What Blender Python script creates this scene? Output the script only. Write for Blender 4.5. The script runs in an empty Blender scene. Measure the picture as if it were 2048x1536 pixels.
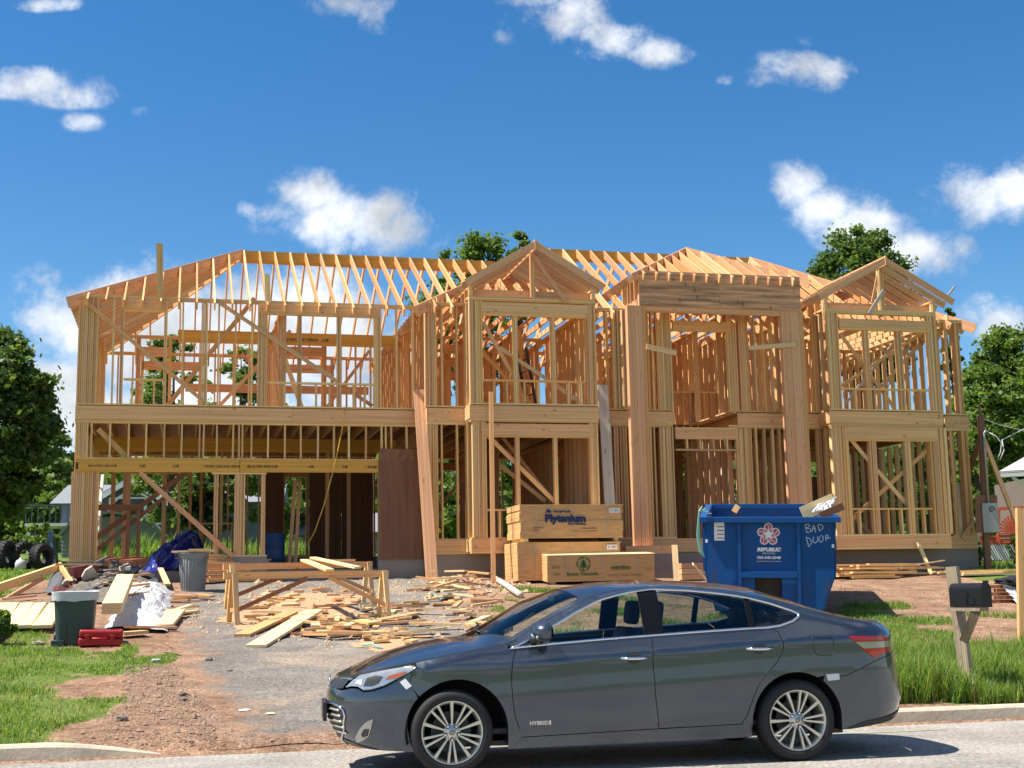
import bpy, bmesh, math, random
import numpy as np
from mathutils import Vector, Matrix, geometry, noise as mnoise
R = math.radians
SC = bpy.context.scene
COL = SC.collection
# ------------------------------------------------------------------ camera
CAMH = 1.45; FPX = 2650.0; PITCH = R(8.78); ROLL = R(1.01); HYAW = R(13.95)
def ray(px, py):
    U = (px-1024)/FPX; V = (768-py)/FPX
    x = U*math.cos(ROLL)+V*math.sin(ROLL); zc = -U*math.sin(ROLL)+V*math.cos(ROLL)
    return Vector((x, math.cos(PITCH)-zc*math.sin(PITCH), math.sin(PITCH)+zc*math.cos(PITCH)))
CAM0 = Vector((0, 0, CAMH))
cd = bpy.data.cameras.new('camera'); cam = bpy.data.objects.new('camera', cd); COL.objects.link(cam)
cd.sensor_width = 36; cd.lens = FPX/2048*36; cd.clip_end = 5000; cd.clip_start = .05
cr, sr, cp, sp = math.cos(ROLL), math.sin(ROLL), math.cos(PITCH), math.sin(PITCH)
cam.matrix_world = Matrix(((cr, sr, 0, 0), (sr*sp, -cr*sp, -cp, 0), (-sr*cp, cr*cp, -sp, CAMH), (0, 0, 0, 1)))
SC.camera = cam
# ------------------------------------------------------------------ light
SUN_EL = R(60); SH = R(12)                 # shadows run right and slightly away
sun_dir = Vector((-math.cos(SH)*math.cos(SUN_EL), -math.sin(SH)*math.cos(SUN_EL), math.sin(SUN_EL)))
sl = bpy.data.lights.new('sun', 'SUN'); sl.energy = 4.6; sl.angle = R(.5); sl.color = (1, .95, .86)
so = bpy.data.objects.new('sun', sl); COL.objects.link(so)
so.rotation_euler = sun_dir.to_track_quat('Z', 'Y').to_euler()
SC.view_settings.view_transform = 'Standard'; SC.view_settings.look = 'None'
SC.view_settings.exposure = 1.0; SC.view_settings.gamma = 1; SC.view_settings.use_curve_mapping = False
W = bpy.data.worlds.new('World'); SC.world = W; W.use_nodes = True
wn, wl = W.node_tree.nodes, W.node_tree.links
wn.clear()
def N(t, **k):
    n = wn.new(t)
    for a, b in k.items(): setattr(n, a, b)
    return n
def wire(v, sock):
    if isinstance(v, (int, float)): sock.default_value = v
    elif isinstance(v, (tuple, list, Vector)): sock.default_value = v
    else: wl.new(v, sock)
def WM(op, a, b=0.0, c=None):
    n = N('ShaderNodeMath', operation=op); wire(a, n.inputs[0]); wire(b, n.inputs[1])
    if c is not None: wire(c, n.inputs[2])
    return n.outputs[0]
def WDOT(a, v):
    n = N('ShaderNodeVectorMath', operation='DOT_PRODUCT'); wl.new(a, n.inputs[0]); n.inputs[1].default_value = v
    return n.outputs['Value']
out = N('ShaderNodeOutputWorld'); bg = N('ShaderNodeBackground'); wl.new(bg.outputs[0], out.inputs[0])
sky = N('ShaderNodeTexSky', sky_type='NISHITA'); sky.sun_disc = False
sky.sun_elevation = SUN_EL; sky.sun_rotation = math.atan2(sun_dir.x, sun_dir.y)
sky.altitude = 100; sky.air_density = 1.0; sky.dust_density = .25; sky.ozone_density = 3.0
bg.inputs[1].default_value = .11
tc = N('ShaderNodeTexCoord'); D = tc.outputs['Generated']
# clouds: soft blobs at their own directions, broken up by fractal noise
CLOUDS = [ # direction through photo pixel, half-size in pixels, weight
 (700,440,150,60,1.0),(610,390,75,50,1.0),(560,420,60,35,.8),(800,460,110,55,.9),(500,418,30,18,.6),(880,480,70,40,.6),
 (60,165,105,30,.6),(150,190,85,26,.56),(185,175,50,30,.5),(165,245,45,22,.4),(285,222,34,16,.22),
 (715,8,90,26,.5),(745,40,34,40,.45),
 (1130,40,110,48,.85),(1230,75,80,40,.8),(1310,105,70,34,.8),(1180,60,60,50,.7),(1005,75,40,22,.4),(1080,5,80,20,.6),
 (1600,140,90,38,.66),(1655,145,50,32,.66),(1625,75,50,24,.42),(1545,160,50,22,.5),(1450,158,26,14,.35),
 (1600,375,70,50,1.0),(1650,410,75,55,1.0),(1720,450,95,50,.95),(1830,505,95,45,.95),(1880,520,50,50,.8),(1640,450,60,40,.6),
 (1960,390,105,55,.95),(2020,380,70,55,.95),(1900,400,40,20,.5),
 (95,640,75,45,1.0),(150,600,60,30,.8),(40,630,40,18,.6),(110,760,90,70,1.0),(60,700,60,40,.7),(20,690,70,30,.7),
 (300,680,230,120,1.35),(480,700,240,130,1.4),(640,690,190,130,1.35),(380,830,280,90,1.3),(180,830,120,80,1.2),(820,720,150,90,1.0),(60,880,120,60,1.1),
 (2010,640,90,40,.75),(1960,600,40,22,.4),(90,8,70,14,.6)]
field = None
camm = cam.matrix_world.to_3x3(); cx, cy = camm.col[0], camm.col[1]
for (px, py, rx, ry, wgt) in CLOUDS:
    c = ray(px, py).normalized(); r_ = (cx - c*cx.dot(c)).normalized(); u_ = c.cross(r_)*-1
    if u_.z < 0: u_ = -u_
    a = WDOT(D, r_*(FPX/rx)); b = WDOT(D, u_*(FPX/ry)); fr = WDOT(D, c)
    q = WM('ADD', WM('MULTIPLY', a, a), WM('MULTIPLY', b, b))
    q = WM('ADD', q, WM('MULTIPLY', WM('LESS_THAN', fr, 0.5), 99.0))
    v = WM('MULTIPLY', WM('POWER', 2.718, WM('MULTIPLY', q, -1.0)), wgt)
    field = v if field is None else WM('MAXIMUM', field, v)
def fbm(scale, detail, rough, vec=D, dist=0.0):
    n = N('ShaderNodeTexNoise'); n.inputs['Scale'].default_value = scale; n.inputs['Detail'].default_value = detail
    n.inputs['Roughness'].default_value = rough; n.inputs['Distortion'].default_value = dist; wl.new(vec, n.inputs['Vector']); return n.outputs['Fac']
axis = ray(1024, 768).normalized()
far = N('ShaderNodeMapRange'); far.inputs['From Min'].default_value = .86; far.inputs['From Max'].default_value = .72
wl.new(WDOT(D, axis), far.inputs['Value'])
el = N('ShaderNodeMapRange'); el.inputs['From Min'].default_value = -.02; el.inputs['From Max'].default_value = .05
wl.new(WDOT(D, (0, 0, 1)), el.inputs['Value'])
gen = WM('MULTIPLY', WM('MULTIPLY', WM('SUBTRACT', fbm(3.2, 2, .5), .46), 5.0), WM('MULTIPLY', far.outputs[0], el.outputs[0]))
field = WM('MAXIMUM', field, gen)
n1 = fbm(20, 12, .64, dist=.15)
raw = WM('ADD', WM('MULTIPLY', field, 1.15), WM('MULTIPLY', WM('SUBTRACT', n1, .5), 2.9))
dens = N('ShaderNodeMapRange', interpolation_type='SMOOTHSTEP')
dens.inputs['From Min'].default_value = .20; dens.inputs['From Max'].default_value = 1.2
wl.new(WM('MULTIPLY', raw, WM('MINIMUM', WM('MULTIPLY', field, 4.0), 1.0)), dens.inputs['Value'])
# a deeper blue than the bare model, as the phone camera records it
hsv = N('ShaderNodeHueSaturation'); hsv.inputs['Saturation'].default_value = 1.34; hsv.inputs['Value'].default_value = .67
wl.new(sky.outputs[0], hsv.inputs['Color'])
cv = N('ShaderNodeMapRange'); cv.inputs['From Min'].default_value = .35; cv.inputs['From Max'].default_value = .62
cv.inputs['To Min'].default_value = 3.1; cv.inputs['To Max'].default_value = 5.2
wl.new(fbm(17, 5, .55), cv.inputs['Value'])
cc = N('ShaderNodeCombineColor'); wl.new(WM('MULTIPLY', cv.outputs[0], .93), cc.inputs[0]); wl.new(WM('MULTIPLY', cv.outputs[0], .975), cc.inputs[1]); wl.new(WM('MULTIPLY', cv.outputs[0], 1.04), cc.inputs[2])
mx = N('ShaderNodeMix', data_type='RGBA'); wl.new(dens.outputs[0], mx.inputs[0]); wl.new(hsv.outputs[0], mx.inputs[6]); wl.new(cc.outputs[0], mx.inputs[7])
wl.new(mx.outputs[2], bg.inputs[0])
# ------------------------------------------------------------------ helpers
RND = random.Random(7)
def tag(o, label=None, cat=None, group=None, kind=None):
    if label: o['label'] = label
    if cat: o['category'] = cat
    if group: o['group'] = group
    if kind: o['kind'] = kind
    return o
def empty(name, loc=(0, 0, 0), rz=0.0, label=None, cat=None, group=None, parent=None):
    o = bpy.data.objects.new(name, None); COL.objects.link(o); o.location = loc; o.rotation_euler = (0, 0, rz)
    o.empty_display_size = .1
    if parent: o.parent = parent
    return tag(o, label, cat, group)
def mesh_obj(name, verts, faces, mat=None, parent=None, smooth=False):
    me = bpy.data.meshes.new(name); me.from_pydata([tuple(v) for v in verts], [], faces); me.update()
    if mat: me.materials.append(mat)
    if smooth: me.polygons.foreach_set('use_smooth', [True]*len(me.polygons))
    o = bpy.data.objects.new(name, me); COL.objects.link(o)
    if parent: o.parent = parent
    return o
def bm_obj(name, bm, mat=None, parent=None, smooth=False, recalc=True):
    if recalc: bmesh.ops.recalc_face_normals(bm, faces=bm.faces[:])
    me = bpy.data.meshes.new(name); bm.to_mesh(me); bm.free()
    if mat:
        for m in (mat if isinstance(mat, (list, tuple)) else [mat]): me.materials.append(m)
    if smooth: me.polygons.foreach_set('use_smooth', [True]*len(me.polygons))
    o = bpy.data.objects.new(name, me); COL.objects.link(o)
    if parent: o.parent = parent
    return o
_unit = {}
def unit_mesh(mat, bev=0.0):
    k = (mat.name, bev)
    if k not in _unit:
        bm = bmesh.new(); bmesh.ops.create_cube(bm, size=1)
        me = bpy.data.meshes.new('lumber'); bm.to_mesh(me); bm.free(); me.materials.append(mat); _unit[k] = me
    return _unit[k]
def beam(name, p0, p1, w, d, mat, parent=None, wdir=(1, 0, 0)):
    """box from p0 to p1 (local z), w along wdir, d across"""
    p0, p1 = Vector(p0), Vector(p1); z = p1-p0; L = z.length; z.normalize()
    x = Vector(wdir); x = (x - z*x.dot(z))
    if x.length < 1e-4: x = Vector((0, 1, 0)) - z*z.y
    x.normalize(); y = z.cross(x)
    o = bpy.data.objects.new(name, unit_mesh(mat)); COL.objects.link(o)
    if parent: o.parent = parent
    m = Matrix((x, y, z)).transposed()
    o.rotation_euler = m.to_euler(); o.location = (p0+p1)/2; o.scale = (w, d, L)
    return o
def abox(name, lo, hi, mat, parent=None):
    """axis-aligned box, grain along its longest side"""
    lo, hi = Vector(lo), Vector(hi); s = hi-lo; c = (lo+hi)/2
    ax = max(range(3), key=lambda i: s[i])
    e = Vector((0, 0, 0)); e[ax] = s[ax]/2
    wi = (ax+1) % 3; wd = Vector((0, 0, 0)); wd[wi] = 1
    di = 3-ax-wi
    return beam(name, c-e, c+e, s[wi], s[di], mat, parent, wd)
def bm_box(bm, lo, hi, M=None):
    vs = [bm.verts.new((M @ Vector(p)) if M else p) for p in
          [(x, y, z) for x in (lo[0], hi[0]) for y in (lo[1], hi[1]) for z in (lo[2], hi[2])]]
    fs = [(0,1,3,2),(4,6,7,5),(0,4,5,1),(2,3,7,6),(0,2,6,4),(1,5,7,3)]
    return [bm.faces.new([vs[i] for i in f]) for f in fs]
def bm_tube(bm, pts, r, n=8, cap=True, closed=False):
    pts = [Vector(p) for p in pts]; rings = []; m = len(pts)
    rr = r if isinstance(r, (list, tuple)) else [r]*m
    ref = None
    for i, p in enumerate(pts):
        if closed: t = pts[(i+1) % m]-pts[i-1]
        else: t = pts[min(i+1, m-1)]-pts[max(i-1, 0)]
        t.normalize()
        if ref is None: ref = Vector((0, 0, 1)) if abs(t.z) < .9 else Vector((1, 0, 0))
        a = t.cross(ref)
        if a.length < 1e-5: a = t.orthogonal()
        a.normalize(); b = t.cross(a).normalized(); ref = -b if False else a.cross(t)
        rings.append([bm.verts.new(p+(a*math.cos(k*2*math.pi/n)+b*math.sin(k*2*math.pi/n))*rr[i]) for k in range(n)])
    for i in range(m if closed else m-1):
        A, B = rings[i], rings[(i+1) % m]
        for k in range(n): bm.faces.new((A[k], A[(k+1) % n], B[(k+1) % n], B[k]))
    if cap and not closed:
        bm.faces.new(rings[0][::-1]); bm.faces.new(rings[-1])
def tube(name, pts, r, mat, parent=None, n=8, closed=False):
    bm = bmesh.new(); bm_tube(bm, pts, r, n, True, closed); return bm_obj(name, bm, mat, parent, smooth=True)
def bm_lathe(bm, prof, n=24, M=None, sx=1.0, sy=1.0):
    rings = []
    for (r, z) in prof:
        if r < 1e-5:
            p = Vector((0, 0, z)); rings.append([bm.verts.new(M @ p if M else p)])
        else:
            ring = []
            for k in range(n):
                p = Vector((r*sx*math.cos(2*math.pi*k/n), r*sy*math.sin(2*math.pi*k/n), z)); ring.append(bm.verts.new(M @ p if M else p))
            rings.append(ring)
    for A, B in zip(rings, rings[1:]):
        for k in range(n):
            a = [A[k % len(A)], A[(k+1) % len(A)], B[(k+1) % len(B)], B[k % len(B)]]
            u = []
            for q in a:
                if q not in u: u.append(q)
            if len(u) > 2: bm.faces.new(u)
def copy_tree(o, parent=None):
    c = o.copy(); COL.objects.link(c)
    if parent: c.parent = parent
    for ch in list(o.children): copy_tree(ch, c)
    return c
_fonts = {}
def text(name, body, size, mat, parent, M, extrude=.001, align='CENTER', shear=0.0, bold=0.0, sx=1.0):
    cu = bpy.data.curves.new(name, 'FONT'); cu.body = body; cu.size = size; cu.align_x = align; cu.align_y = 'CENTER'
    cu.extrude = extrude; cu.shear = shear; cu.offset = bold; cu.resolution_u = 3
    t = bpy.data.objects.new(name, cu); COL.objects.link(t)
    dg = bpy.context.evaluated_depsgraph_get(); dg.update()
    me = bpy.data.meshes.new_from_object(t.evaluated_get(dg)); me.name = name
    bpy.data.objects.remove(t); bpy.data.curves.remove(cu)
    me.materials.clear(); me.materials.append(mat)
    o = bpy.data.objects.new(name, me); COL.objects.link(o)
    if parent: o.parent = parent
    o.matrix_local = M @ Matrix.Diagonal((sx, 1, 1, 1))
    return o
# ------------------------------------------------------------------ materials
def new_mat(name):
    m = bpy.data.materials.new(name); m.use_nodes = True; nt = m.node_tree
    return m, nt, nt.nodes, nt.links, nt.nodes['Principled BSDF']
def ramp(nt, stops):
    r = nt.nodes.new('ShaderNodeValToRGB'); e = r.color_ramp.elements
    while len(e) < len(stops): e.new(.5)
    for el_, (p, c) in zip(e, stops): el_.position = p; el_.color = (c[0], c[1], c[2], 1)
    return r
def tex(nt, scale, detail=4, rough=.55, vec=None, mapscale=None, coord='Object'):
    tcn = nt.nodes.new('ShaderNodeTexCoord'); v = tcn.outputs[coord]
    if coord == 'Position': pass
    if mapscale:
        mp = nt.nodes.new('ShaderNodeMapping'); mp.inputs['Scale'].default_value = mapscale; nt.links.new(v, mp.inputs[0]); v = mp.outputs[0]
    if vec is not None: v = vec
    n = nt.nodes.new('ShaderNodeTexNoise'); n.inputs['Scale'].default_value = scale; n.inputs['Detail'].default_value = detail; n.inputs['Roughness'].default_value = rough
    nt.links.new(v, n.inputs['Vector']); return n
def mixc(nt, fac, a, b, mode='MIX'):
    m = nt.nodes.new('ShaderNodeMix'); m.data_type = 'RGBA'; m.blend_type = mode
    for s, v in ((0, fac), (6, a), (7, b)):
        if isinstance(v, (int, float)): m.inputs[s].default_value = v
        elif isinstance(v, (tuple, list)): m.inputs[s].default_value = (v[0], v[1], v[2], 1)
        else: nt.links.new(v, m.inputs[s])
    return m.outputs[2]
def bump(nt, h, strength=.3, dist=.01):
    b = nt.nodes.new('ShaderNodeBump'); b.inputs['Strength'].default_value = strength; b.inputs['Distance'].default_value = dist
    nt.links.new(h, b.inputs['Height']); return b.outputs[0]
def plain(name, col, rough=.6, metal=0.0, var=.12, vscale=6, spec=.4, bmp=0.0):
    m, nt, ns, ls, b = new_mat(name)
    n = tex(nt, vscale, 5)
    c = mixc(nt, n.outputs['Fac'], tuple(x*(1-var) for x in col), tuple(min(1, x*(1+var)) for x in col))
    ls.new(c, b.inputs['Base Color']); b.inputs['Roughness'].default_value = rough; b.inputs['Metallic'].default_value = metal
    b.inputs['Specular IOR Level'].default_value = spec
    if bmp:
        n2 = tex(nt, vscale*6, 5); ls.new(bump(nt, n2.outputs['Fac'], bmp), b.inputs['Normal'])
    return m
def wood(name, cols, rough=.65, grain=.35, knots=True):
    """lumber: colour differs from piece to piece, grain runs along local z"""
    m, nt, ns, ls, b = new_mat(name)
    oi = ns.new('ShaderNodeObjectInfo')
    rp = ramp(nt, [(i/(len(cols)-1), c) for i, c in enumerate(cols)]); ls.new(oi.outputs['Random'], rp.inputs[0])
    tcn = ns.new('ShaderNodeTexCoord'); add = ns.new('ShaderNodeVectorMath'); add.operation = 'ADD'
    mul = ns.new('ShaderNodeMath'); mul.operation = 'MULTIPLY'; mul.inputs[1].default_value = 91.7; ls.new(oi.outputs['Random'], mul.inputs[0])
    cmb = ns.new('ShaderNodeCombineXYZ'); [ls.new(mul.outputs[0], cmb.inputs[i]) for i in range(3)]
    ls.new(tcn.outputs['Object'], add.inputs[0]); ls.new(cmb.outputs[0], add.inputs[1])
    mp = ns.new('ShaderNodeMapping'); mp.inputs['Scale'].default_value = (9, 9, 1.3); ls.new(add.outputs[0], mp.inputs[0])
    g = tex(nt, 1.0, 6, .6, vec=mp.outputs[0])
    gr = ns.new('ShaderNodeMapRange'); gr.inputs['From Min'].default_value = .3; gr.inputs['From Max'].default_value = .7; gr.inputs['To Min'].default_value = 1-grain; gr.inputs['To Max'].default_value = 1+grain*.55
    ls.new(g.outputs['Fac'], gr.inputs[0])
    cg = ns.new('ShaderNodeCombineColor'); [ls.new(gr.outputs[0], cg.inputs[i]) for i in range(3)]
    col = mixc(nt, 1.0, rp.outputs[0], cg.outputs[0], 'MULTIPLY')
    if knots:
        mp2 = ns.new('ShaderNodeMapping'); mp2.inputs['Scale'].default_value = (1.6, 1.6, 9); ls.new(add.outputs[0], mp2.inputs[0])
        v = ns.new('ShaderNodeTexVoronoi'); v.inputs['Scale'].default_value = 1.0; ls.new(mp2.outputs[0], v.inputs['Vector'])
        kr = ns.new('ShaderNodeMapRange'); kr.inputs['From Min'].default_value = .10; kr.inputs['From Max'].default_value = .17; kr.inputs['To Min'].default_value = .55; kr.inputs['To Max'].default_value = 0
        ls.new(v.outputs['Distance'], kr.inputs[0]); col = mixc(nt, kr.outputs[0], col, (.16, .08, .035))
    ls.new(col, b.inputs['Base Color']); b.inputs['Roughness'].default_value = rough; b.inputs['Specular IOR Level'].default_value = .25
    ls.new(bump(nt, g.outputs['Fac'], .25, .003), b.inputs['Normal'])
    return m
M_FIR = wood('fir_lumber', [(.72,.38,.155),(.77,.46,.21),(.66,.33,.13),(.58,.33,.17),(.82,.56,.29),(.68,.345,.155)])
M_RED = wood('reddish_fir_lumber', [(.70,.36,.185),(.75,.43,.235),(.64,.325,.17)])
M_TAN = wood('weathered_fir_lumber', [(.80,.49,.18),(.84,.565,.235),(.73,.42,.145),(.60,.40,.20),(.88,.65,.32),(.76,.44,.19)])
M_RIM = wood('rim_board_lumber', [(.75,.46,.215),(.76,.43,.21),(.70,.42,.205)], grain=.28)
M_LVL = wood('laminated_veneer_lumber', [(.64,.34,.065),(.68,.375,.08)], grain=.25, knots=False)
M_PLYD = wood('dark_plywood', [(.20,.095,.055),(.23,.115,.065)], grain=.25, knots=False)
M_PLY = wood('plywood', [(.60,.33,.18),(.63,.35,.19)], grain=.7)
M_SUB = plain('subfloor_panel', (.42,.27,.14), .8)
M_GREYW = wood('grey_weathered_wood', [(.50,.45,.38),(.55,.50,.43)], grain=.25)
M_PALE = wood('pale_pine_board', [(.74,.55,.30),(.78,.60,.33),(.70,.50,.26)], grain=.16, knots=False)
M_DARKW = wood('brown_stained_wood', [(.23,.10,.05),(.28,.13,.065)])
M_CONC = plain('concrete', (.25,.22,.19), .9, var=.25, vscale=3, bmp=.2)
M_INK = plain('black_ink', (.02,.018,.015), .6)
M_BLACKP = plain('black_plastic', (.022,.022,.024), .45)
M_RUBBER = plain('tyre_rubber', (.016,.016,.017), .75, bmp=.1)
M_STEEL = plain('galvanised_steel', (.30,.30,.30), .5, metal=.6)
M_WHITE = plain('white_paint', (.78,.78,.76), .5, var=.05)
# ------------------------------------------------------------------ terrain
def flat_hit(px, py, z=0.0):
    d = ray(px, py); return CAM0 + d*((z-CAMH)/d.z)
CA, CB = flat_hit(0, 1527), flat_hit(1920, 1444)        # foot of the kerb
RD = (CB-CA).normalized(); RYAW = math.atan2(RD.y, RD.x); RN = Vector((-RD.y, RD.x, 0))
def road_tw(x, y):
    return (x-CA.x)*RD.x+(y-CA.y)*RD.y, (x-CA.x)*RN.x+(y-CA.y)*RN.y
def from_tw(t, w, z=0.0):
    return Vector((CA.x+RD.x*t+RN.x*w, CA.y+RD.y*t+RN.y*w, z))
def prof(w):
    if w <= 0: return -.03
    if w < .2: return .02+.1*w/.2
    if w < 18: return .12+.0885*(w-.2)
    z = .12+.0885*17.8
    if w < 60: return z+.047*(w-18)
    return z+.047*42+.004*(w-60)
def hdrop(t, w):
    """driveway mouth: no kerb step"""
    return 0.0
def GZ(x, y):
    t, w = road_tw(x, y); z = prof(w)
    if w > .25:
        k = min(1, (w-.25)/1.5)
        z += k*(.05*mnoise.noise(Vector((x*.25, y*.25, 3)))+.022*mnoise.noise(Vector((x*.9, y*.9, 9)))+.008*mnoise.noise(Vector((x*3, y*3, 1))))
    return z
def gp(px, py, dz=0.0):
    """point of the ground seen through a photo pixel"""
    d = ray(px, py); lo = 3.0; t = lo
    while t < 400:
        p = CAM0+d*t
        if p.z < GZ(p.x, p.y)+dz: break
        t += .15
    a, b_ = t-.15, t
    for _ in range(20):
        m = (a+b_)/2; p = CAM0+d*m
        if p.z < GZ(p.x, p.y)+dz: b_ = m
        else: a = m
    return CAM0+d*b_
def inpoly(x, y, P):
    c = False; j = len(P)-1
    for i in range(len(P)):
        if (P[i][1] > y) != (P[j][1] > y) and x < (P[j][0]-P[i][0])*(y-P[i][1])/(P[j][1]-P[i][1])+P[i][0]: c = not c
        j = i
    return c
# ground sheet: fine near the camera, coarse to the horizon
ts = list(np.arange(-9, 21, .22)); ws = list(np.arange(-.6, 24, .22))
tl = [-1500,-800,-400,-220,-140,-100,-75,-60,-48,-38,-30,-25,-20,-16,-12.5]+ts+[22,24,27,31,36,42,50,60,75,95,120,160,250,450,900,1500]
wl_ = [-1200,-500,-200,-80,-40,-25,-14,-10.5,-8,-5,-2.5,-1.2]+ws+[25,27,29.5,32,35,38,42,46,50,55,60,68,78,90,110,140,190,260,400,700,1200,2000]
gv, gf = [], []
for w_ in wl_:
    for t_ in tl:
        p = from_tw(t_, w_); gv.append((p.x, p.y, GZ(p.x, p.y)))
nT = len(tl)
for j in range(len(wl_)-1):
    for i in range(nT-1): gf.append((j*nT+i, j*nT+i+1, (j+1)*nT+i+1, (j+1)*nT+i))
m, nt, ns, ls, b = new_mat('lawn_and_dirt')
geo = ns.new('ShaderNodeNewGeometry'); P_ = geo.outputs['Position']
nA = tex(nt, .28, 5, .6, vec=P_); nB = tex(nt, 2.2, 6, .65, vec=P_); nC = tex(nt, 26, 5, .7, vec=P_)
def dirt_color(nt, P_):
    ns, ls = nt.nodes, nt.links; nC = tex(nt, 30, 5, .75, vec=P_); nD = tex(nt, 1.7, 6, .65, vec=P_); nE = tex(nt, 9, 5, .7, vec=P_)
    d = ramp(nt, [(.28, (.10,.06,.042)), (.5, (.27,.175,.12)), (.72, (.47,.36,.27))]); ls.new(nC.outputs['Fac'], d.inputs[0])
    k = ramp(nt, [(.3, (.62,.55,.50)), (.5, (1,.97,.93)), (.7, (1.35,1.28,1.18))]); ls.new(nD.outputs['Fac'], k.inputs[0])
    k2 = ramp(nt, [(.35, (.75,.66,.6)), (.6, (1.12,1.1,1.08))]); ls.new(nE.outputs['Fac'], k2.inputs[0])
    return mixc(nt, 1, mixc(nt, 1, d.outputs[0], k.outputs[0], 'MULTIPLY'), k2.outputs[0], 'MULTIPLY')
dirt = dirt_color(nt, P_)
gras = ramp(nt, [(.3, (.07,.10,.02)), (.55, (.13,.18,.04)), (.75, (.26,.24,.10))]); ls.new(nC.outputs['Fac'], gras.inputs[0])
sepn = ns.new('ShaderNodeAttribute'); sepn.attribute_name = 'grassy'
add = ns.new('ShaderNodeMath'); add.operation = 'MULTIPLY_ADD'; ls.new(nB.outputs['Fac'], add.inputs[0]); add.inputs[1].default_value = .8; ls.new(sepn.outputs['Fac'], add.inputs[2])
mr = ns.new('ShaderNodeMapRange'); mr.inputs['From Min'].default_value = .72; mr.inputs['From Max'].default_value = 1.02; ls.new(add.outputs[0], mr.inputs[0])
ls.new(mixc(nt, mr.outputs[0], dirt, gras.outputs[0]), b.inputs['Base Color'])
b.inputs['Roughness'].default_value = .95; b.inputs['Specular IOR Level'].default_value = .1
ls.new(bump(nt, nC.outputs['Fac'], .8, .03), b.inputs['Normal'])
M_GROUND = m
# where grass grows, as outlines on the ground
def gpoly(pts): return [(lambda q: (q.x, q.y))(gp(*p)) for p in pts]
LAWN_L = [gpoly([(-400,1530),(-400,1240),(60,1255),(140,1300),(200,1310),(265,1290),(280,1300),(235,1330),(120,1345),(110,1375),(180,1400),(250,1395),(160,1440),(170,1495),(0,1495)]),
          gpoly([(140,1345),(230,1320),(340,1300),(345,1325),(250,1355),(165,1362)])]
LAWN_R = [gpoly([(1660,1412),(1620,1330),(1640,1240),(1700,1215),(1800,1245),(1900,1290),(2048,1300),(2500,1300),(2600,1390)])]
LAWN_B = [gpoly([(-500,1210),(-500,1130),(105,1120),(130,1140),(70,1165),(0,1200)]), gpoly([(1940,1145),(1965,1118),(2200,1118),(2300,1150)])]
SIDE_L = [gpoly([(60,1215),(180,1180),(240,1180),(230,1205),(100,1240)])]
def wob(x, y): return x+.55*mnoise.noise(Vector((x*.9, y*.9, 21)))+.2*mnoise.noise(Vector((x*3.5, y*3.5, 4))), y+.55*mnoise.noise(Vector((x*.9, y*.9, 51)))+.2*mnoise.noise(Vector((x*3.5, y*3.5, 8)))
def grass_w(x, y):
    x, y = wob(x, y)
    for P in LAWN_L:
        if inpoly(x, y, P): return .9
    for P in LAWN_R+LAWN_B:
        if inpoly(x, y, P): return .85
    t, w = road_tw(x, y)
    if w > 33 or w < -9.5: return .8
    if (t > 19.5 or t < -5) and w > .3: return .8
    return 0.0
me = bpy.data.meshes.new('ground'); me.from_pydata(gv, [], gf); me.update(); me.materials.append(M_GROUND)
at = me.attributes.new('grassy', 'FLOAT', 'POINT'); at.data.foreach_set('value', [grass_w(v[0], v[1]) for v in gv])
me.polygons.foreach_set('use_smooth', [True]*len(me.polygons))
ground = bpy.data.objects.new('ground', me); COL.objects.link(ground); tag(ground, 'patchy lawn and reddish bare dirt around the building site', kind='structure')
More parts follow.
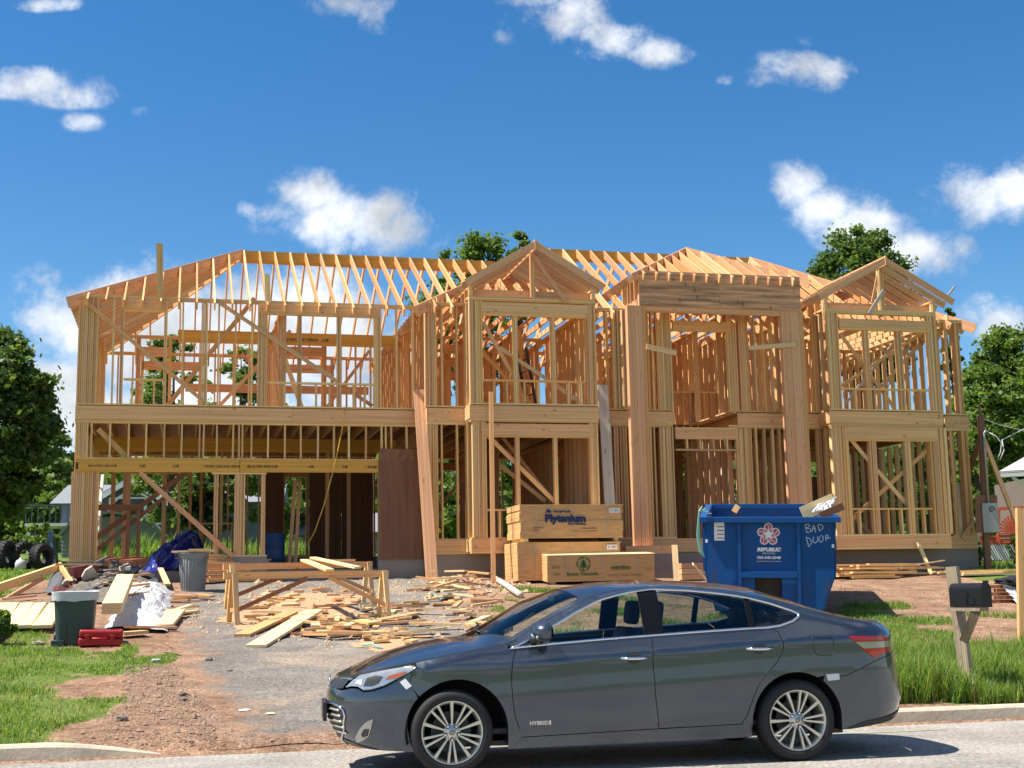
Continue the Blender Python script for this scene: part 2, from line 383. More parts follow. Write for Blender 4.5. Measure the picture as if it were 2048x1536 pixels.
# asphalt
def asphalt(name, c0, c1, sandy=0.0, edge=False):
    m, nt, ns, ls, b = new_mat(name)
    geo = ns.new('ShaderNodeNewGeometry'); P_ = geo.outputs['Position']
    a = tex(nt, 55, 5, .85, vec=P_); c = tex(nt, .9, 6, .6, vec=P_); e = tex(nt, 7, 5, .6, vec=P_)
    r = ramp(nt, [(.3, c0), (.52, c1), (.72, tuple(x*1.75 for x in c1))]); ls.new(a.outputs['Fac'], r.inputs[0])
    mr = ns.new('ShaderNodeMapRange'); mr.inputs['From Min'].default_value = .3; mr.inputs['From Max'].default_value = .7; mr.inputs['To Min'].default_value = .72; mr.inputs['To Max'].default_value = 1.25; ls.new(c.outputs['Fac'], mr.inputs[0])
    cg = ns.new('ShaderNodeCombineColor'); [ls.new(mr.outputs[0], cg.inputs[i]) for i in range(3)]
    col = mixc(nt, 1, r.outputs[0], cg.outputs[0], 'MULTIPLY')
    v = ns.new('ShaderNodeTexVoronoi'); v.feature = 'DISTANCE_TO_EDGE'; v.inputs['Scale'].default_value = .5
    dn = ns.new('ShaderNodeVectorMath'); dn.operation = 'ADD'; ls.new(P_, dn.inputs[0]); ls.new(e.outputs['Color'], dn.inputs[1]); ls.new(dn.outputs[0], v.inputs['Vector'])
    cr_ = ns.new('ShaderNodeMapRange'); cr_.inputs['From Min'].default_value = .0; cr_.inputs['From Max'].default_value = .012; cr_.inputs['To Min'].default_value = .55; cr_.inputs['To Max'].default_value = 0; ls.new(v.outputs['Distance'], cr_.inputs[0])
    col = mixc(nt, cr_.outputs[0], col, (.04, .038, .035))
    if sandy:
        s = ns.new('ShaderNodeMapRange'); s.inputs['From Min'].default_value = .50; s.inputs['From Max'].default_value = .68; s.inputs['To Max'].default_value = sandy
        s2 = tex(nt, .55, 7, .7, vec=P_); ls.new(s2.outputs['Fac'], s.inputs[0]); col = mixc(nt, s.outputs[0], col, (.42, .31, .22))
    sp2 = tex(nt, 24, 3, .8, vec=P_); rs = ramp(nt, [(.36, (.62,.62,.62)), (.5, (1,1,1)), (.66, (1.5,1.46,1.4))]); ls.new(sp2.outputs['Fac'], rs.inputs[0]); col = mixc(nt, 1, col, rs.outputs[0], 'MULTIPLY')
    if edge:
        ea = ns.new('ShaderNodeAttribute'); ea.attribute_name = 'inner'; en = tex(nt, 2.6, 7, .75, vec=P_); em = ns.new('ShaderNodeMath'); em.operation = 'MULTIPLY_ADD'; ls.new(en.outputs['Fac'], em.inputs[0]); em.inputs[1].default_value = 1.5; ls.new(ea.outputs['Fac'], em.inputs[2])
        er = ns.new('ShaderNodeMapRange'); er.inputs['From Min'].default_value = 1.0; er.inputs['From Max'].default_value = 1.25; ls.new(em.outputs[0], er.inputs[0]); col = mixc(nt, er.outputs[0], dirt_color(nt, P_), col)
    ls.new(col, b.inputs['Base Color']); b.inputs['Roughness'].default_value = .9; b.inputs['Specular IOR Level'].default_value = .2
    ls.new(bump(nt, a.outputs['Fac'], .9, .012), b.inputs['Normal'])
    return m
M_ROAD = asphalt('road_asphalt', (.20,.185,.165), (.33,.305,.27), .2)
M_DRIVE = asphalt('driveway_asphalt', (.085,.076,.068), (.20,.178,.155), .6, edge=True)
def strip(name, t0, t1, w0, w1, z, mat, nt_=60, nw=2):
    v, f = [], []
    for j in range(nw+1):
        for i in range(nt_+1):
            p = from_tw(t0+(t1-t0)*i/nt_, w0+(w1-w0)*j/nw, z); v.append(p)
    for j in range(nw):
        for i in range(nt_): f.append((j*(nt_+1)+i, j*(nt_+1)+i+1, (j+1)*(nt_+1)+i+1, (j+1)*(nt_+1)+i))
    return mesh_obj(name, v, f, mat)
tag(strip('road', -200, 200, -9.3, .02, 0, M_ROAD), 'grey asphalt road in front of the building site', kind='structure')
# worn yellow marking by the kerb on the right
m, nt, ns, ls, b = new_mat('worn_yellow_paint')
geo = ns.new('ShaderNodeNewGeometry'); a = tex(nt, 14, 6, .7, vec=geo.outputs['Position'])
r = ramp(nt, [(.46, (.24,.23,.21)), (.6, (.42,.33,.16))]); ls.new(a.outputs['Fac'], r.inputs[0]); ls.new(r.outputs[0], b.inputs['Base Color']); b.inputs['Roughness'].default_value = .9
M_YEL = m
tA = road_tw(*flat_hit(1640, 1470).xy); tB = road_tw(*flat_hit(1890, 1458).xy)
tag(strip('road_marking', tA[0], tB[0], tA[1]-.05, tA[1]+.05, .004, M_YEL, 6, 1), 'worn yellow paint line on the road near the kerb', kind='structure')
# driveway: irregular sheet a little above the dirt
DRV = [(436,1500),(425,1470),(400,1425),(375,1377),(351,1334),(336,1299),(325,1262),(318,1225),(330,1195),(360,1172),(420,1160),(560,1152),(760,1149),(900,1152),(960,1165),(985,1195),(960,1225),(1000,1260),(1050,1300),(1080,1360),(1090,1420),(1100,1478)]
dp = [gp(*p) for p in DRV]
dp2 = []
for i, p in enumerate(dp):
    q = dp[(i+1) % len(dp)]; n_ = max(1, int((q-p).length/.25))
    for k in range(n_):
        s = p.lerp(q, k/n_); jit = .20*mnoise.noise(Vector((s.x*1.4, s.y*1.4, 5)))+.10*mnoise.noise(Vector((s.x*5, s.y*5, 2)))
        dp2.append(Vector((s.x+jit, s.y+jit*.6, 0)))
def cdt_fill(outline, step, zf):
    P2 = [Vector((p[0], p[1])) for p in outline]; n0 = len(P2)
    xs = [p.x for p in P2]; ys = [p.y for p in P2]
    pts = list(P2)
    y = min(ys)
    while y < max(ys):
        x = min(xs)
        while x < max(xs):
            if inpoly(x, y, P2): pts.append(Vector((x+.3*step*RND.random(), y+.3*step*RND.random())))
            x += step
        y += step
    r = geometry.delaunay_2d_cdt(pts, [], [list(range(n0))], 1, 1e-5)
    return [(p.x, p.y, zf(p.x, p.y)) for p in r[0]], [tuple(f) for f in r[2]]
v, f = cdt_fill(dp2, .22, lambda x, y: GZ(x, y)+.012)
drive = mesh_obj('driveway', v, f, M_DRIVE, smooth=True); _dpa = np.array([(p.x, p.y) for p in dp2]); at = drive.data.attributes.new('inner', 'FLOAT', 'POINT'); at.data.foreach_set('value', [float(min(1.0, np.sqrt(((_dpa-(q[0], q[1]))**2).sum(1)).min()/1.1)) for q in v]); tag(drive, 'worn asphalt driveway leading up to the unfinished garage', kind='structure')
DPOLY = [(p.x, p.y) for p in dp2]
# dusty apron where the drive meets the road
# kerb
def kerb(name, t0, t1, drop0, drop1, label):
    prof_ = [(-.03,0),(-.015,.125),(.01,.15),(.13,.152),(.16,.13),(.16,-.1),(-.03,-.1)]
    v, f = [], []; n_ = max(2, int((t1-t0)/.12)); m_ = len(prof_)
    for i in range(n_+1):
        t = t0+(t1-t0)*i/n_; h = 1.0
        if drop1: h = min(h, max(0.0, (t1-t)/drop1)); 
        if drop0: h = min(h, max(0.0, (t-t0)/drop0))
        h = h*h*(3-2*h)
        for (w_, z_) in prof_:
            nz = .006*mnoise.noise(Vector((t*3, w_*20, z_*20)))
            q = from_tw(t, w_+nz, max(.006, z_*h)+nz*.5 if z_ > .05 else z_); v.append(q)
    for i in range(n_):
        for k in range(m_-1):
            f.append((i*m_+k, i*m_+k+1, (i+1)*m_+k+1, (i+1)*m_+k))
    f.append(tuple(range(m_))[::-1]); f.append(tuple(n_*m_+k for k in range(m_)))
    return tag(mesh_obj(name, v, f, M_KERB), label, kind='structure')
M_KERB = plain('kerb_concrete', (.47,.39,.29), .9, var=.42, vscale=3.5, bmp=.5)
tk = road_tw(*flat_hit(420, 1507).xy)[0]
kerb('kerb', -60, tk, 0, 1.5, 'pale concrete kerb ending at the driveway, left of the car')
tk2 = road_tw(*flat_hit(1440, 1464).xy)[0]
kerb('kerb', tk2, 60, 1.2, 0, 'pale concrete kerb along tall grass behind the car')
# ------------------------------------------------------------------ house frame
HA = HYAW; UX = Vector((math.cos(HA), math.sin(HA), 0)); VX = Vector((-math.sin(HA), math.cos(HA), 0))
_d = ray(852, 605); _o = CAM0+_d*(31.2/_d.y); HO = Vector((_o.x, _o.y, 0))
def hp(px, py, v=0.0):
    d = ray(px, py); p0 = HO+VX*v; t = (p0-CAM0).dot(VX)/d.dot(VX); q = CAM0+d*t-HO
    return q.dot(UX), q.z
def hu(px, py, v=0.0): return hp(px, py, v)[0]
ZF = hp(870, 1109)[1]; Z1 = hp(870, 1081)[1]; ZR = hp(867, 848)[1]; Z2 = hp(867, 815)[1]; ZT = hp(852, 603)[1]
VG, VB, VP = .5, -.6, -.85          # garage set back, bays and portico forward
UL = hu(150, 840, VG); UR = hu(1940, 858, 0)
house = empty('house_frame', HO, HA, 'two-storey timber house frame under construction with open rafters and no cladding', 'house')
ST, SD = .04, .14
JW = .038
nstud = [0]
def stud(u, z0, z1, v, w=ST, d=SD, mat=None, name='stud', side=False):
    j = RND.uniform(-.006, .006)
    if side: return beam('side_stud' if name == 'stud' else name, (u, v, z0), (u+j, v, z1), d, w, mat or M_FIR, house)
    return beam(name, (u, v+d/2, z0), (u+j, v+d/2, z1), w, d, mat or M_TAN, house)
def posts(pxs, py, z0, z1, v, mat=None):
    """built-up post: studs side by side between two photo columns"""
    a, c = hu(pxs[0], py, v), hu(pxs[1], py, v); n = max(1, round((c-a)/.042)); w = (c-a)/n
    for i in range(n): stud(a+w*(i+.5), z0, z1, v+(RND.choice((0, .004, .018, .03)) if n > 2 and 0 < i < n-1 else RND.uniform(0, .006)), w-.006, mat=mat or RND.choice((M_TAN, M_TAN, M_FIR, M_RIM)), name='post_stud' if n > 1 else 'stud')
def hbeam(name, u0, u1, z0, z1, v0, v1, mat): return abox(name, (u0, v0, z0), (u1, v1, z1), mat, house)
def brace(p, q, v, w=.09, t=.025, mat=None, name='brace'):
    a, c = hp(*p, v), hp(*q, v)
    return beam(name, (a[0], v, a[1]), (c[0], v, c[1]), w, t, mat or M_FIR, house, wdir=(-(c[1]-a[1]), 0, c[0]-a[0]))
SG = M_TAN
# foundations
def fbox(name, u0, u1, v0, v1, z0, z1, mat=M_CONC): return abox(name, (u0, v0, z0), (u1, v1, z1), mat, house)
zg = 1.2
fbox('foundation', 0.01, UR, 0.03, .25, zg, ZF); fbox('foundation', UR-.22, UR, .25, 8.4, zg, ZF-.002)
fbox('foundation', 0.01, .23, .25, 8.4, zg, ZF-.002); fbox('foundation', 0.23, UR-.22, 8.15, 8.4, zg, ZF-.004)
zgl = hp(145, 1124, VG)[1]
zgf = hp(480, 1114, VG)[1]
fbox('foundation', UL-.02, hu(197, 1120, VG), VG-.02, VG+.25, zg, zgl); fbox('foundation', UL-.02, UL+.23, VG+.25, 8.1, zg, zgl-.002)
fbox('foundation', UL+.23, -.02, 7.85, 8.1, zg, zgl+.25)
fbox('foundation', hu(420, 1120, VG), hu(533, 1120, VG), VG-.02, VG+.25, zg, zgf); fbox('foundation', hu(757, 1120, VG), -.001, VG-.02, VG+.25, zg, zgf)
fbox('garage_slab', UL+.24, -.03, VG+.26, 7.84, zg, 1.98, M_CONC)
# first-floor rim of the living part and its sill plate
hbeam('sill_plate', .0, UR, ZF, ZF+.04, .0, .14, M_TAN)
hbeam('rim_board', .0, UR, ZF+.042, Z1, .0, .045, M_RIM)
hbeam('rim_board', UR-.045, UR, ZF+.042, Z1, .05, 8.35, M_RIM)
abox('subfloor', (.05, .05, Z1-.03), (UR-.05, 8.3, Z1-.008), M_SUB, house)
# second-floor rim boards: garage, living part
JB = ZR+.075                        # underside of the floor joists
def rim(u0, u1, v, z0=None, z1=None, mat=M_RIM, side=None):
    hbeam('rim_board', u0, u1, z0 or JB, z1 or Z2-.012, v, v+.045, mat)
us = hu(585, 830, VG)
rim(UL, us-.004, VG-.004); rim(us, -.05, VG-.002)
rim(.0, hu(938, 830, 0), 0); rim(hu(1198, 830, 0), hu(1262, 840, 0), 0); rim(hu(1297, 840, 0), hu(1350, 840, 0), 0); rim(hu(1476, 840, 0), hu(1655, 840, 0), 0); rim(hu(1890, 845, 0), UR, 0)
for (v0, v1, u) in ((VG+.05, 8.05, UL), (.05, 8.35, UR-.045), (.0, VG-.01, .0)):
    abox('rim_board', (u, v0, JB), (u+.045, v1, Z2-.012), M_RIM, house)
hbeam('rim_board', UL+.05, -.05, JB, Z2-.012, 8.05, 8.095, M_RIM); hbeam('rim_board', .05, UR-.05, JB, Z2-.012, 8.35, 8.395, M_RIM)
# plates
def plate(u0, u1, v, z, n=1, d=SD, mat=None):
    for i in range(n): hbeam('plate', u0, u1, z-.04*(i+1)+.002, z-.04*i-.001, v, v+d, mat or M_TAN)
# ---- second-floor deck and joists
UF0, UF1 = hu(1350, 840, 0), hu(1477, 840, 0)
for (u0, u1, v0, v1) in ((UL+.05, -.05, VG+.06, 8.04), (.05, UF0, .06, 8.34), (UF0+.01, UF1-.01, 2.6, 8.34), (UF1, UR-.05, .06, 8.34)):
    abox('subfloor', (u0, v0, Z2-.012), (u1, v1, Z2+.008), M_SUB, house)
    u = u0+.2
    while u < u1-.1:
        beam('floor_joist', (u, v0, (JB+Z2)/2-.01), (u, v1, (JB+Z2)/2-.01), JW, Z2-JB-.03, M_FIR, house); u += .406
# ---- GARAGE, second floor
zt = hp(152, 588, VG)[1]
def garage_wall2():
    z0, z1 = Z2+.05, zt-.08
    plate(UL, us, VG, zt, 2); plate(us+.002, -.02, VG, zt, 2); plate(UL, -.02, VG, Z2+.05, 1)
    posts((155, 195), 700, z0, z1, VG)
    for px in (226,): stud(hu(px, 700, VG), z0, z1, VG)
    # window openings: king posts, header, sill, cripples
    def win(x0, x1, j0, j1, hy0, hy1, sy, crip, mull, hx0, hx1, v=VG, zlo=z0, zhi=z1, hm=M_RIM, refy=700):
        posts((x0, j0), refy, zlo, zhi, v); posts((j1, x1), refy, zlo, zhi, v)
        a, c = hu(hx0, hy0, v), hu(hx1, hy0, v); zz1 = hp((hx0+hx1)/2, hy0, v)[1]; zz0 = hp((hx0+hx1)/2, hy1, v)[1]
        hbeam('header', a, c, zz0, min(zz1, zhi-.002), v-.012, v+.07, hm)
        hbeam('header_plate', a+.02, c-.02, zz0-.042, zz0-.002, v-.006, v+.13, M_TAN)
        zs = hp((j0+j1)/2, sy, v)[1]; b0, b1 = hu(j0, sy, v), hu(j1, sy, v)
        hbeam('window_sill', b0, b1, zs-.04, zs, v-.008, v+.13, M_TAN)
        for m_ in mull: posts(m_, refy, zlo, zz0-.044, v-.004)
        for c_ in crip: stud(hu(c_, sy+20, v), zlo, zs-.042, v, name='cripple_stud')
    win(240, 334, 247, 327, 595, 618, 757, (264, 285, 308), (), 244, 332)
    stud(hu(365, 700, VG), z0, z1, VG); posts((402, 416), 700, z0, z1, VG)
    for px in (437, 471, 504): stud(hu(px, 700, VG), z0, z1, VG)
    win(515, 763, 535, 748, 608, 628, 765, (569, 633, 660, 708, 730), ((595, 604), (674, 683)), 519, 760)
    for px in (794, 826): stud(hu(px, 700, VG), z0, z1, VG)
    brace((172, 604), (404, 800), VG-.03); brace((431, 600), (676, 764), VG-.03); brace((676, 766), (745, 812), VG+.16)
    # two uprights left standing above the plate
    for (px, y0, y1, w_) in ((319, 487, 600, .15), (534, 548, 606, .13)):
        a = hp(px, y0, VG-.05); c = hp(px+2, y1, VG-.05); beam('upright_board', (c[0], VG-.05, c[1]), (a[0], VG-.05, a[1]), w_, .04, M_TAN, house)
    return win
win = garage_wall2()
# ---- GARAGE, first floor
def garage_wall1():
    v = VG; zA = hp(300, 849, v)[1]; zh1 = hp(300, 919, v)[1]; zh0 = hp(300, 944, v)[1]
    plate(UL, -.02, v, JB-.002, 2)
    for px in (183,220,257,292,328,363,399,407,434,466,478,485,503,536,570,602,636,668,698,732,764,772,783,814):
        stud(hu(px, 880, v), zh1+.042, JB-.084, v, name='cripple_stud', mat=M_TAN if px % 3 else M_FIR)
    sp_ = hu(479.5, 930, v); e0, e1 = hu(151, 930, v), hu(757, 930, v)
    hb = [hbeam('garage_header', e0, sp_-.006, zh0, zh1, v-.03, v+.09, M_LVL), hbeam('garage_header', sp_+.006, e1, zh0+.004, zh1+.002, v-.026, v+.09, M_LVL)]
    plate(e0, e1, v-.02, zh1+.042, 1, .16)
    Mx = Matrix.Rotation(R(90), 4, 'X')
    for (px, s, sz) in ((205, 'APA EWS 2.0E-3100', .075), (285, '2.0E', .075), (352, '2.0E', .085), (443, '1 BOISE CASCADE VERSA', .075), (525, '05-10 APA EWS 2.0E', .08), (622, '2.0E', .075), (690, '2.0E', .075), (742, '1 BOISE', .08)):
        u_ = hu(px, 931, v); text('stamp_lettering', s, sz, M_INK, house, Matrix.Translation((u_, v-.0315, (zh0+zh1)/2-.01)) @ Mx, bold=.002)
    abox('stamp_mark', (e0+.01, v-.032, zh0+.06), (e0+.06, v-.0305, zh1-.08), M_INK, house)
    # left corner post, boards side by side
    posts((152, 176), 890, zh1, JB-.084, v)
    posts((140, 196), 1030, zgl+.04, zh0, v)
    stud(UL+.02, zgl+.04, JB-.084, v+.16, w=.04)
    plate(hu(138, 1120, v), hu(199, 1120, v), v-.01, zgl+.04, 1, .17)
    # middle pier
    for (a, c) in ((427, 436), (468, 490), (522, 531)): posts((a, c), 1030, zgf+.04, zh0-.044, v)
    plate(hu(424, 1113, v), hu(533, 1113, v), v, zgf+.042, 1); plate(hu(424, 948, v), hu(533, 948, v), v, zh0-.002, 1)
    brace((279, 945), (466, 1113), v-.045, .11, .03, M_RED); brace((196, 858), (253, 914), v+.17, .12, .03, M_TAN)
    brace((372, 946), (176, 1088), v+1.2, .12, .04, M_DARKW); brace((335, 990), (178, 1112), v+1.0, .09, .03, M_DARKW)
    # sheet of plywood closing the end of the opening
    a = hp(757, 898, v-.04); c = hp(846, 1118, v-.04)
    beam('plywood_panel', ((a[0]+c[0])/2, v-.045, c[1]), ((a[0]+c[0])/2, v-.045, a[1]), c[0]-a[0], .015, M_PLYD, house)
    beam('plywood_panel', ((a[0]+c[0])/2, v-.055, a[1]-.28), ((a[0]+c[0])/2, v-.055, a[1]-.005), c[0]-a[0]-.03, .012, M_DARKW, house)
    posts((757, 765), 1030, zgf, zh0, v); posts((826, 846), 1030, zgf, zh0, v)
    # deep beam and posts inside
    i0 = hp(185, 872, v+3.5); 
    hbeam('ceiling_beam', UL+.2, -.1, JB-.36, JB-.01, v+3.5, v+3.62, M_LVL)
    for px in (251, 258, 655, 698): stud(hu(px, 960, v+3.5), 1.98, JB-.365, v+3.5, .09, .12, M_RED, name='interior_post')
    # temporary table frame
    z_ = hp(230, 1015, v+.9)[1]
    beam('temporary_rail', (hu(176, 1015, v+.9), v+.9, z_), (hu(287, 1015, v+.9), v+.9, z_), .14, .04, M_DARKW, house, wdir=(0, 0, 1))
    for px, yb in ((255, 1120), (276, 1148)): stud(hu(px, 1080, v+.8), 1.75, z_-.06, v+.8, .085, .085, M_DARKW, name='temporary_post')
    # end wall (left) and the partition to the living part
    for vv in np.arange(v+.5, 7.9, .406):
        stud(UL+.07, zgl+.04, JB-.084, vv, side=True, mat=M_FIR); stud(UL+.07, Z2+.05, zt-.08, vv, side=True, mat=M_FIR)
    abox('plate', (UL, v+.2, zgl), (UL+.14, 8.0, zgl+.04), M_TAN, house); abox('plate', (UL, v+.15, zt-.08), (UL+.14, 8.0, zt), M_TAN, house); abox('plate', (UL, v+.15, JB-.08), (UL+.14, 8.0, JB-.004), M_TAN, house)
    abox('plate', (UL, v+.15, Z2+.01), (UL+.14, 8.0, Z2+.05), M_TAN, house)
garage_wall1()
# ---- LIVING PART, front wall plane v=0
zA1, zB1 = Z1+.04, JB-.084; zA2, zB2 = Z2+.05, ZT-.08
def seg_plates(u0, u1, v):
    plate(u0, u1, v, ZT, 2); plate(u0, u1, v, Z2+.05, 1); plate(u0, u1, v, JB-.002, 2); plate(u0, u1, v, Z1+.04, 1)
for (a, c) in ((852, 938), (1200, 1345), (1457, 1655), (1890, 1938)): seg_plates(hu(a, 830, 0) if a != 852 else 0, hu(c, 830, 0) if c != 1938 else UR, 0)
posts((850, 873), 700, zA2, zB2, 0); posts((855, 877), 960, zA1, zB1, 0)
for px in (884, 914): stud(hu(px, 700, 0), zA2, zB2, 0)
for px in (885, 916): stud(hu(px, 960, 0), zA1, zB1, 0)
for px in (931,): posts((px-3, px+5), 700, zA2, zB2, 0); posts((px+1, px+11), 960, zA1, zB1, 0)
for (a, c) in ((1211, 1217), (1224, 1233), (1235, 1247)): posts((a, c), 700, zA2, zB2, 0)
for (a, c) in ((1221, 1226), (1230, 1240), (1242, 1257)): posts((a, c), 960, zA1, zB1, 0)
# entry wall behind the portico
posts((1314, 1345), 740, zA2, zB2, 0); posts((1457, 1476), 740, zA2, zB2, 0); posts((1480, 1499), 740, zA2, zB2, 0)
posts((1322, 1350), 950, zA1, zB1, 0); posts((1476, 1507), 950, zA1, zB1, 0)
for px in (1298, 1306): stud(hu(px, 740, 0), zA2, zB2, 0); stud(hu(px+6, 950, 0), zA1, zB1, 0)
for px in (1512, 1529, 1546, 1560): stud(hu(px, 740, 0), zA2, zB2, 0); stud(hu(px+4, 950, 0), zA1, zB1, 0)
a, c = hp(1345, 640, 0), hp(1460, 661, 0); hbeam('header', a[0], c[0], c[1], a[1], 0, .08, M_RIM); hbeam('header_plate', a[0], c[0], c[1]-.042, c[1]-.002, 0, .13, M_TAN)
plate(a[0], c[0], 0, ZT, 2)
a, c = hp(1351, 858, 0), hp(1476, 879, 0); hbeam('header', a[0], c[0], c[1], a[1], 0, .08, M_RIM); hbeam('plate', a[0], c[0], a[1]+.002, a[1]+.05, 0, .13, M_TAN)
zd = hp(1413, 898, 0)[1]; hbeam('plate', a[0], c[0], zd-.04, zd, 0, .13, M_TAN)
for px in (1375, 1401, 1428, 1455): stud(hu(px, 888, 0), zd+.002, c[1]-.002, 0, name='cripple_stud')
zs = hp(1405, 783, 2.6)[1]
hbeam('guard_rail', hu(1335, 783, 2.6), hu(1470, 783, 2.6), zs-.04, zs, 2.6, 2.74, M_FIR)
for px in range(1352, 1466, 14): stud(hu(px, 800, 2.6), Z2-.2, zs-.042, 2.6, name='cripple_stud', mat=M_FIR)
# right of the portico
for (a, c) in ((1628, 1637), (1641, 1650)): posts((a, c), 740, zA2, zB2, 0)
for (a, c) in ((1638, 1646), (1650, 1662)): posts((a, c), 940, zA1, zB1, 0)
posts((1892, 1899), 740, zA2, zB2, 0); posts((1903, 1909), 950, zA1, zB1, 0); posts((1912, 1922), 720, zA2, zB2, 0); posts((1930, 1944), 980, zA1, zB1, 0)
brace((1949, 1040), (1924, 1076), -.03, .1, .03, M_TAN)
for vv in np.arange(.4, 8.2, .406):
    stud(UR-.07, zA1, zB1, vv, side=True); stud(UR-.07, zA2, zB2, vv, side=True); 
for z_ in (ZT, Z2+.05, JB-.002, Z1+.04): abox('plate', (UR-.14, .15, z_-.04), (UR, 8.3, z_), M_TAN, house)
# ---- bays
def bay(pl, pr, jl, jr, h2, s2, m2, c2, h1, s1, m1, c1, jl1, jr1):
    v = VB; ym2, ym1 = 730, 960
    u0, u1 = hu(pl, ym2, v), hu(pr, ym2, v)
    # platform sticking out from the wall, its rim on three sides
    hbeam('rim_board', u0-.02, u1+.02, JB, Z2-.012, v, v+.045, M_RIM)
    for u in (u0-.02, u1-.025): abox('rim_board', (u, v+.05, JB), (u+.045, .0-.002, Z2-.012), M_RIM, house)
    abox('subfloor', (u0, v+.05, Z2-.01), (u1, .05, Z2+.008), M_SUB, house)
    hbeam('rim_board', u0-.02, u1+.02, ZF+.042, Z1, v, v+.045, M_RIM); hbeam('sill_plate', u0-.02, u1+.02, ZF, ZF+.04, v, v+.14, M_TAN)
    for u in (u0-.02, u1-.025): abox('rim_board', (u, v+.05, ZF+.042), (u+.045, -.002, Z1), M_RIM, house)
    for z_, n_ in ((ZT+.06, 3), (Z2+.05, 1), (JB-.002, 2), (Z1+.04, 1)):
        plate(u0, u1, v, z_, n_)
        for u in (u0, u1-.14): abox('plate', (u, v+.15, z_-.04), (u+.14, .0, z_-.002), M_TAN, house)
    win(pl, pr, jl, jr, h2[0], h2[1], s2, c2, m2, jl-3, jr+3, v=v, zlo=zA2, zhi=ZT-.06, refy=ym2)
    win(jl1[0], jr1[1], jl1[1], jr1[0], h1[0], h1[1], s1, c1, m1, jl1[1]-8, jr1[0]+8, v=v, zlo=zA1, zhi=zB1, refy=ym1)
    for u in (u0+.05, u1-.05):
        for vv in (-.28,): stud(u, zA2, ZT-.06, vv, side=True, mat=M_TAN); stud(u, zA1, zB1, vv, side=True, mat=M_TAN)
    return u0, u1
B1 = bay(940, 1194, 966, 1172, (607, 629), 760, ((1028, 1037), (1103, 1112)), (989, 1015, 1050, 1078, 1138, 1163), (848, 871), 1018, ((1032, 1041), (1109, 1117)), (1000, 1060, 1085, 1145), (946, 974), (1181, 1199))
B2 = bay(1655, 1878, 1681, 1860, (640, 658), 777, ((1731, 1741), (1797, 1807)), (1712, 1751, 1772, 1819, 1842), (854, 879), 1016, ((1743, 1757), (1813, 1826)), (1721, 1778, 1805, 1850), (1668, 1702), (1865, 1900))
brace((967, 646), (1030, 757), VB+.14); brace((999, 695), (1165, 806), VB+.14); brace((976, 872), (1110, 1004), VB+.14, .1); brace((1000, 930), (1090, 1002), .5, .1)
brace((1681, 668), (1786, 812), VB+.14); brace((1846, 664), (1683, 772), .6); brace((1702, 880), (1816, 1012), VB+.14, .1); brace((1858, 897), (1704, 1038), VB+.17, .1); brace((1702, 1030), (1750, 1076), .5, .1)
brace((1800, 672), (1690, 808), .8, .08, .03, M_GREYW); brace((1838, 690), (1738, 800), 1.2, .1)
# ---- portico
def portico():
    v = VP
    zp0 = hp(1280, 611, v)[1]; zp1 = hp(1277, 541, v)[1]
    zb = hp(1290, 1092, v)[1]
    uA0, uA1 = hu(1260, 800, v), hu(1297, 800, v); uB0, uB1 = hu(1570, 800, v), hu(1615, 800, v)
    for (u0, u1) in ((uA0, uA1), (uB0, uB1)):
        n = 5; w = (u1-u0)/n
        for i in range(n):
            beam('portico_post', (u0+w*(i+.5), v+.09+RND.uniform(0, .02), zb), (u0+w*(i+.5), v+.09, zp0), w-.004, .18, M_RED if i < n-1 else M_FIR, house)
        # matching half-post on the wall side
        for i in range(3): stud(u0+.05+i*.045, zA2, zp0, v+.5, mat=M_FIR)
    abox('foundation', (uA0-.3, v-.25, zg), (uA1+.45, -.0, hp(1290, 1108, v)[1]), M_CONC, house)
    abox('sill_plate', (uA0-.3, v-.24, hp(1290, 1108, v)[1]), (uA1+.45, v+.3, zb-.002), M_RIM, house)
    abox('foundation', (uB0-.3, v-.2, zg), (uB1+.4, -.0, zb-.2), M_CONC, house); abox('sill_plate', (uB0-.2, v-.19, zb-.2), (uB1+.3, v+.3, zb-.002), M_RIM, house)
    h0, hj, h1 = hu(1277, 580, v), hu(1438, 580, v), hu(1599, 580, v)
    for (a, c) in ((h0, hj-.004), (hj+.004, h1)):
        beam('plywood_panel', (a, v-.02, (zp0+zp1)/2), (c, v-.02, (zp0+zp1)/2), zp1-zp0, .016, M_PLY, house, wdir=(0, 0, 1))
    hbeam('portico_header', h0, h1, zp0-.0, zp0+.28, v-.01, v+.09, M_RED); hbeam('plate', h0, h1, zp1-.09, zp1-.05, v, v+.14, M_FIR)
    hbeam('portico_header', h0, h1, zp0-.13, zp0-.002, v+.02, v+.16, M_RED)
    for u in (h0, h1-.04):
        abox('portico_header', (u, v+.17, zp0), (u+.04, -.002, zp0+.2), M_RED, house); abox('plate', (u, v+.15, zp1-.09), (u+.1, 1.2, zp1-.05), M_FIR, house)
        for vv in (v+.25, v+.55, -.1, .3): stud(u+.04, zp0+.2, zp1-.09, vv, side=True)
    for u in np.arange(h0+.3, h1-.1, .406): stud(u, zp0+.29, zp1-.09, v+.0, name='cripple_stud')
    brace((1293, 693), (1353, 706), v-.03, .13, .03, M_TAN); brace((1498, 696), (1592, 689), v-.03, .11, .03, M_PALE)
    return h0, h1, zp1
PH = portico()
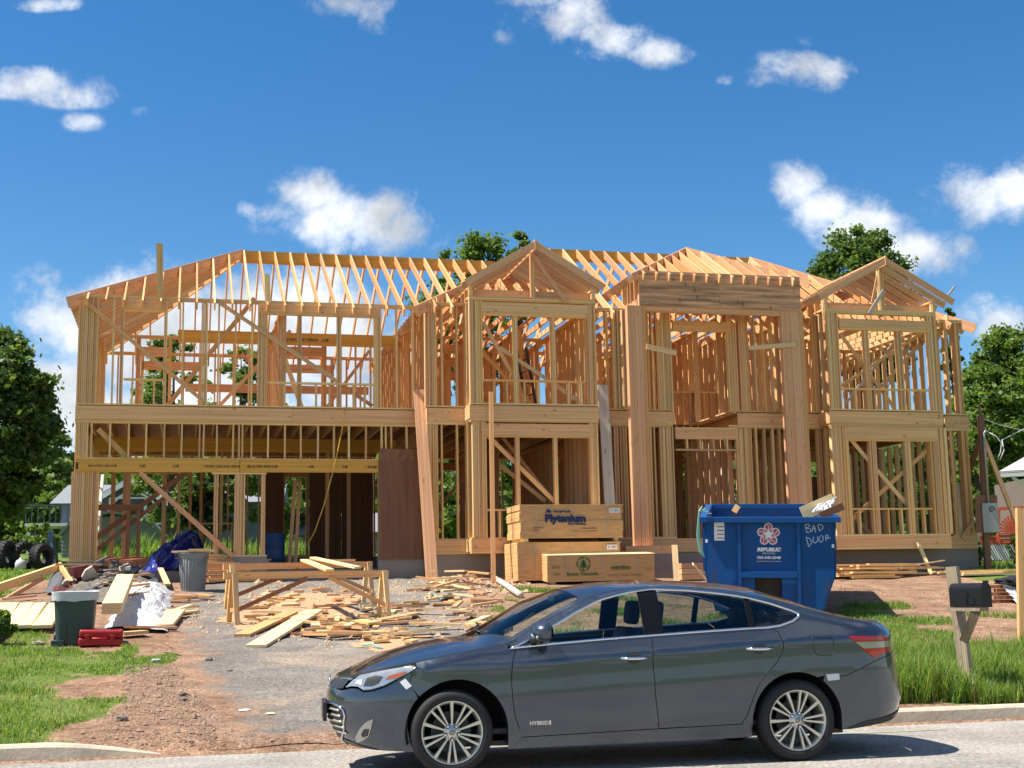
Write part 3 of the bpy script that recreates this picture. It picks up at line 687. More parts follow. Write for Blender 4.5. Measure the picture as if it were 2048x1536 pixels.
# ---- roofs
RAF = (.04, .19)
def rafter(p, q, mat=None, name='rafter', h=None):
    """p low end, q high end, top edge on the line"""
    p, q = Vector(p), Vector(q); d = (q-p).normalized(); up = Vector((0, 0, 1)); n_ = (up-d*d.z).normalized(); hh = h or RAF[1]
    return beam(name, p-n_*hh/2, q-n_*hh/2, RAF[0], hh, mat or M_FIR, house, wdir=d.cross(up))
def hip_roof(u0, u1, v0, v1, zp, pitch, ov=.26, left=True, right=True, sp=.406, mat=None, ridge_mat=None, back=True, umax=None):
    k = (v1-v0)/2; zr = zp+k*pitch; ze = zp-ov*pitch; vm = (v0+v1)/2
    ra = u0+k if left else u0; rb = u1-k if right else u1
    hbeam('ridge_beam', ra-.05, rb+.05, zr-.36, zr-.02, vm-.025, vm+.025, ridge_mat or M_LVL)
    u = u0+.2
    while u < u1-.1:
        f = min(1, (u-u0)/k if left else 1, (u1-u)/k if right else 1); t = f*k-.03
        m_ = mat or M_FIR
        if t > .15:
            rafter((u, v0-ov, ze), (u, v0+t, zp+t*pitch), m_)
            if back: rafter((u, v1+ov, ze), (u, v1-t, zp+t*pitch), m_)
        u += sp
    for flag, uc, sg in ((left, u0, 1), (right, u1, -1)):
        if not flag: continue
        for vc, sv in ((v0, 1), (v1, -1)):
            rafter((uc-sg*ov, vc-sv*ov, ze+.02), (uc+sg*k, vm, zr+.02), M_RED if sv > 0 else M_FIR, 'hip_rafter', .26)
        v = v0+.3
        while v < v1-.2:
            t = min(v-v0, v1-v)-.03
            if t > .15: rafter((uc-sg*ov, v, ze), (uc+sg*t, v, zp+t*pitch), M_FIR)
            v += sp
    return zr
KG = 3.81
zr = hp(490, 500, VG+KG)[1]; pitchG = (zr-zt)/KG
hip_roof(UL, hu(965, 520, VG+KG)+.3, VG, VG+2*KG, zt, pitchG, right=False)
KM = 4.15
zrm = hp(1200, 501, KM)[1]; pitchM = (zrm-ZT)/KM
hip_roof(0, UR, 0, 2*KM, ZT, pitchM)
# portico pyramid
kp = (PH[1]-PH[0])/2; za = hp(1366, 494, VP+kp)[1]; pp = (za-PH[2])/kp; uc = (PH[0]+PH[1])/2
for u in np.arange(PH[0]+.12, PH[1], .33):
    t = min(u-PH[0], PH[1]-u)-.02
    if t > .1: rafter((u, VP-.16, PH[2]-.16*pp), (u, VP+t, PH[2]+t*pp))
for sg, ue in ((1, PH[0]), (-1, PH[1])):
    rafter((ue-sg*.22, VP-.22, PH[2]-.2*pp), (uc, VP+kp, za), M_RED, 'hip_rafter', .2)
    for v in np.arange(VP+.3, 3.4, .33):
        t = min(kp, v-VP)-.03
        rafter((ue-sg*.22, v, PH[2]-.2*pp), (ue+sg*t, v, PH[2]+t*pp))
hbeam('ridge_beam', uc-.02, uc+.02, za-.25, za-.01, VP+kp, 4.2, M_FIR)
# gables over the bays
def gable(b, peak, el_, er, knee_y, postx, vend):
    v = VB; vf = v-.35
    up_, zp = hp(*peak, vf); ul_, zl = hp(*el_, vf); ur_, zr2 = hp(*er, vf)
    up_ = (b[0]+b[1])/2*.5+up_*.5
    zl = (zl+zr2)/2; hw = ((up_-ul_)+(ur_-up_))/2; sl_ = (zp-zl)/hw
    for i, vv in enumerate(np.arange(vf, vend, .406)):
        drop = 0
        for sg in (-1, 1):
            m_ = M_RED if i == 0 else M_FIR
            rafter((up_+sg*hw, vv, zl), (up_+sg*.02, vv, zp-.02*sl_), m_, h=.165)
    # roof boards laid lengthways under the rafters' backs
    beam('ridge_beam', (up_, vf-.05, zp-.1), (up_, vend, zp-.1), .04, .24, M_RED, house)
    zk = zl+(hw-(b[1]-b[0])/2)*sl_-.2
    zt_ = ZT+.06
    for u in (b[0]+.06, b[0]+.02, b[1]-.06, b[1]-.02): stud(u, zt_, zk, v, w=.045)
    for u in (b[0], b[1]-.1):
        abox('plate', (u, v, zk), (u+.12, 1.6, zk+.045), M_FIR, house)
        for vv in np.arange(v+.5, 1.6, .406): stud(u+.06, ZT, zk, vv, side=True)
    pu = hu(postx, 560, v); posts((postx-4, postx+5), 560, zt_, zp-.22, v)
    hbeam('collar_beam', b[0]+.08, b[1]-.08, zt_+.03, zt_+.2, v+.2, v+.24, M_RED)
    return up_, zp, zl, hw, sl_
gable(B1, (1070, 481), (921, 562), (1204, 566), 590, 1066, 3.2)
gable(B2, (1771, 514), (1618, 592), (1891, 595), 620, 1762, 2.8)
brace((1068, 512), (1133, 606), VB-.06, .09, .03, M_RED)
brace((1768, 580), (1738, 628), VB-.08, .09, .03, M_GREYW); brace((1755, 552), (1745, 604), VB+.1, .07, .03)
a, c = hp(1879, 612, -.3), hp(1910, 573, -.3); beam('loose_batten', (a[0], -.3, a[1]), (c[0], -.3, c[1]), .05, .03, M_GREYW, house)
# ---- ceiling joists of the upper storey
u = .3
while u < UR-.2:
    beam('ceiling_joist', (u, .05, ZT+.07), (u, 8.3, ZT+.07), .04, .14, M_FIR, house); u += .406
hbeam('ceiling_beam', UL+2.2, -.1, ZT-.42, ZT-.1, VG+3.4, VG+3.5, M_LVL)
text('stamp_lettering', '1 BOISE CASCADE VERSA   2.0E', .11, M_INK, house, Matrix.Translation((hu(600, 652, VG+3.4), VG+3.398, ZT-.28)) @ Matrix.Rotation(R(90), 4, 'X'), bold=.002)
hbeam('ceiling_beam', UL+2.4, -.4, ZT-1.2, ZT-.98, 7.3, 7.4, M_RED)
# ---- rear walls and partitions
def wallu(u0, u1, v, z0, z1, gaps=(), mat=None, sp=.406, name='stud'):
    plate(u0, u1, v, z1+.08, 2, mat=M_FIR); plate(u0, u1, v, z0, 1, mat=M_FIR)
    u = u0+.03
    while u < u1:
        g = next((g for g in gaps if g[0] < u < g[1]), None)
        if g is None: stud(u, z0, z1, v, mat=mat or M_FIR, name=name)
        elif g[2] > z0: stud(u, z0, g[2], v, mat=M_FIR, name='cripple_stud')
        u += sp
    for g in gaps:
        for uu in (g[0], g[1]): stud(uu, z0, z1, v, w=.08, mat=M_FIR, name=name)
        hbeam('header', g[0], g[1], g[3], g[3]+.24, v, v+.1, M_RED)
        if g[2] > z0: hbeam('window_sill', g[0], g[1], g[2], g[2]+.04, v, v+.12, M_FIR)
def wallv(u, v0, v1, z0, z1, gaps=(), mat=None, sp=.406, name='stud'):
    for z_ in (z1+.04, z1+.08, z0): abox('plate', (u, v0, z_-.039), (u+.14, v1, z_-.001), M_FIR, house)
    v = v0+.03
    while v < v1:
        if not any(g[0] < v < g[1] for g in gaps): stud(u+.07, z0, z1, v, side=True, mat=mat or M_FIR, name=name)
        v += sp
zq0, zq1 = zgl+.3, JB-.084
wallu(UL+.1, -.1, 7.9, zq0, zq1, [(UL+.8, UL+2.6, zq0, zq1-.5), (UL+2.9, UL+3.9, zq0+.9, zq1-.45), (UL+5.2, UL+5.9, zq0, zq1-.6)], M_RED, name='rear_stud')
wallu(UL+.1, -.1, 7.9, Z2+.05, zt-.08, [(UL+1.2, UL+2.8, Z2+.9, zt-.5), (UL+4.8, UL+6.6, Z2+.8, zt-.5)], name='rear_stud')
wallu(.1, UR-.1, 8.2, Z1+.04, zB1, [(1.1, 3.4, Z1+.04, zB1-.35), (5.5, 7.2, Z1+.04, zB1-.5), (10.0, 12.0, Z1+.9, zB1-.5)], name='rear_stud')
wallu(.1, UR-.1, 8.2, zA2, zB2, [(1.0, 2.6, Z2+.9, zB2-.5), (5.4, 7.2, Z2+.5, zB2-.4), (10.2, 12.2, Z2+.9, zB2-.5)], name='rear_stud')
wallv(0, .15, 8.2, zA2, zB2, [(2.2, 3.2)]); wallv(0, .3, 8.0, 2.0, zB1, [(3.0, 4.2)], M_RED)
for (u, g1, g2) in ((4.05, [(2.6, 3.6)], [(4.2, 5.2)]), (5.55, [(1.2, 2.6)], [(2.5, 3.6)]), (7.75, [(3.2, 5.2)], [(1.0, 2.0)]), (9.6, [(4.0, 5.0)], [(3.6, 4.6)])):
    wallv(u, .3, 8.1, Z1+.04, zB1, g1, M_RED, name='partition_stud'); wallv(u, .3, 8.1, zA2, zB2, g2, name='partition_stud')
wallu(.2, 4.0, 4.2, zA2, zB2, [(1.2, 2.1, zA2, zB2-.4)], name='partition_stud'); wallu(9.8, UR-.2, 4.6, zA2, zB2, [(10.8, 11.7, zA2, zB2-.4)], name='partition_stud')
wallu(9.8, UR-.2, 4.4, Z1+.04, zB1, [(12, 12.8, Z1+.04, zB1-.4)], M_RED, name='partition_stud'); wallu(UL+3.2, -.3, 4.6, zA2, zt-.2, [(UL+4.4, UL+6.0, zA2, zB2-.5)], name='partition_stud')
for (u, lv) in ((1.7, 2), (2.9, 2), (6.7, 2), (11.5, 2), (12.6, 1), (2.4, 1), (8.7, 1), (8.8, 2)):
    z0_, z1_ = (zA2, zB2) if lv == 2 else (Z1+.04, zB1)
    wallv(u, 2.6 if lv == 2 else 3.4, 8.1, z0_, z1_, [(5.0, 5.9)], M_FIR if lv == 2 else M_RED, name='inner_stud')
wallu(UL+.3, UL+3.4, 5.2, zA2, zt-.1, [(UL+1.2, UL+2.0, zA2, zB2-.5)], name='inner_stud'); wallu(UL+.3, UL+4.4, 5.6, 2.0, JB-.09, [(UL+.6, UL+1.9, 2.0, JB-.7), (UL+2.3, UL+3.4, 2.9, JB-.7)], M_RED, name='inner_stud')
wallv(UL+4.6, .9, 7.8, zA2, zt-.1, [(2.6, 3.6)], name='inner_stud'); wallu(.2, UR-.3, 6.2, zA2, zB2, [(1.2, 2.2, zA2, zB2-.4), (6.0, 7.0, zA2, zB2-.4), (10.5, 11.4, zA2, zB2-.4)], name='inner_stud')
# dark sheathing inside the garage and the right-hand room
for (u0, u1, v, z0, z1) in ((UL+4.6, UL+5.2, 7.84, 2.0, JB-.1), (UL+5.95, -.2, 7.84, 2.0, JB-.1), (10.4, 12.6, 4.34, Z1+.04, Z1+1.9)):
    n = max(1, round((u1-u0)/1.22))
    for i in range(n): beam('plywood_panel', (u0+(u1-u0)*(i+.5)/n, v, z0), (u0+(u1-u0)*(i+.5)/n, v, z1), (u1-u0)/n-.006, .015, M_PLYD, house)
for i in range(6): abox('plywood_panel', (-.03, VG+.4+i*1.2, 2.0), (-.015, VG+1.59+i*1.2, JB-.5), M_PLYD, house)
# loose diagonal bracing inside
for k in range(16):
    up2 = k % 3 != 0
    u = RND.uniform(UL+.5, UR-2); v = RND.uniform(1.5, 7); z0, z1 = (zA2, zB2) if up2 else (zA1, zB1)
    du = RND.choice((-1, 1))*RND.uniform(1.4, 2.4)
    if not (UL+.3 < u+du < UR-.3): du = -du
    if u*(u+du) < 0 or u < 0 and not up2: continue
    beam('brace', (u, v, z1-.1), (u+du, v, z0+.1), .09, .03, RND.choice((M_FIR, M_RED, M_TAN)), house, wdir=(z1-z0, 0, du))
beam('brace', (UL+2.0, 1.2, Z2+.1), (UL+4.0, 1.2, zt+.2), .11, .035, M_FIR, house, wdir=(-2, 0, 1))
beam('brace', (hu(560, 690, 3), 3, hp(560, 690, 3)[1]), (hu(612, 812, 3), 3, Z2+.05), .12, .03, M_PALE, house, wdir=(2, 0, 1))
# ------------------------------------------------------------------ parked sedan
Pf, Pr = flat_hit(905, 1466, .33), flat_hit(1597, 1441, .33)
cfx = (Pf-Pr); WB = cfx.length; cfx.normalize(); cfy = Vector((0, 0, 1)).cross(cfx)
CO = (Pf+Pr)/2; CO.z = 0; CO = CO-cfy*.89
car = empty('sedan', CO, math.atan2(cfx.y, cfx.x), 'dark grey four-door sedan parked on the road with tape on its bumpers', 'car')
CMW = Matrix.Translation(CO) @ Matrix.Rotation(math.atan2(cfx.y, cfx.x), 4, 'Z')
def ip(tab, x):
    a = np.array(tab); return np.interp(x, a[:, 0], a[:, 1])
XF = [(z, x-.095) for z, x in [(.17,2.30),(.25,2.40),(.40,2.47),(.53,2.505),(.62,2.495),(.72,2.455),(.80,2.42),(1.2,2.35)]]
XR = [(.2,-2.38),(.28,-2.43),(.34,-2.49),(.46,-2.535),(.58,-2.53),(.70,-2.51),(.87,-2.485),(1.0,-2.47),(1.09,-2.43),(1.5,-2.3)]
XR = [(z, x-.075) for z, x in XR]
WT = [(-.75,.82),(-.66,.855),(-.55,.878),(-.40,.892),(-.25,.899),(-.12,.892),(-.03,.892),(0,.897),(.03,.884),(.08,.863),(.14,.838),(.2,.806),(.32,.74),(.5,.638),(.6,.575)]
ZRAIL = [(-2.42,1.075),(-2.38,1.085),(-2.15,1.115),(-1.9,1.165),(-1.6,1.25),(-1.3,1.335),(-1.0,1.40),(-.7,1.435),(-.3,1.447),(0,1.425),(.235,1.372),(.52,1.245),(.8,1.095),(.97,1.015),(1.1,.995),(1.4,.945),(1.7,.895),(2.0,.845),(2.15,.815),(2.3,.778),(2.4,.745),(2.46,.72)]
ZCEN = [(-2.42,1.085),(-2.37,1.11),(-2.14,1.15),(-1.84,1.25),(-1.54,1.355),(-1.25,1.44),(-.95,1.478),(-.5,1.503),(-.3,1.505),(.1,1.49),(.4,1.445),(.7,1.345),(.95,1.20),(1.2,1.06),(1.28,1.05),(1.4,1.04),(1.7,.992),(1.91,.938),(2.12,.862),(2.22,.815),(2.3,.776),(2.4,.745),(2.46,.72)]
def _shift(T): return [((x-.09*min(1, max(0, (x-1.4)/.9))-.07*min(1, max(0, (-1.9-x)/.45))), z) for x, z in T]
ZRAIL, ZCEN = _shift(ZRAIL), _shift(ZCEN)
XCF, XCR, NF, NR = 1.35, -1.75, 2.4, 2.9
def arc_table(a, b_, n):
    th = np.linspace(0, math.pi/2, 400); x = a*np.sin(th)**(2/n); y = b_*np.cos(th)**(2/n)
    L = np.r_[0, np.cumsum(np.hypot(np.diff(x), np.diff(y)))]; return L, th
LF, TF = arc_table(1.03, .88, NF); LR, TR = arc_table(.77, .88, NR)
S0, S1 = XCR-LR[-1], XCF+LF[-1]
def nomx(s):
    s = np.asarray(s, float); x = s.copy()
    m_ = s > XCF; x[m_] = XCF+1.01*np.sin(np.interp(s[m_]-XCF, LF, TF))**(2/NF)
    m_ = s < XCR; x[m_] = XCR-.745*np.sin(np.interp(XCR-s[m_], LR, TR))**(2/NR)
    return x
def zrail(s): return ip(ZRAIL, nomx(np.atleast_1d(s)))
def Ssurf(s, z, off=0.0):
    s = np.atleast_1d(np.asarray(s, float)); z = np.atleast_1d(np.asarray(z, float)); s, z = np.broadcast_arrays(s, z)
    xn = nomx(s); zr_ = ip(ZRAIL, xn)
    sm = np.clip(s, XCR, XCF)
    zcr = .845+(.962-np.clip(sm, -1.6, 1.2))*.054
    y = ip(WT, z-zcr)
    y *= 1-.012*np.clip((sm-.6)/.75, 0, 1)**2-.012*np.clip((-.9-sm)/.85, 0, 1)**2
    # fenders and haunches stay wide under the hood / deck edge
    k = np.clip((sm-.9)/.3, 0, 1); y = y*(1-k)+k*np.maximum(y, .875-.25*np.clip(z-.86, 0, 1))
    k = np.clip((-1.3-sm)/.5, 0, 1); y = y*(1-k)+k*np.maximum(y, .865-.45*np.clip(z-.98, 0, 1))
    d = np.clip((z-(zr_-.07))/.07, 0, 1.2); y -= .035*d*d
    y = y+off
    X = s.copy(); Y = y.copy()
    m_ = s > XCF
    if m_.any():
        th = np.interp(s[m_]-XCF, LF, TF); a = ip(XF, z[m_])-XCF-.03*d[m_]**2+off
        X[m_] = XCF+a*np.sin(th)**(2/NF); Y[m_] = y[m_]*np.cos(th)**(2/NF)
    m_ = s < XCR
    if m_.any():
        th = np.interp(XCR-s[m_], LR, TR); a = XCR-ip(XR, z[m_])-.02*d[m_]**2+off
        X[m_] = XCR-a*np.sin(th)**(2/NR); Y[m_] = y[m_]*np.cos(th)**(2/NR)
    return np.stack([X, Y, z], -1)
MCAM = cam.matrix_world.inverted() @ CMW
_mc = np.array(MCAM)
def proj_c(P):
    q = P @ _mc[:3, :3].T+_mc[:3, 3]
    return np.stack([1024+FPX*q[:, 0]/-q[:, 2], 768-FPX*q[:, 1]/-q[:, 2]], -1)
_gs, _gz = np.meshgrid(np.linspace(S0, S1, 620), np.linspace(.12, 1.5, 140)); _gs = _gs.ravel(); _gz = _gz.ravel()
_ok = (_gz <= zrail(_gs)+.03) & (_gs > -2.56) & (_gs < 2.64); _gs, _gz = _gs[_ok], _gz[_ok]
_gp = proj_c(Ssurf(_gs, _gz))
def pick(px, py):
    """(s,z) on the car's near flank seen through a photo pixel"""
    i = np.argmin(((_gp-(px, py))**2).sum(1)); s, z = _gs[i], _gz[i]
    for _ in range(4):
        e = .004; P = proj_c(Ssurf([s, s+e, s], [z, z, z+e])); J = np.array([(P[1]-P[0])/e, (P[2]-P[0])/e]).T
        try: dl = np.linalg.solve(J, np.array((px, py))-P[0])
        except Exception: break
        dl = np.clip(dl, -.05, .05); s = min(2.66, max(-2.6, s+dl[0])); z += dl[1]
    return (float(np.clip(s, S0, S1)), float(z))
def pk(L): return [pick(*p) for p in L]
def resample(P, step):
    out = []
    for i, p in enumerate(P):
        q = P[(i+1) % len(P)]; L = math.hypot(q[0]-p[0], q[1]-p[1]); n = max(1, int(math.ceil(L/step)))
        out += [(p[0]+(q[0]-p[0])*k/n, p[1]+(q[1]-p[1])*k/n) for k in range(n)]
    return out
def area2(P): return sum(P[i-1][0]*P[i][1]-P[i][0]*P[i-1][1] for i in range(len(P)))
def inset(P, d):
    if area2(P) < 0: P = P[::-1]
    n = len(P); out = []
    for i in range(n):
        a, b_, c = Vector(P[i-1]), Vector(P[i]), Vector(P[(i+1) % n])
        e1 = (b_-a); e2 = (c-b_)
        if e1.length < 1e-6 or e2.length < 1e-6: out.append(tuple(b_)); continue
        n1 = Vector((-e1.y, e1.x)).normalized(); n2 = Vector((-e2.y, e2.x)).normalized(); m_ = (n1+n2)
        if m_.length < .2: out.append(tuple(b_)); continue
        m_.normalize(); out.append(tuple(b_+m_*(d/max(.4, m_.dot(n1)))))
    return out
def smooth_poly(P, it=1):
    for _ in range(it):
        Q = []
        for i in range(len(P)):
            a, c = P[i], P[(i+1) % len(P)]; Q += [(a[0]*.75+c[0]*.25, a[1]*.75+c[1]*.25), (a[0]*.25+c[0]*.75, a[1]*.25+c[1]*.75)]
        P = Q
    return P
def panel(name, P, mat, fsurf, parent=None, gap=.003, flange=.02, off=0.0, step=.045, sides=(1, -1), label=None):
    P = resample(inset(P, gap) if gap else (P if area2(P) > 0 else P[::-1]), .025)
    n0 = len(P); V2 = [Vector(p) for p in P]
    xs = [p[0] for p in P]; ys = [p[1] for p in P]
    arr = np.array(P); y = min(ys)+step*.5; j = 0
    while y < max(ys):
        x = min(xs)+step*(.25+.5*(j % 2))
        while x < max(xs):
            if inpoly(x, y, P) and ((arr-(x, y))**2).sum(1).min() > (step*.4)**2: V2.append(Vector((x, y)))
            x += step
        y += step*.87; j += 1
    r = geometry.delaunay_2d_cdt(V2, [], [list(range(n0))], 1, 1e-6)
    A = np.array([tuple(p) for p in r[0]]); T = [tuple(f) for f in r[2]]
    P3 = fsurf(A[:, 0], A[:, 1], off); Pi = fsurf(A[:, 0], A[:, 1], off-flange) if flange else None
    outs = []
    for sd in sides:
        v = P3.copy(); v[:, 1] *= sd; vs = list(map(tuple, v)); fs = [(f if sd > 0 else f[::-1]) for f in T]
        if flange:
            cnt = {}
            for f in T:
                for a, b_ in zip(f, f[1:]+f[:1]):
                    cnt[(a, b_)] = 1
            bd = [(a, b_) for (a, b_) in cnt if (b_, a) not in cnt]; mp = {}
            for a, b_ in bd:
                for q in (a, b_):
                    if q not in mp:
                        w = Pi[q].copy(); w[1] *= sd; mp[q] = len(vs); vs.append(tuple(w))
            for a, b_ in bd: fs.append((b_, a, mp[a], mp[b_]) if sd > 0 else (a, b_, mp[b_], mp[a]))
        o = mesh_obj(name, vs, fs, mat, parent or car, smooth=True)
        if flange:
            m_ = o.modifiers.new('split', 'EDGE_SPLIT'); m_.split_angle = R(38)
        if label: o['label'] = label
        outs.append(o)
    return outs
# ---- paints
m, nt, ns, ls, b = new_mat('grey_metallic_paint')
nz = tex(nt, 900, 2, .5); fl = ramp(nt, [(.35, (.044,.055,.074)), (.65, (.078,.096,.128))]); ls.new(nz.outputs['Fac'], fl.inputs[0])
du = tex(nt, 2.2, 6, .65); dr = ns.new('ShaderNodeMapRange'); dr.inputs['From Min'].default_value = .45; dr.inputs['From Max'].default_value = .8; dr.inputs['To Max'].default_value = .10; ls.new(du.outputs['Fac'], dr.inputs[0])
ls.new(mixc(nt, dr.outputs[0], fl.outputs[0], (.20,.20,.20)), b.inputs['Base Color']); b.inputs['Metallic'].default_value = .72; b.inputs['Roughness'].default_value = .25
rr = ns.new('ShaderNodeMapRange'); rr.inputs['To Min'].default_value = .03; rr.inputs['To Max'].default_value = .12; ls.new(du.outputs['Fac'], rr.inputs[0])
b.inputs['Coat Weight'].default_value = .9; ls.new(rr.outputs[0], b.inputs['Coat Roughness']); rr.inputs['To Max'].default_value = .06
M_PAINT = m
M_CHROME = plain('chrome', (.72,.73,.75), .12, metal=1.0, var=.03)
M_ALLOY = plain('alloy_wheel', (.62,.60,.52), .34, metal=.7, var=.1, vscale=9)
M_DARKMETAL = plain('dark_metal', (.05,.05,.05), .5, metal=.4)
M_CABIN = plain('dark_cabin_trim', (.035,.036,.04), .7)
M_REDL = plain('red_lamp_lens', (.42,.008,.012), .12, spec=.7, var=.15)
M_CLEARL = plain('clear_lamp_lens', (.36,.39,.40), .10, metal=.5, spec=.8, var=.25, vscale=14)
M_AMBER = plain('amber_reflector', (.40,.09,.03), .2, spec=.7)
M_TAPE = plain('white_tape', (.62,.64,.66), .45)
def glass_mat(name, tint, refl=1.0):
    m = bpy.data.materials.new(name); m.use_nodes = True; nt = m.node_tree; ns, ls = nt.nodes, nt.links; ns.clear()
    o = ns.new('ShaderNodeOutputMaterial'); t = ns.new('ShaderNodeBsdfTransparent'); t.inputs[0].default_value = (*tint, 1)
    g = ns.new('ShaderNodeBsdfGlossy'); g.inputs['Roughness'].default_value = .01; f = ns.new('ShaderNodeFresnel'); f.inputs[0].default_value = 1.5
    k = ns.new('ShaderNodeMath'); k.operation = 'MULTIPLY'; k.inputs[1].default_value = refl; ls.new(f.outputs[0], k.inputs[0])
    mx = ns.new('ShaderNodeMixShader'); ls.new(k.outputs[0], mx.inputs[0]); ls.new(t.outputs[0], mx.inputs[1]); ls.new(g.outputs[0], mx.inputs[2]); ls.new(mx.outputs[0], o.inputs[0])
    return m
M_GLASS = glass_mat('car_glass', (.76,.84,.81)); M_TINT = glass_mat('tinted_rear_glass', (.58,.66,.65))
# ---- flank outlines, traced on the photograph and laid onto the body surface
def railpts(s_a, s_b, n=40): return [(float(s), float(zrail(s)[0])) for s in np.linspace(s_a, s_b, n)]
def arc(cx_, cz_, r, a0, a1, n=22): return [(cx_+r*math.cos(R(a)), cz_+r*math.sin(R(a))) for a in np.linspace(a0, a1, n)]
AF = (1.40, .335, .405); AR = (-1.443, .335, .385)
def zbot(s): return float(ip([(-2.6,.30),(-2.2,.27),(-1.83,.235),(-1.0,.20),(1.0,.185),(1.8,.185),(2.2,.19),(2.6,.21),(3.0,.24)], s))
def bot(s_a, s_b, n=14): return [(s, zbot(s)) for s in np.linspace(s_a, s_b, n)]
dlo_b = pk([(1018,1297),(1100,1289),(1200,1280),(1300,1272),(1400,1264.5),(1496,1258),(1535,1256)])
dlo_t = pk([(1560,1252),(1585,1243),(1599,1232),(1597,1227),(1585,1221),(1540,1206),(1500,1196),(1469,1190),(1420,1184),(1373,1180),(1301,1177.5),(1260,1183),(1234,1189),(1205,1197),(1184,1206),(1150,1224),(1118,1244),(1085,1262),(1052,1281),(1030,1292)])
DLO = dlo_b+dlo_t
dfl = pk([(1035,1283),(1025,1326),(1023,1356),(1025,1395),(1030,1430),(1038,1455),(1047,1471)])          # front edge of front door
bl = pk([(1303,1271.5),(1306,1320),(1311,1390),(1318,1457)])
rdl = pk([(1541,1256),(1556,1264),(1565,1280),(1567,1295),(1563,1310),(1553,1326),(1539,1342),(1516,1373),(1503,1406),(1494,1432),(1484,1446)])
dbot_f = pk([(1042,1474.5),(1180,1466),(1318,1457.5)]); dbot_r = pk([(1318,1457.5),(1400,1453),(1484,1448)])
front_door = dfl[:-1]+dbot_f+bl[::-1]+[p for p in dlo_b if bl[0][0] < p[0] < dfl[0][0]-.02][::-1]
rear_door = bl+dbot_r[1:]+rdl[::-1]+[p for p in dlo_b if rdl[0][0]+.02 < p[0] < bl[0][0]][::-1]
fd = panel('door', front_door, M_PAINT, Ssurf); rd = panel('door', rear_door, M_PAINT, Ssurf)
seam = pk([(834,1342),(818,1369),(833,1388)])
a_s = math.degrees(math.atan2(seam[-1][1]-AF[1], seam[-1][0]-AF[0]))
hl = pk([(690,1376),(706,1360),(722,1349),(759,1341),(800,1334),(820,1330),(833,1334),(826,1341),(800,1355),(770,1371),(745,1379),(727,1381),(716,1374),(704,1373)])
s_hood = pick(834,1336)[0]
fender = railpts(s_hood+.02, .99, 24)+[pick(1018,1297), dfl[0]]+dfl[1:]+[pick(1044,1473), (dbot_f[0][0]-.0, zbot(.95)), (AF[0]-AF[2], zbot(1.0))]+arc(*AF, 180, a_s)+seam[::-1][:-1]+[hl[7], hl[6]]
panel('fender', fender, M_PAINT, Ssurf)
bump_top = [(s, z-.012) for s, z in [hl[8], hl[9], hl[10], hl[11], hl[12], hl[13], hl[0]]]
nose_in = pk([(690,1376)])[0]
bumper = [hl[7]]+[seam[1], seam[2]]+arc(*AF, a_s, 0)[1:]+[(AF[0]+AF[2], zbot(1.8))]+bot(AF[0]+AF[2]+.02, S1, 18)+[(S1, .66), (S1-.25, .68), (hl[0][0]+.05, hl[0][1]-.02)]+bump_top[::-1]
panel('front_bumper', bumper, M_PAINT, Ssurf)
s_tl = pk([(1695,1272),(1771,1271),(1777,1301),(1748,1316.5),(1728,1301)])
bseam = pk([(1648,1352),(1690,1352),(1735,1330)])
a_r = math.degrees(math.atan2(bseam[0][1]-AR[1], bseam[0][0]-AR[0]))
side_frame = railpts(.97, S0+.35, 60)+[(S0+.33, .93)]+[(s_tl[3][0]-.05, s_tl[3][1]-.01)]+[bseam[2], bseam[1], bseam[0]]+arc(*AR, a_r, 0)[1:]+[(AR[0]+AR[2], zbot(-1.05)), (pick(1484,1447)[0]-.0, zbot(-1))]+rdl[::-1]+dlo_t[:]
panel('side_frame', side_frame, M_PAINT, Ssurf)
rb = [bseam[0]]+[bseam[1], bseam[2], (s_tl[3][0]-.05, s_tl[3][1]-.01), (S0+.33, .93), (S0+.33, .80), (S0, .80)]+bot(S0, AR[0]-AR[2]-.01, 16)+arc(*AR, 180, a_r)[:-1]
panel('rear_bumper', rb, M_PAINT, Ssurf)
sill = [(AF[0]-AF[2]-.045, zbot(.95))]+bot(.95, -.99, 20)+pk([(1484,1448)])+dbot_r[::-1][1:]+dbot_f[::-1][1:]
panel('rocker_panel', sill, M_PAINT, Ssurf, off=.004)
# black lower valance at the back, wheel-arch lips
panel('valance', [(S0, .31), (S0, .40), (S0+.5, .37), (-2.05, .30), (-1.86, .245)]+bot(-1.9, S0, 8), M_BLACKP, Ssurf, off=.008, gap=0)
def ring(name, P, r, mat, off, closed=True, sides=(1, -1), n=6, parent=None):
    P = resample(P, .03) if closed else [q for a, b_ in zip(P, P[1:]) for q in [(a[0]+(b_[0]-a[0])*k/max(1, int(math.hypot(b_[0]-a[0], b_[1]-a[1])/.03)), a[1]+(b_[1]-a[1])*k/max(1, int(math.hypot(b_[0]-a[0], b_[1]-a[1])/.03))) for k in range(max(1, int(math.hypot(b_[0]-a[0], b_[1]-a[1])/.03)))]]+[P[-1]]
    A = np.array(P); P3 = Ssurf(A[:, 0], A[:, 1], off)
    for sd in sides:
        v = P3.copy(); v[:, 1] *= sd; tube(name, [tuple(p) for p in v], r, mat, parent or car, n, closed)
ring('window_trim', inset(DLO, .004), .011, M_CHROME, .002)
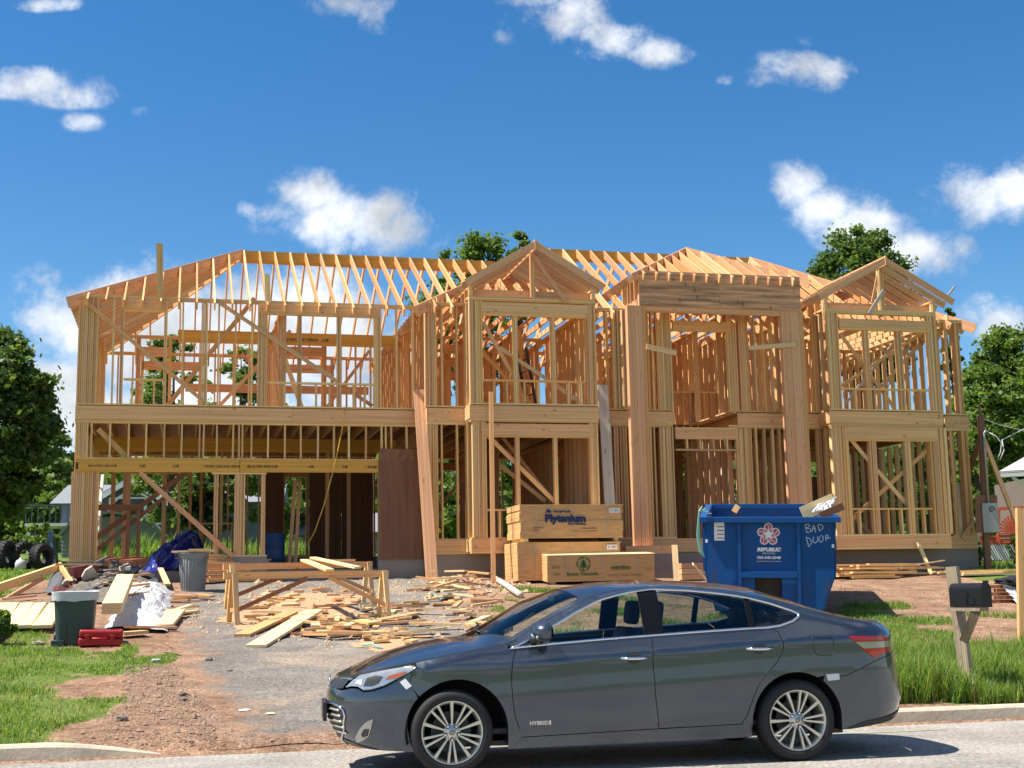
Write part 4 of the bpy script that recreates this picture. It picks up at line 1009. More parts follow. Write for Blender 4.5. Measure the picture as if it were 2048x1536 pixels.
# ---- side glass and black pillars
def clipx(P, a, c):
    """part of an outline between two nearly vertical cuts x=a (low) and x=c"""
    def cut(P, x0, keep):
        out = []
        for i in range(len(P)):
            p, q = P[i-1], P[i]; ip_, iq = keep(p[0]-x0), keep(q[0]-x0)
            if ip_ != iq: t = (x0-p[0])/(q[0]-p[0]); out.append((x0, p[1]+t*(q[1]-p[1])))
            if iq: out.append(q)
        return out
    return cut(cut(P, a, lambda d: d > 0), c, lambda d: d < 0)
xb0, xb1 = pick(1322,1230)[0], pick(1283,1230)[0]; xq = pick(1494,1225)[0]
D2 = inset(DLO, .012)
for nm, P, mt in (('door_glass', clipx(D2, xb1, 2), M_GLASS), ('door_glass', clipx(D2, xq, xb0), M_TINT), ('quarter_glass', clipx(D2, -3, xq-.05), M_TINT)):
    panel(nm, P, mt, Ssurf, gap=0, flange=0, off=-.012)
M_GLOSSB = plain('gloss_black_trim', (.006,.006,.007), .25, spec=.2)
panel('pillar_cover', clipx(D2, xb0, xb1), M_GLOSSB, Ssurf, gap=0, flange=.02, off=-.008)
panel('pillar_cover', clipx(D2, xq-.05, xq), M_GLOSSB, Ssurf, gap=0, flange=.02, off=-.008)
panel('mirror_base', pk([(1024,1293),(1058,1274),(1062,1290)]), M_BLACKP, Ssurf, gap=0, off=-.004)
# ---- hood, roof, deck and the two big screens
_rs = np.linspace(S0, S1, 500); _rp = Ssurf(_rs, zrail(_rs))
_o = np.argsort(_rp[:, 0]); _rx, _ry = _rp[_o, 0], _rp[_o, 1]
def yr(x): return np.interp(x, _rx, _ry)
def Tsurf(x, y, off=0.0):
    x = np.asarray(x, float); y = np.asarray(y, float); w = np.maximum(yr(x), .02); zr_ = ip(ZRAIL, x); zc_ = ip(ZCEN, x)
    q = np.clip(np.abs(y)/w, 0, 1)
    z = zr_+(zc_-zr_)*(1-q**2.3)
    z += np.where(x > 1.25, .012*np.exp(-((np.abs(y)-.52+.06*(2.2-x))/.05)**2)*np.clip((x-1.2)/.3, 0, 1)*np.clip((2.3-x)/.3, 0, 1), 0)
    return np.stack([x, y, z+off], -1)
def cow(y): return 1.22-.30*(y/.75)**2
xn_max = float(_rx[-1])
hx = np.linspace(1.02, xn_max-.004, 40)
hood = [(x, float(yr(x))) for x in hx]+[(x, -float(yr(x))) for x in hx[::-1]]+[(cow(y)+.02, y) for y in np.linspace(-.80, .80, 17)]
panel('hood', hood, M_PAINT, Tsurf, sides=(1,), flange=.03, gap=.002)
aw = .055
def wsx_top(y): return .40-.10*(y/.6)**2
wl0 = [(cow(y)-.01, y) for y in np.linspace(-.70, .70, 15)]
side_w = [(x, float(yr(x))-aw) for x in np.linspace(cow(.72)-.05, .36, 16)]
ws = wl0+side_w+[(wsx_top(y), y) for y in np.linspace(.55, -.55, 12)]+[(x, -y) for x, y in side_w[::-1]]
panel('windscreen', ws, M_GLASS, Tsurf, sides=(1,), flange=0, gap=.0, off=-.004)
def rgx0(y): return -1.28+.08*(y/.6)**2
def rgx1(y): return -2.0+.10*(y/.6)**2
rws = [(x, float(yr(x))-.10) for x in np.linspace(-1.24, -1.88, 14)]
rg = [(rgx0(y), y) for y in np.linspace(-.48, .48, 11)]+rws+[(rgx1(y), y) for y in np.linspace(.52, -.52, 11)]+[(x, -y) for x, y in rws[::-1]]
panel('rear_screen', rg, M_TINT, Tsurf, sides=(1,), flange=0, gap=0, off=-.004)
oxs = np.linspace(1.0, -1.95, 60)
roof = [(x, float(yr(x))) for x in oxs]+[(x, y) for x, y in rws[::-1]]+[(rgx0(y), y) for y in np.linspace(.48, -.48, 11)]+[(x, -y) for x, y in rws]+[(x, -float(yr(x))) for x in oxs[::-1]]+[(x, -y) for x, y in side_w]+[(wsx_top(y), y) for y in np.linspace(-.55, .55, 12)]+side_w[::-1]
panel('roof', roof, M_PAINT, Tsurf, sides=(1,), flange=.02, gap=.0)
tx_ = np.linspace(-1.90, float(_rx[0])+.004, 24)
deck = [(x, float(yr(x))) for x in tx_]+[(x, -float(yr(x))) for x in tx_[::-1]]+[(rgx1(y)-.03, y) for y in np.linspace(-.66, .66, 13)]
panel('boot_lid', deck, M_PAINT, Tsurf, sides=(1,), flange=.03, gap=.002)
bm = bmesh.new(); sp = [(-2.42, y, float(Tsurf([-2.42], [y], .004)[0, 2])) for y in np.linspace(-.44, .44, 15)]; bm_tube(bm, sp, [.003]+[.009]*13+[.003], 8); bm_obj('boot_spoiler', bm, M_PAINT, car, True)
panel('cowl', [(cow(y)+.02, y) for y in np.linspace(-.72, .72, 15)]+[(cow(y)-.03, y) for y in np.linspace(.72, -.72, 15)], M_BLACKP, Tsurf, sides=(1,), flange=0, gap=0, off=-.012)
for y in (.35, -.25):
    pts = [(cow(y)-.02, y, float(Tsurf([cow(y)-.02], [y], .012)[0, 2]))]+[(cow(y-.2*k)-.04-.03*k, y-.2*k, float(Tsurf([cow(y-.2*k)-.04-.03*k], [y-.2*k], .014)[0, 2])) for k in (1, 2, 3)]
    tube('wiper', pts, .008, M_BLACKP, car, 5)
panel('rear_panel', [(S0, .80), (S0, 1.07), (S0+.33, 1.07), (S0+.33, .80)], M_PAINT, Ssurf, gap=0)
# ---- lamps, grille, trims
h_ = panel('headlamp', hl, M_CLEARL, Ssurf, gap=.004, flange=.01, off=.004, step=.03)
for o, sd in zip(h_, (1, -1)):
    for nm, P, mt, of in (('lamp_bowl', pk([(728,1372),(735,1356),(752,1350),(766,1353),(758,1366),(745,1372)]), M_DARKMETAL, .007), ('side_reflector', pk([(772,1358),(778,1351),(812,1343),(810,1348),(796,1355)]), M_AMBER, .007),
                          ('lamp_bowl', pk([(712,1366),(716,1360),(726,1359),(724,1370)]), M_TAPE, .008)):
        panel(nm, P, mt, Ssurf, gap=0, flange=.006, off=of, step=.03, sides=(sd,), parent=o)
ring('lamp_trim', [hl[5], hl[6], hl[7], hl[8], hl[9], hl[10], hl[11]], .006, M_BLACKP, .004, closed=False)
tl = pk([(1695,1272),(1771,1271),(1775,1280),(1777,1301),(1748,1316.5),(1728,1301)])
t_ = panel('tail_lamp', tl, M_REDL, Ssurf, gap=.002, flange=.012, off=.006, step=.03)
for o, sd in zip(t_, (1, -1)): panel('lamp_band', pk([(1709,1284),(1773,1282),(1776,1293),(1726,1297)]), M_CLEARL, Ssurf, gap=0, flange=.004, off=.0095, step=.03, sides=(sd,), parent=o)
panel('upper_grille', [(S1, .665), (S1, .735), (S1-.5, .735), (hl[1][0]+.06, hl[1][1]-.015), (hl[0][0]+.03, hl[0][1]-.005), (S1-.3, .665)], M_BLACKP, Ssurf, gap=0, flange=0, off=.003, step=.05)
ring('grille_trim', [(S1, .738), (S1-.3, .742), (S1-.55, .748), (hl[1][0]+.04, hl[1][1]+.004)], .012, M_CHROME, .006, closed=False)
emb = Ssurf([S1], [.70], .02)[0]
bm = bmesh.new(); 
for (rx, rz, ox, oz) in ((.075, .05, 0, 0), (.05, .022, 0, .022), (.022, .05, 0, 0)): bm_tube(bm, [(emb[0], ox+rx*math.cos(t), emb[2]+oz+rz*math.sin(t)) for t in np.linspace(0, 2*math.pi, 25)[:-1]], .006, 6, closed=True)
bm_obj('emblem', bm, M_CHROME, car, True)
g_out = pk([(651,1405),(668,1407),(680,1412),(688,1421),(691,1432),(690,1462),(686,1473),(676,1476),(662,1472)])
g_out = [(S1, g_out[0][1]+.004)]+g_out+[(S1, g_out[-1][1]+.0)]
panel('lower_grille', g_out, M_BLACKP, Ssurf, gap=0, flange=0, off=.004, step=.05)
ring('grille_trim', g_out, .009, M_CHROME, .008, closed=False)
for z in np.linspace(.315, .50, 5):
    sr = pick(688, 1445)[0]+.02
    ring('grille_slat', [(S1, z), (S1-.3, z), (sr, z-.004)], .009, M_ALLOY, .009, closed=False)
fg = pk([(748,1438),(744,1455),(739,1472),(728,1481),(716,1486),(712,1475),(722,1456),(735,1443)])
M_CHROME2 = plain('satin_chrome', (.42,.43,.44), .25, metal=1.0, var=.05)
f_ = panel('fog_lamp_surround', fg, M_CHROME2, Ssurf, gap=0, flange=.012, off=.008, step=.03)
for o, sd in zip(f_, (1, -1)): panel('fog_lamp', pk([(740,1458),(737,1472),(727,1475),(724,1468),(730,1458)]), M_DARKMETAL, Ssurf, gap=0, flange=.004, off=.012, step=.03, sides=(sd,), parent=o)
panel('air_dam', [(S1, zbot(S1)), (S1, zbot(S1)+.05), (S1-.5, zbot(S1-.5)+.045), (2.35, zbot(2.35)+.03), (2.15, zbot(2.15)+.004), (2.4, zbot(2.4)+.001)], M_BLACKP, Ssurf, gap=0, off=.006)
pl_ = Ssurf([S1-.02], [.47], .02)[0]
abox('number_plate', (pl_[0]-.005, -.16, .40), (pl_[0]+.025, .30, .55), M_BLACKP, car)
# fuel flap line, tapes
ff = pk([(1624,1275),(1662,1274),(1667,1282),(1669,1303),(1665,1310),(1636,1311),(1628,1302)]); ring('fuel_flap_seam', ff, .0035, M_BLACKP, .0, sides=(1,)); 
panel('tape', pk([(800,1364),(811,1357),(824,1372),(813,1379)]), M_TAPE, Ssurf, gap=0, flange=.002, off=.004, sides=(1,)); panel('tape', pk([(1652,1349),(1678,1347),(1679,1359),(1656,1362)]), M_TAPE, Ssurf, gap=0, flange=.002, off=.004, sides=(1,))
# belt-line chrome under the windows is part of the trim; sill highlight strip
# handles
def handle(px0, px1, y0, par):
    a, c = pick(px0, y0+1), pick(px1, y0); 
    for sd, o in zip((1, -1), par):
        P = np.array([a, ((a[0]*2+c[0])/3, (a[1]*2+c[1])/3), ((a[0]+2*c[0])/3, (a[1]+2*c[1])/3), c]); offs = (.012, .038, .04, .014)
        pts = [tuple((lambda q: (q[0], q[1]*sd, q[2]))(Ssurf([p[0]], [p[1]], of)[0])) for p, of in zip(P, offs)]
        tube('door_handle', pts, [.011, .014, .014, .011], M_CHROME, o, 8)
        mid = ((a[0]+c[0])/2, (a[1]+c[1])/2); el2 = [(mid[0]+.065*math.cos(t), mid[1]+.045*math.sin(t)) for t in np.linspace(0, 2*math.pi, 21)[:-1]]
        panel('handle_recess_shade', el2, M_DARKMETAL, Ssurf, gap=0, flange=0, off=.002, step=.03, sides=(sd,), parent=o)  # flat dark ellipse: shade of the grip hollow put in as colour
handle(1240, 1296, 1316, fd); handle(1491, 1545, 1297, rd)
# lettering
p0, p1 = pick(1062, 1447), pick(1094, 1445.5); q = Ssurf([(p0[0]+p1[0])/2], [(p0[1]+p1[1])/2], .003)[0]
text('badge_lettering', 'HYBRID', .042, M_CHROME, fd[0], Matrix.Translation(q) @ Matrix.Rotation(math.pi, 4, 'Z') @ Matrix.Rotation(R(90), 4, 'X') @ Matrix.Rotation(R(0), 4, 'Y'), extrude=.002, bold=.001, sx=1.05)
p2 = pick(1100, 1445); q = Ssurf([p2[0]], [p2[1]], .003)[0]; abox('badge', (q[0]-.007, q[1]-.002, q[2]-.018), (q[0]+.007, q[1]+.002, q[2]+.018), M_CHROME, fd[0])
# mirrors
for sd in (1, -1):
    c0 = pick(1048, 1282); b0 = Ssurf([c0[0]], [c0[1]], 0)[0]
    bm = bmesh.new(); bmesh.ops.create_uvsphere(bm, u_segments=24, v_segments=14, radius=1)
    for v in bm.verts:
        x, y, z = v.co; k = 1-.25*max(0, -y)
        v.co = Vector((b0[0]-.15+x*.115*(1.0 if x > 0 else .5)*k, sd*(b0[1]+.13+y*.13), b0[2]+.07+z*.088*k*(1 if z > 0 else .85)))
    mo = bm_obj('mirror_housing', bm, M_PAINT, car, True)
    tube('mirror_arm', [(b0[0]-.06, sd*(b0[1]-.02), b0[2]-.0), (b0[0]-.10, sd*(b0[1]+.06), b0[2]+.02)], [.035, .03], M_BLACKP, mo, 8)
    bm = bmesh.new(); bmesh.ops.create_circle(bm, cap_ends=True, radius=1, segments=24)
    for v in bm.verts: v.co = Vector((b0[0]-.199, sd*(b0[1]+.13+v.co.x*.10), b0[2]+.075+v.co.y*.058))
    bm_obj('mirror_glass', bm, M_CHROME, mo)
    bm = bmesh.new(); bm_tube(bm, [(b0[0]-.09+.01*k, sd*(b0[1]+.17+.03*k), b0[2]+.045-.004*k) for k in range(4)], .012, 6); bm_obj('indicator', bm, M_CLEARL, mo, True)
# ---- wheels
def wheel(xc, sd, proto=None):
    M = Matrix.Translation((xc, sd*.885, .332)) @ Matrix.Rotation(R(-90)*sd, 4, 'X')
    if proto is not None:
        w = copy_tree(proto, car); w.matrix_local = M @ Matrix.Rotation(R(37), 4, 'Z'); return w
    bm = bmesh.new(); bm_lathe(bm, [(.222, -.20), (.222, -.03), (.236, -.012), (.246, .0), (.246, -.006), (.232, -.03)], 48)
    w = bm_obj('wheel', bm, M_ALLOY, car, True); w.matrix_local = M
    bm = bmesh.new(); bm_lathe(bm, [(.246, -.21), (.29, -.215), (.322, -.20), (.332, -.17), (.332, -.045), (.322, -.015), (.295, .004), (.262, .004), (.245, -.008)], 56); bm_obj('tyre', bm, M_RUBBER, w, True)
    bm = bmesh.new(); bm_lathe(bm, [(0, -.09), (.16, -.09), (.16, -.10), (0, -.10)], 32); bm_obj('brake_disc', bm, M_DARKMETAL, w)
    def spoke(a, w0, w1):
        bm = bmesh.new(); r0, r1 = .055, .238
        for (r, hw, zt_, zb_) in ((r0, w0, -.022, -.05), ((r0+r1)/2, (w0+w1)/2, -.012, -.04), (r1, w1, -.012, -.04)):
            for y, z in ((-hw, zb_), (-hw*.8, zt_), (hw*.8, zt_), (hw, zb_)): bm.verts.new((r, y, z))
        bm.verts.ensure_lookup_table(); V = bm.verts
        for i in (0, 4):
            for k in range(4): bm.faces.new((V[i+k], V[i+(k+1) % 4], V[i+4+(k+1) % 4], V[i+4+k]))
        bm.transform(Matrix.Rotation(a, 4, 'Z')); bm_obj('spoke', bm, M_ALLOY, w)
    for k in range(5):
        a = k*2*math.pi/5; spoke(a-.135, .007, .0125); spoke(a+.135, .007, .0125); spoke(a+math.pi/5, .007, .0165)
        bm = bmesh.new(); MM = Matrix.Rotation(a, 4, 'Z') @ Matrix.Translation((.057, 0, 0)); bm_lathe(bm, [(0, -.008), (.008, -.008), (.011, -.012), (.011, -.04)], 10, MM); bm_obj('lug_nut', bm, M_CHROME, w, True)
        bm = bmesh.new(); bm_lathe(bm, [(.017, -.03), (.017, -.0205), (0, -.0205)], 12, MM); bm_obj('lug_recess', bm, M_DARKMETAL, w)
    bm = bmesh.new(); bm_lathe(bm, [(.068, -.045), (.066, -.026), (.04, -.024), (.033, -.012), (.0, -.008)], 28); bm_obj('hub_cap', bm, M_ALLOY, w, True)
    bm = bmesh.new()
    for (rx, ry) in ((.026, .018), (.016, .008), (.008, .018)): bm_tube(bm, [(rx*math.cos(t), ry*math.sin(t), -.009) for t in np.linspace(0, 2*math.pi, 17)[:-1]], .002, 4, closed=True)
    bm_obj('emblem', bm, M_DARKMETAL, w, True)
    return w
w0 = wheel(WB/2, 1); w0.matrix_local = Matrix.Translation((WB/2, .885, .332)) @ Matrix.Rotation(R(-90), 4, 'X') @ Matrix.Rotation(R(18), 4, 'Z')
wheel(-WB/2, 1, w0); wheel(WB/2, -1, w0); wheel(-WB/2, -1, w0)
for xc, A in ((WB/2, AF), (-WB/2, AR)):
    for sd in (1, -1):
        bm = bmesh.new(); rings = []
        for yy in (.50, .862):
            rings.append([bm.verts.new((A[0]+(A[2]+.012)*math.cos(t), sd*yy, A[1]+(A[2]+.012)*math.sin(t))) for t in np.linspace(R(-14), R(194), 30)])
        for i in range(29): bm.faces.new((rings[0][i], rings[0][i+1], rings[1][i+1], rings[1][i]))
        bm.faces.new(rings[0]); bm_obj('wheel_well', bm, M_BLACKP, car, True)
# ---- floor and cabin
abox('underbody', (-1.9, -.72, .2), (1.9, .72, .24), M_BLACKP, car).scale
def soft(name, lo, hi, mat, parent, bev=.05, rot=None):
    bm = bmesh.new(); bm_box(bm, lo, hi); bmesh.ops.bevel(bm, geom=bm.edges[:], offset=bev, segments=3, profile=.6, affect='EDGES')
    if rot:
        c = Vector(((lo[0]+hi[0])/2, (lo[1]+hi[1])/2, lo[2])); bm.transform(Matrix.Translation(c) @ Matrix.Rotation(rot, 4, 'Y') @ Matrix.Translation(-c))
    return bm_obj(name, bm, mat, parent, True)
abox('cabin_floor', (-1.6, -.78, .30), (1.1, .78, .34), M_CABIN, car)
soft('dashboard', (.72, -.74, .62), (1.12, .74, .985), M_CABIN, car, .07); soft('parcel_shelf', (-2.0, -.66, .9), (-1.5, .66, 1.05), M_CABIN, car, .03)
for y in (.38, -.38):
    soft('seat', (-.22, y-.26, .42), (.36, y+.26, .60), M_CABIN, car, .06); soft('seat_back', (-.30, y-.25, .55), (-.14, y+.25, 1.10), M_CABIN, car, .06, R(-14))
    soft('headrest', (-.42, y-.13, 1.11), (-.32, y+.13, 1.325), M_CABIN, car, .045, R(-8)); soft('headrest', (-1.42, y-.13, 1.06), (-1.32, y+.13, 1.24), M_CABIN, car, .045, R(-8))
soft('rear_bench', (-1.2, -.66, .42), (-.75, .66, .60), M_CABIN, car, .06); soft('seat_back', (-1.3, -.66, .55), (-1.15, .66, 1.04), M_CABIN, car, .06, R(-16))
for sd in (1, -1): soft('door_lining', (-1.1, sd*.80-.03, .4), (.95, sd*.80+.03, .95), M_CABIN, car, .02)
tube('steering_wheel', [(.56+.06*math.sin(t), .38+.185*math.cos(t), .94+.175*math.sin(t)) for t in np.linspace(0, 2*math.pi, 33)[:-1]], .015, M_CABIN, car, 8, True)
bm = bmesh.new(); bm_tube(bm, [(.56, .2, .94), (.62, .38, .92), (.56, .56, .94)], .018, 6); bm_tube(bm, [(.6, .38, .92), (.8, .38, .8)], .03, 6); bm_obj('steering_column', bm, M_CABIN, car, True)
soft('inside_mirror', (.42, -.12, 1.33), (.45, .12, 1.39), M_CABIN, car, .01)
# ------------------------------------------------------------------ things on the site
def lp(M, px, py, y=0.0):
    """local x,z on the plane local y=const of frame M seen through a photo pixel"""
    Mi = M.inverted(); o = Mi @ CAM0; d = Mi.to_3x3() @ ray(px, py); t = (y-o.y)/d.y; q = o+d*t; return q.x, q.z
def gnormal(x, y):
    e = 1.0; return Vector((-(GZ(x+e, y)-GZ(x-e, y))/2/e, -(GZ(x, y+e)-GZ(x, y-e))/2/e, 1)).normalized()
def frame(p, yaw, tilt=1.0):
    """frame standing on the ground; x right, y away"""
    n = gnormal(p.x, p.y).lerp(Vector((0, 0, 1)), 1-tilt).normalized(); y = Vector((-math.sin(yaw), math.cos(yaw), 0)); y = (y-n*y.dot(n)).normalized(); x = y.cross(n)
    M = Matrix((x, y, n)).transposed().to_4x4(); M.translation = p; return M
def at_depth(px, py, Y): d = ray(px, py); return CAM0+d*(Y/d.y)
def thing(name, M, label, cat, group=None):
    e = empty(name, label=label, cat=cat, group=group); e.matrix_world = M; return e
def crumple(name, P, mat, parent=None, n=26, amp=.12, seed=1, sag=.3, h=None, soft_=False):
    """creased sheet over a quad-like outline P (world points), draped on the ground"""
    v, f = [], []
    for j in range(n+1):
        for i in range(n+1):
            a, b_ = i/n, j/n; p = P[0].lerp(P[1], a).lerp(P[3].lerp(P[2], a), b_)
            e = min(a, 1-a, b_, 1-b_)*2
            rid = 1-abs(mnoise.noise(Vector((p.x*2.2+seed, p.y*2.2, seed*3.1))))*2
            rid2 = 1-abs(mnoise.noise(Vector((p.x*6+seed, p.y*6, seed*1.7))))*2
            base = h(a, b_) if h else 0.0
            zz = GZ(p.x, p.y)+.02+base+(amp*max(0, rid)+amp*.4*max(0, rid2))*(.25+.75*min(1, e*2.5))
            jx = amp*.6*mnoise.noise(Vector((p.x*3, p.y*3, seed+5))); jy = amp*.6*mnoise.noise(Vector((p.x*3, p.y*3, seed+9)))
            v.append((p.x+jx, p.y+jy, zz))
    for j in range(n):
        for i in range(n): f.append((j*(n+1)+i, j*(n+1)+i+1, (j+1)*(n+1)+i+1, (j+1)*(n+1)+i))
    return mesh_obj(name, v, f, mat, parent, smooth=soft_)
# ---- blue roll-off dumpster
m, nt, ns, ls, b = new_mat('blue_painted_steel')
n1_ = tex(nt, 1.6, 6, .65); n2_ = tex(nt, 9, 6, .7)
base = mixc(nt, n1_.outputs['Fac'], (.002,.055,.21), (.003,.085,.29))
mr = ns.new('ShaderNodeMapRange'); mr.inputs['From Min'].default_value = .63; mr.inputs['From Max'].default_value = .74; mr.inputs['To Max'].default_value = .55; ls.new(n2_.outputs['Fac'], mr.inputs[0])
n3_ = tex(nt, 3.1, 8, .75, mapscale=(1, 1, .35)); mr2 = ns.new('ShaderNodeMapRange'); mr2.inputs['From Min'].default_value = .54; mr2.inputs['From Max'].default_value = .70; mr2.inputs['To Max'].default_value = .75; ls.new(n3_.outputs['Fac'], mr2.inputs[0]); c_ = mixc(nt, mr.outputs[0], base, (.06,.09,.13)); ls.new(mixc(nt, mr2.outputs[0], c_, (.07,.05,.045)), b.inputs['Base Color']); b.inputs['Roughness'].default_value = .5; b.inputs['Specular IOR Level'].default_value = .25
M_BLUE = m
M_LOGOR = plain('faded_red_vinyl', (.42,.07,.13), .5); M_VINYL = plain('white_vinyl', (.75,.76,.78), .5, var=.06); M_CHALK = plain('chalk', (.55,.65,.72), .9)
pD = gp(1532, 1236); MD = frame(pD, R(-9.6)); dump = thing('dumpster', MD, 'open blue steel roll-off dumpster with a star logo and chalked words', 'dumpster')
def dq(px, py): return lp(MD, px, py, 0.0)
zr0 = dq(1540, 1034)[1]; xl, xr_ = dq(1411, 1090)[0], dq(1669, 1090)[0]; zt0 = dq(1540, 1143)[1]; zlow = .12; xbl, xbr = dq(1428, 1200)[0]+.03, dq(1645, 1216)[0]
zk = dq(1669, 1150)[1]; LD = 5.2
def dump_shell():
    bm = bmesh.new()
    # side walls, floor and back as folded plate
    secs = [(xl, zr0), (xl, zk), (xbl, zlow), (xbr, zlow), (xr_, zk), (xr_, zr0)]
    A = [bm.verts.new((x, 0, z)) for x, z in secs]; B = [bm.verts.new((x, LD, z)) for x, z in secs]
    for i in range(5): bm.faces.new((A[i], A[i+1], B[i+1], B[i]))
    bm.faces.new(B)
    o = bm_obj('hull', bm, M_BLUE, dump); mo = o.modifiers.new('thick', 'SOLIDIFY'); mo.thickness = .03; mo.offset = 0
dump_shell()
x1, x2 = dq(1478.5, 1090)[0], dq(1597, 1090)[0]; o1, o2 = dq(1510, 1170)[0], dq(1564, 1170)[0]
def front_plate(name, pts, y0=.0, th=.02):
    bm = bmesh.new(); a = [bm.verts.new((x, y0, z)) for x, z in pts]; c = [bm.verts.new((x, y0+th, z)) for x, z in pts]
    bm.faces.new(a); bm.faces.new(c[::-1])
    for i in range(len(pts)): bm.faces.new((a[i-1], a[i], c[i], c[i-1]))
    return bm_obj(name, bm, M_BLUE, dump)
front_plate('front_plate', [(xl, zk), (xbl, zlow), (x1, zlow), (x1, zr0), (xl, zr0)]); front_plate('front_plate', [(x2, zlow), (xbr, zlow), (xr_, zk), (xr_, zr0), (x2, zr0)])
front_plate('front_plate', [(x1+.001, zt0), (x2-.001, zt0), (x2-.001, zr0), (x1+.001, zr0)], .015)
front_plate('front_plate', [(x1+.001, zlow), (o1, zlow), (o1, zt0), (x1+.001, zt0)], .02); front_plate('front_plate', [(o2, zlow), (x2-.001, zlow), (x2-.001, zt0), (o2, zt0)], .02)
abox('hook_recess', (o1, .35, zlow), (o2, .38, zt0), M_DARKMETAL, dump)
for x in (x1, x2): abox('front_post', (x-.028, -.05, .05), (x+.028, -.002, zr0-.01), M_BLUE, dump)
zb1, zb0 = dq(1540, 1143)[1], dq(1540, 1155)[1]; abox('front_rail', (x1+.03, -.055, zb0), (x2-.03, -.003, zb1), M_BLUE, dump)
RW = .11
abox('rim', (xl-RW, -.09, zr0-.09), (xr_+RW, .03, zr0), M_BLUE, dump); abox('rim', (xl-RW, LD-.03, zr0-.09), (xr_+RW, LD+.09, zr0), M_BLUE, dump)
for x in (xl-RW, xr_-.02): abox('rim', (x, .032, zr0-.088), (x+RW+.02, LD-.032, zr0-.002), M_BLUE, dump)
for k in range(7):
    y = .5+k*.7
    for sx, x in ((-1, xl), (1, xr_)): abox('side_rib', (x-(.06 if sx < 0 else -.016), y, zk), (x+(.06 if sx > 0 else -.016), y+.08, zr0-.09), M_BLUE, dump)
for x in (xbl+.25, xbr-.35): abox('skid', (x, .1, 0), (x+.1, LD-.1, zlow-.016), M_BLUE, dump)
for k in range(4): tube('ground_roller', [(xbr-.2, .3+.2*k*8, .06), (xbr-.05, .3+.2*k*8, .06)], .06, M_DARKMETAL, dump, 10) if k in (0, 3) else None
MF = Matrix.Rotation(R(90), 4, 'X')
def dtext(s, px, py, hpx, mat, rot=0.0, bold=0.0, shear=0.0, w=None, y=-.004, nm='lettering'):
    x, z = dq(px, py); sz = hpx/118.8*1.38
    o = text(nm, s, sz, mat, dump, Matrix.Translation((x, y, z)) @ MF @ Matrix.Rotation(rot, 4, 'Z'), bold=bold, shear=shear)
    if w: o.matrix_local = Matrix.Translation((x, y, z)) @ MF @ Matrix.Rotation(rot, 4, 'Z') @ Matrix.Diagonal(((w/118.8)/max(.01, o.dimensions.x if o.dimensions.x > .01 else 1), 1, 1, 1)); 
    return o
dtext('REPUBLIC', 1537, 1099.5, 7, M_VINYL, bold=.006, shear=.25, w=49, y=.010); dtext('SERVICES', 1537, 1107, 3.4, M_VINYL, shear=.1, w=26, bold=.0, y=.010)
dtext('732-542-2348', 1537, 1115.5, 5, M_VINYL, bold=.003, shear=.25, w=49, y=.010); dtext('republicservices.com', 1537, 1122.5, 2.6, M_VINYL, bold=.0, shear=.2, w=49, y=.010)
# five-armed ribbon star
def flat_poly(name, pts, mat, y, parent=dump, c=(0, 0)):
    bm = bmesh.new(); bm.faces.new([bm.verts.new((c[0]+x, y, c[1]+z)) for x, z in pts]); return bm_obj(name, bm, mat, parent)
lc = dq(1537, 1069); LRd = .20
def lobe(k, r_out, hw, r_in=.02):
    a = math.pi/2+k*2*math.pi/5; ca, sa = math.cos(a), math.sin(a); P = [(r_in, -hw*1.05)]
    P += [(r_out-hw+hw*math.cos(t), hw*math.sin(t)) for t in np.linspace(-math.pi/2, math.pi/2, 9)]+[(r_in, hw*1.05)]
    return [(x*ca-y*sa, x*sa+y*ca) for x, y in P]
for k in range(5): flat_poly('logo_border', lobe(k, LRd, .075), M_VINYL, .0125+.0001*k, c=lc)
for k in range(5): flat_poly('logo_ribbon', lobe(k, LRd-.017, .058), M_LOGOR, .0115+.0001*k, c=lc)
star = [((.115 if i % 2 == 0 else .05)*math.cos(math.pi/2+i*math.pi/5), (.115 if i % 2 == 0 else .05)*math.sin(math.pi/2+i*math.pi/5)) for i in range(10)]
flat_poly('logo_star', star, M_VINYL, .0108, c=lc)
for k in range(5):
    a = math.pi/2+k*2*math.pi/5
    for (r, ph) in ((.145, .0), (.10, .42), (.10, -.42)):
        cx_, cz_ = r*math.cos(a+ph), r*math.sin(a+ph); d_ = a+.5; flat_poly('logo_stripe', [(cx_+.03*math.cos(d_)+.006*math.sin(d_), cz_+.03*math.sin(d_)-.006*math.cos(d_)), (cx_+.03*math.cos(d_)-.006*math.sin(d_), cz_+.03*math.sin(d_)+.006*math.cos(d_)), (cx_-.03*math.cos(d_)-.006*math.sin(d_), cz_-.03*math.sin(d_)+.006*math.cos(d_)), (cx_-.03*math.cos(d_)+.006*math.sin(d_), cz_-.03*math.sin(d_)-.006*math.cos(d_))], M_VINYL, .0104, c=lc)
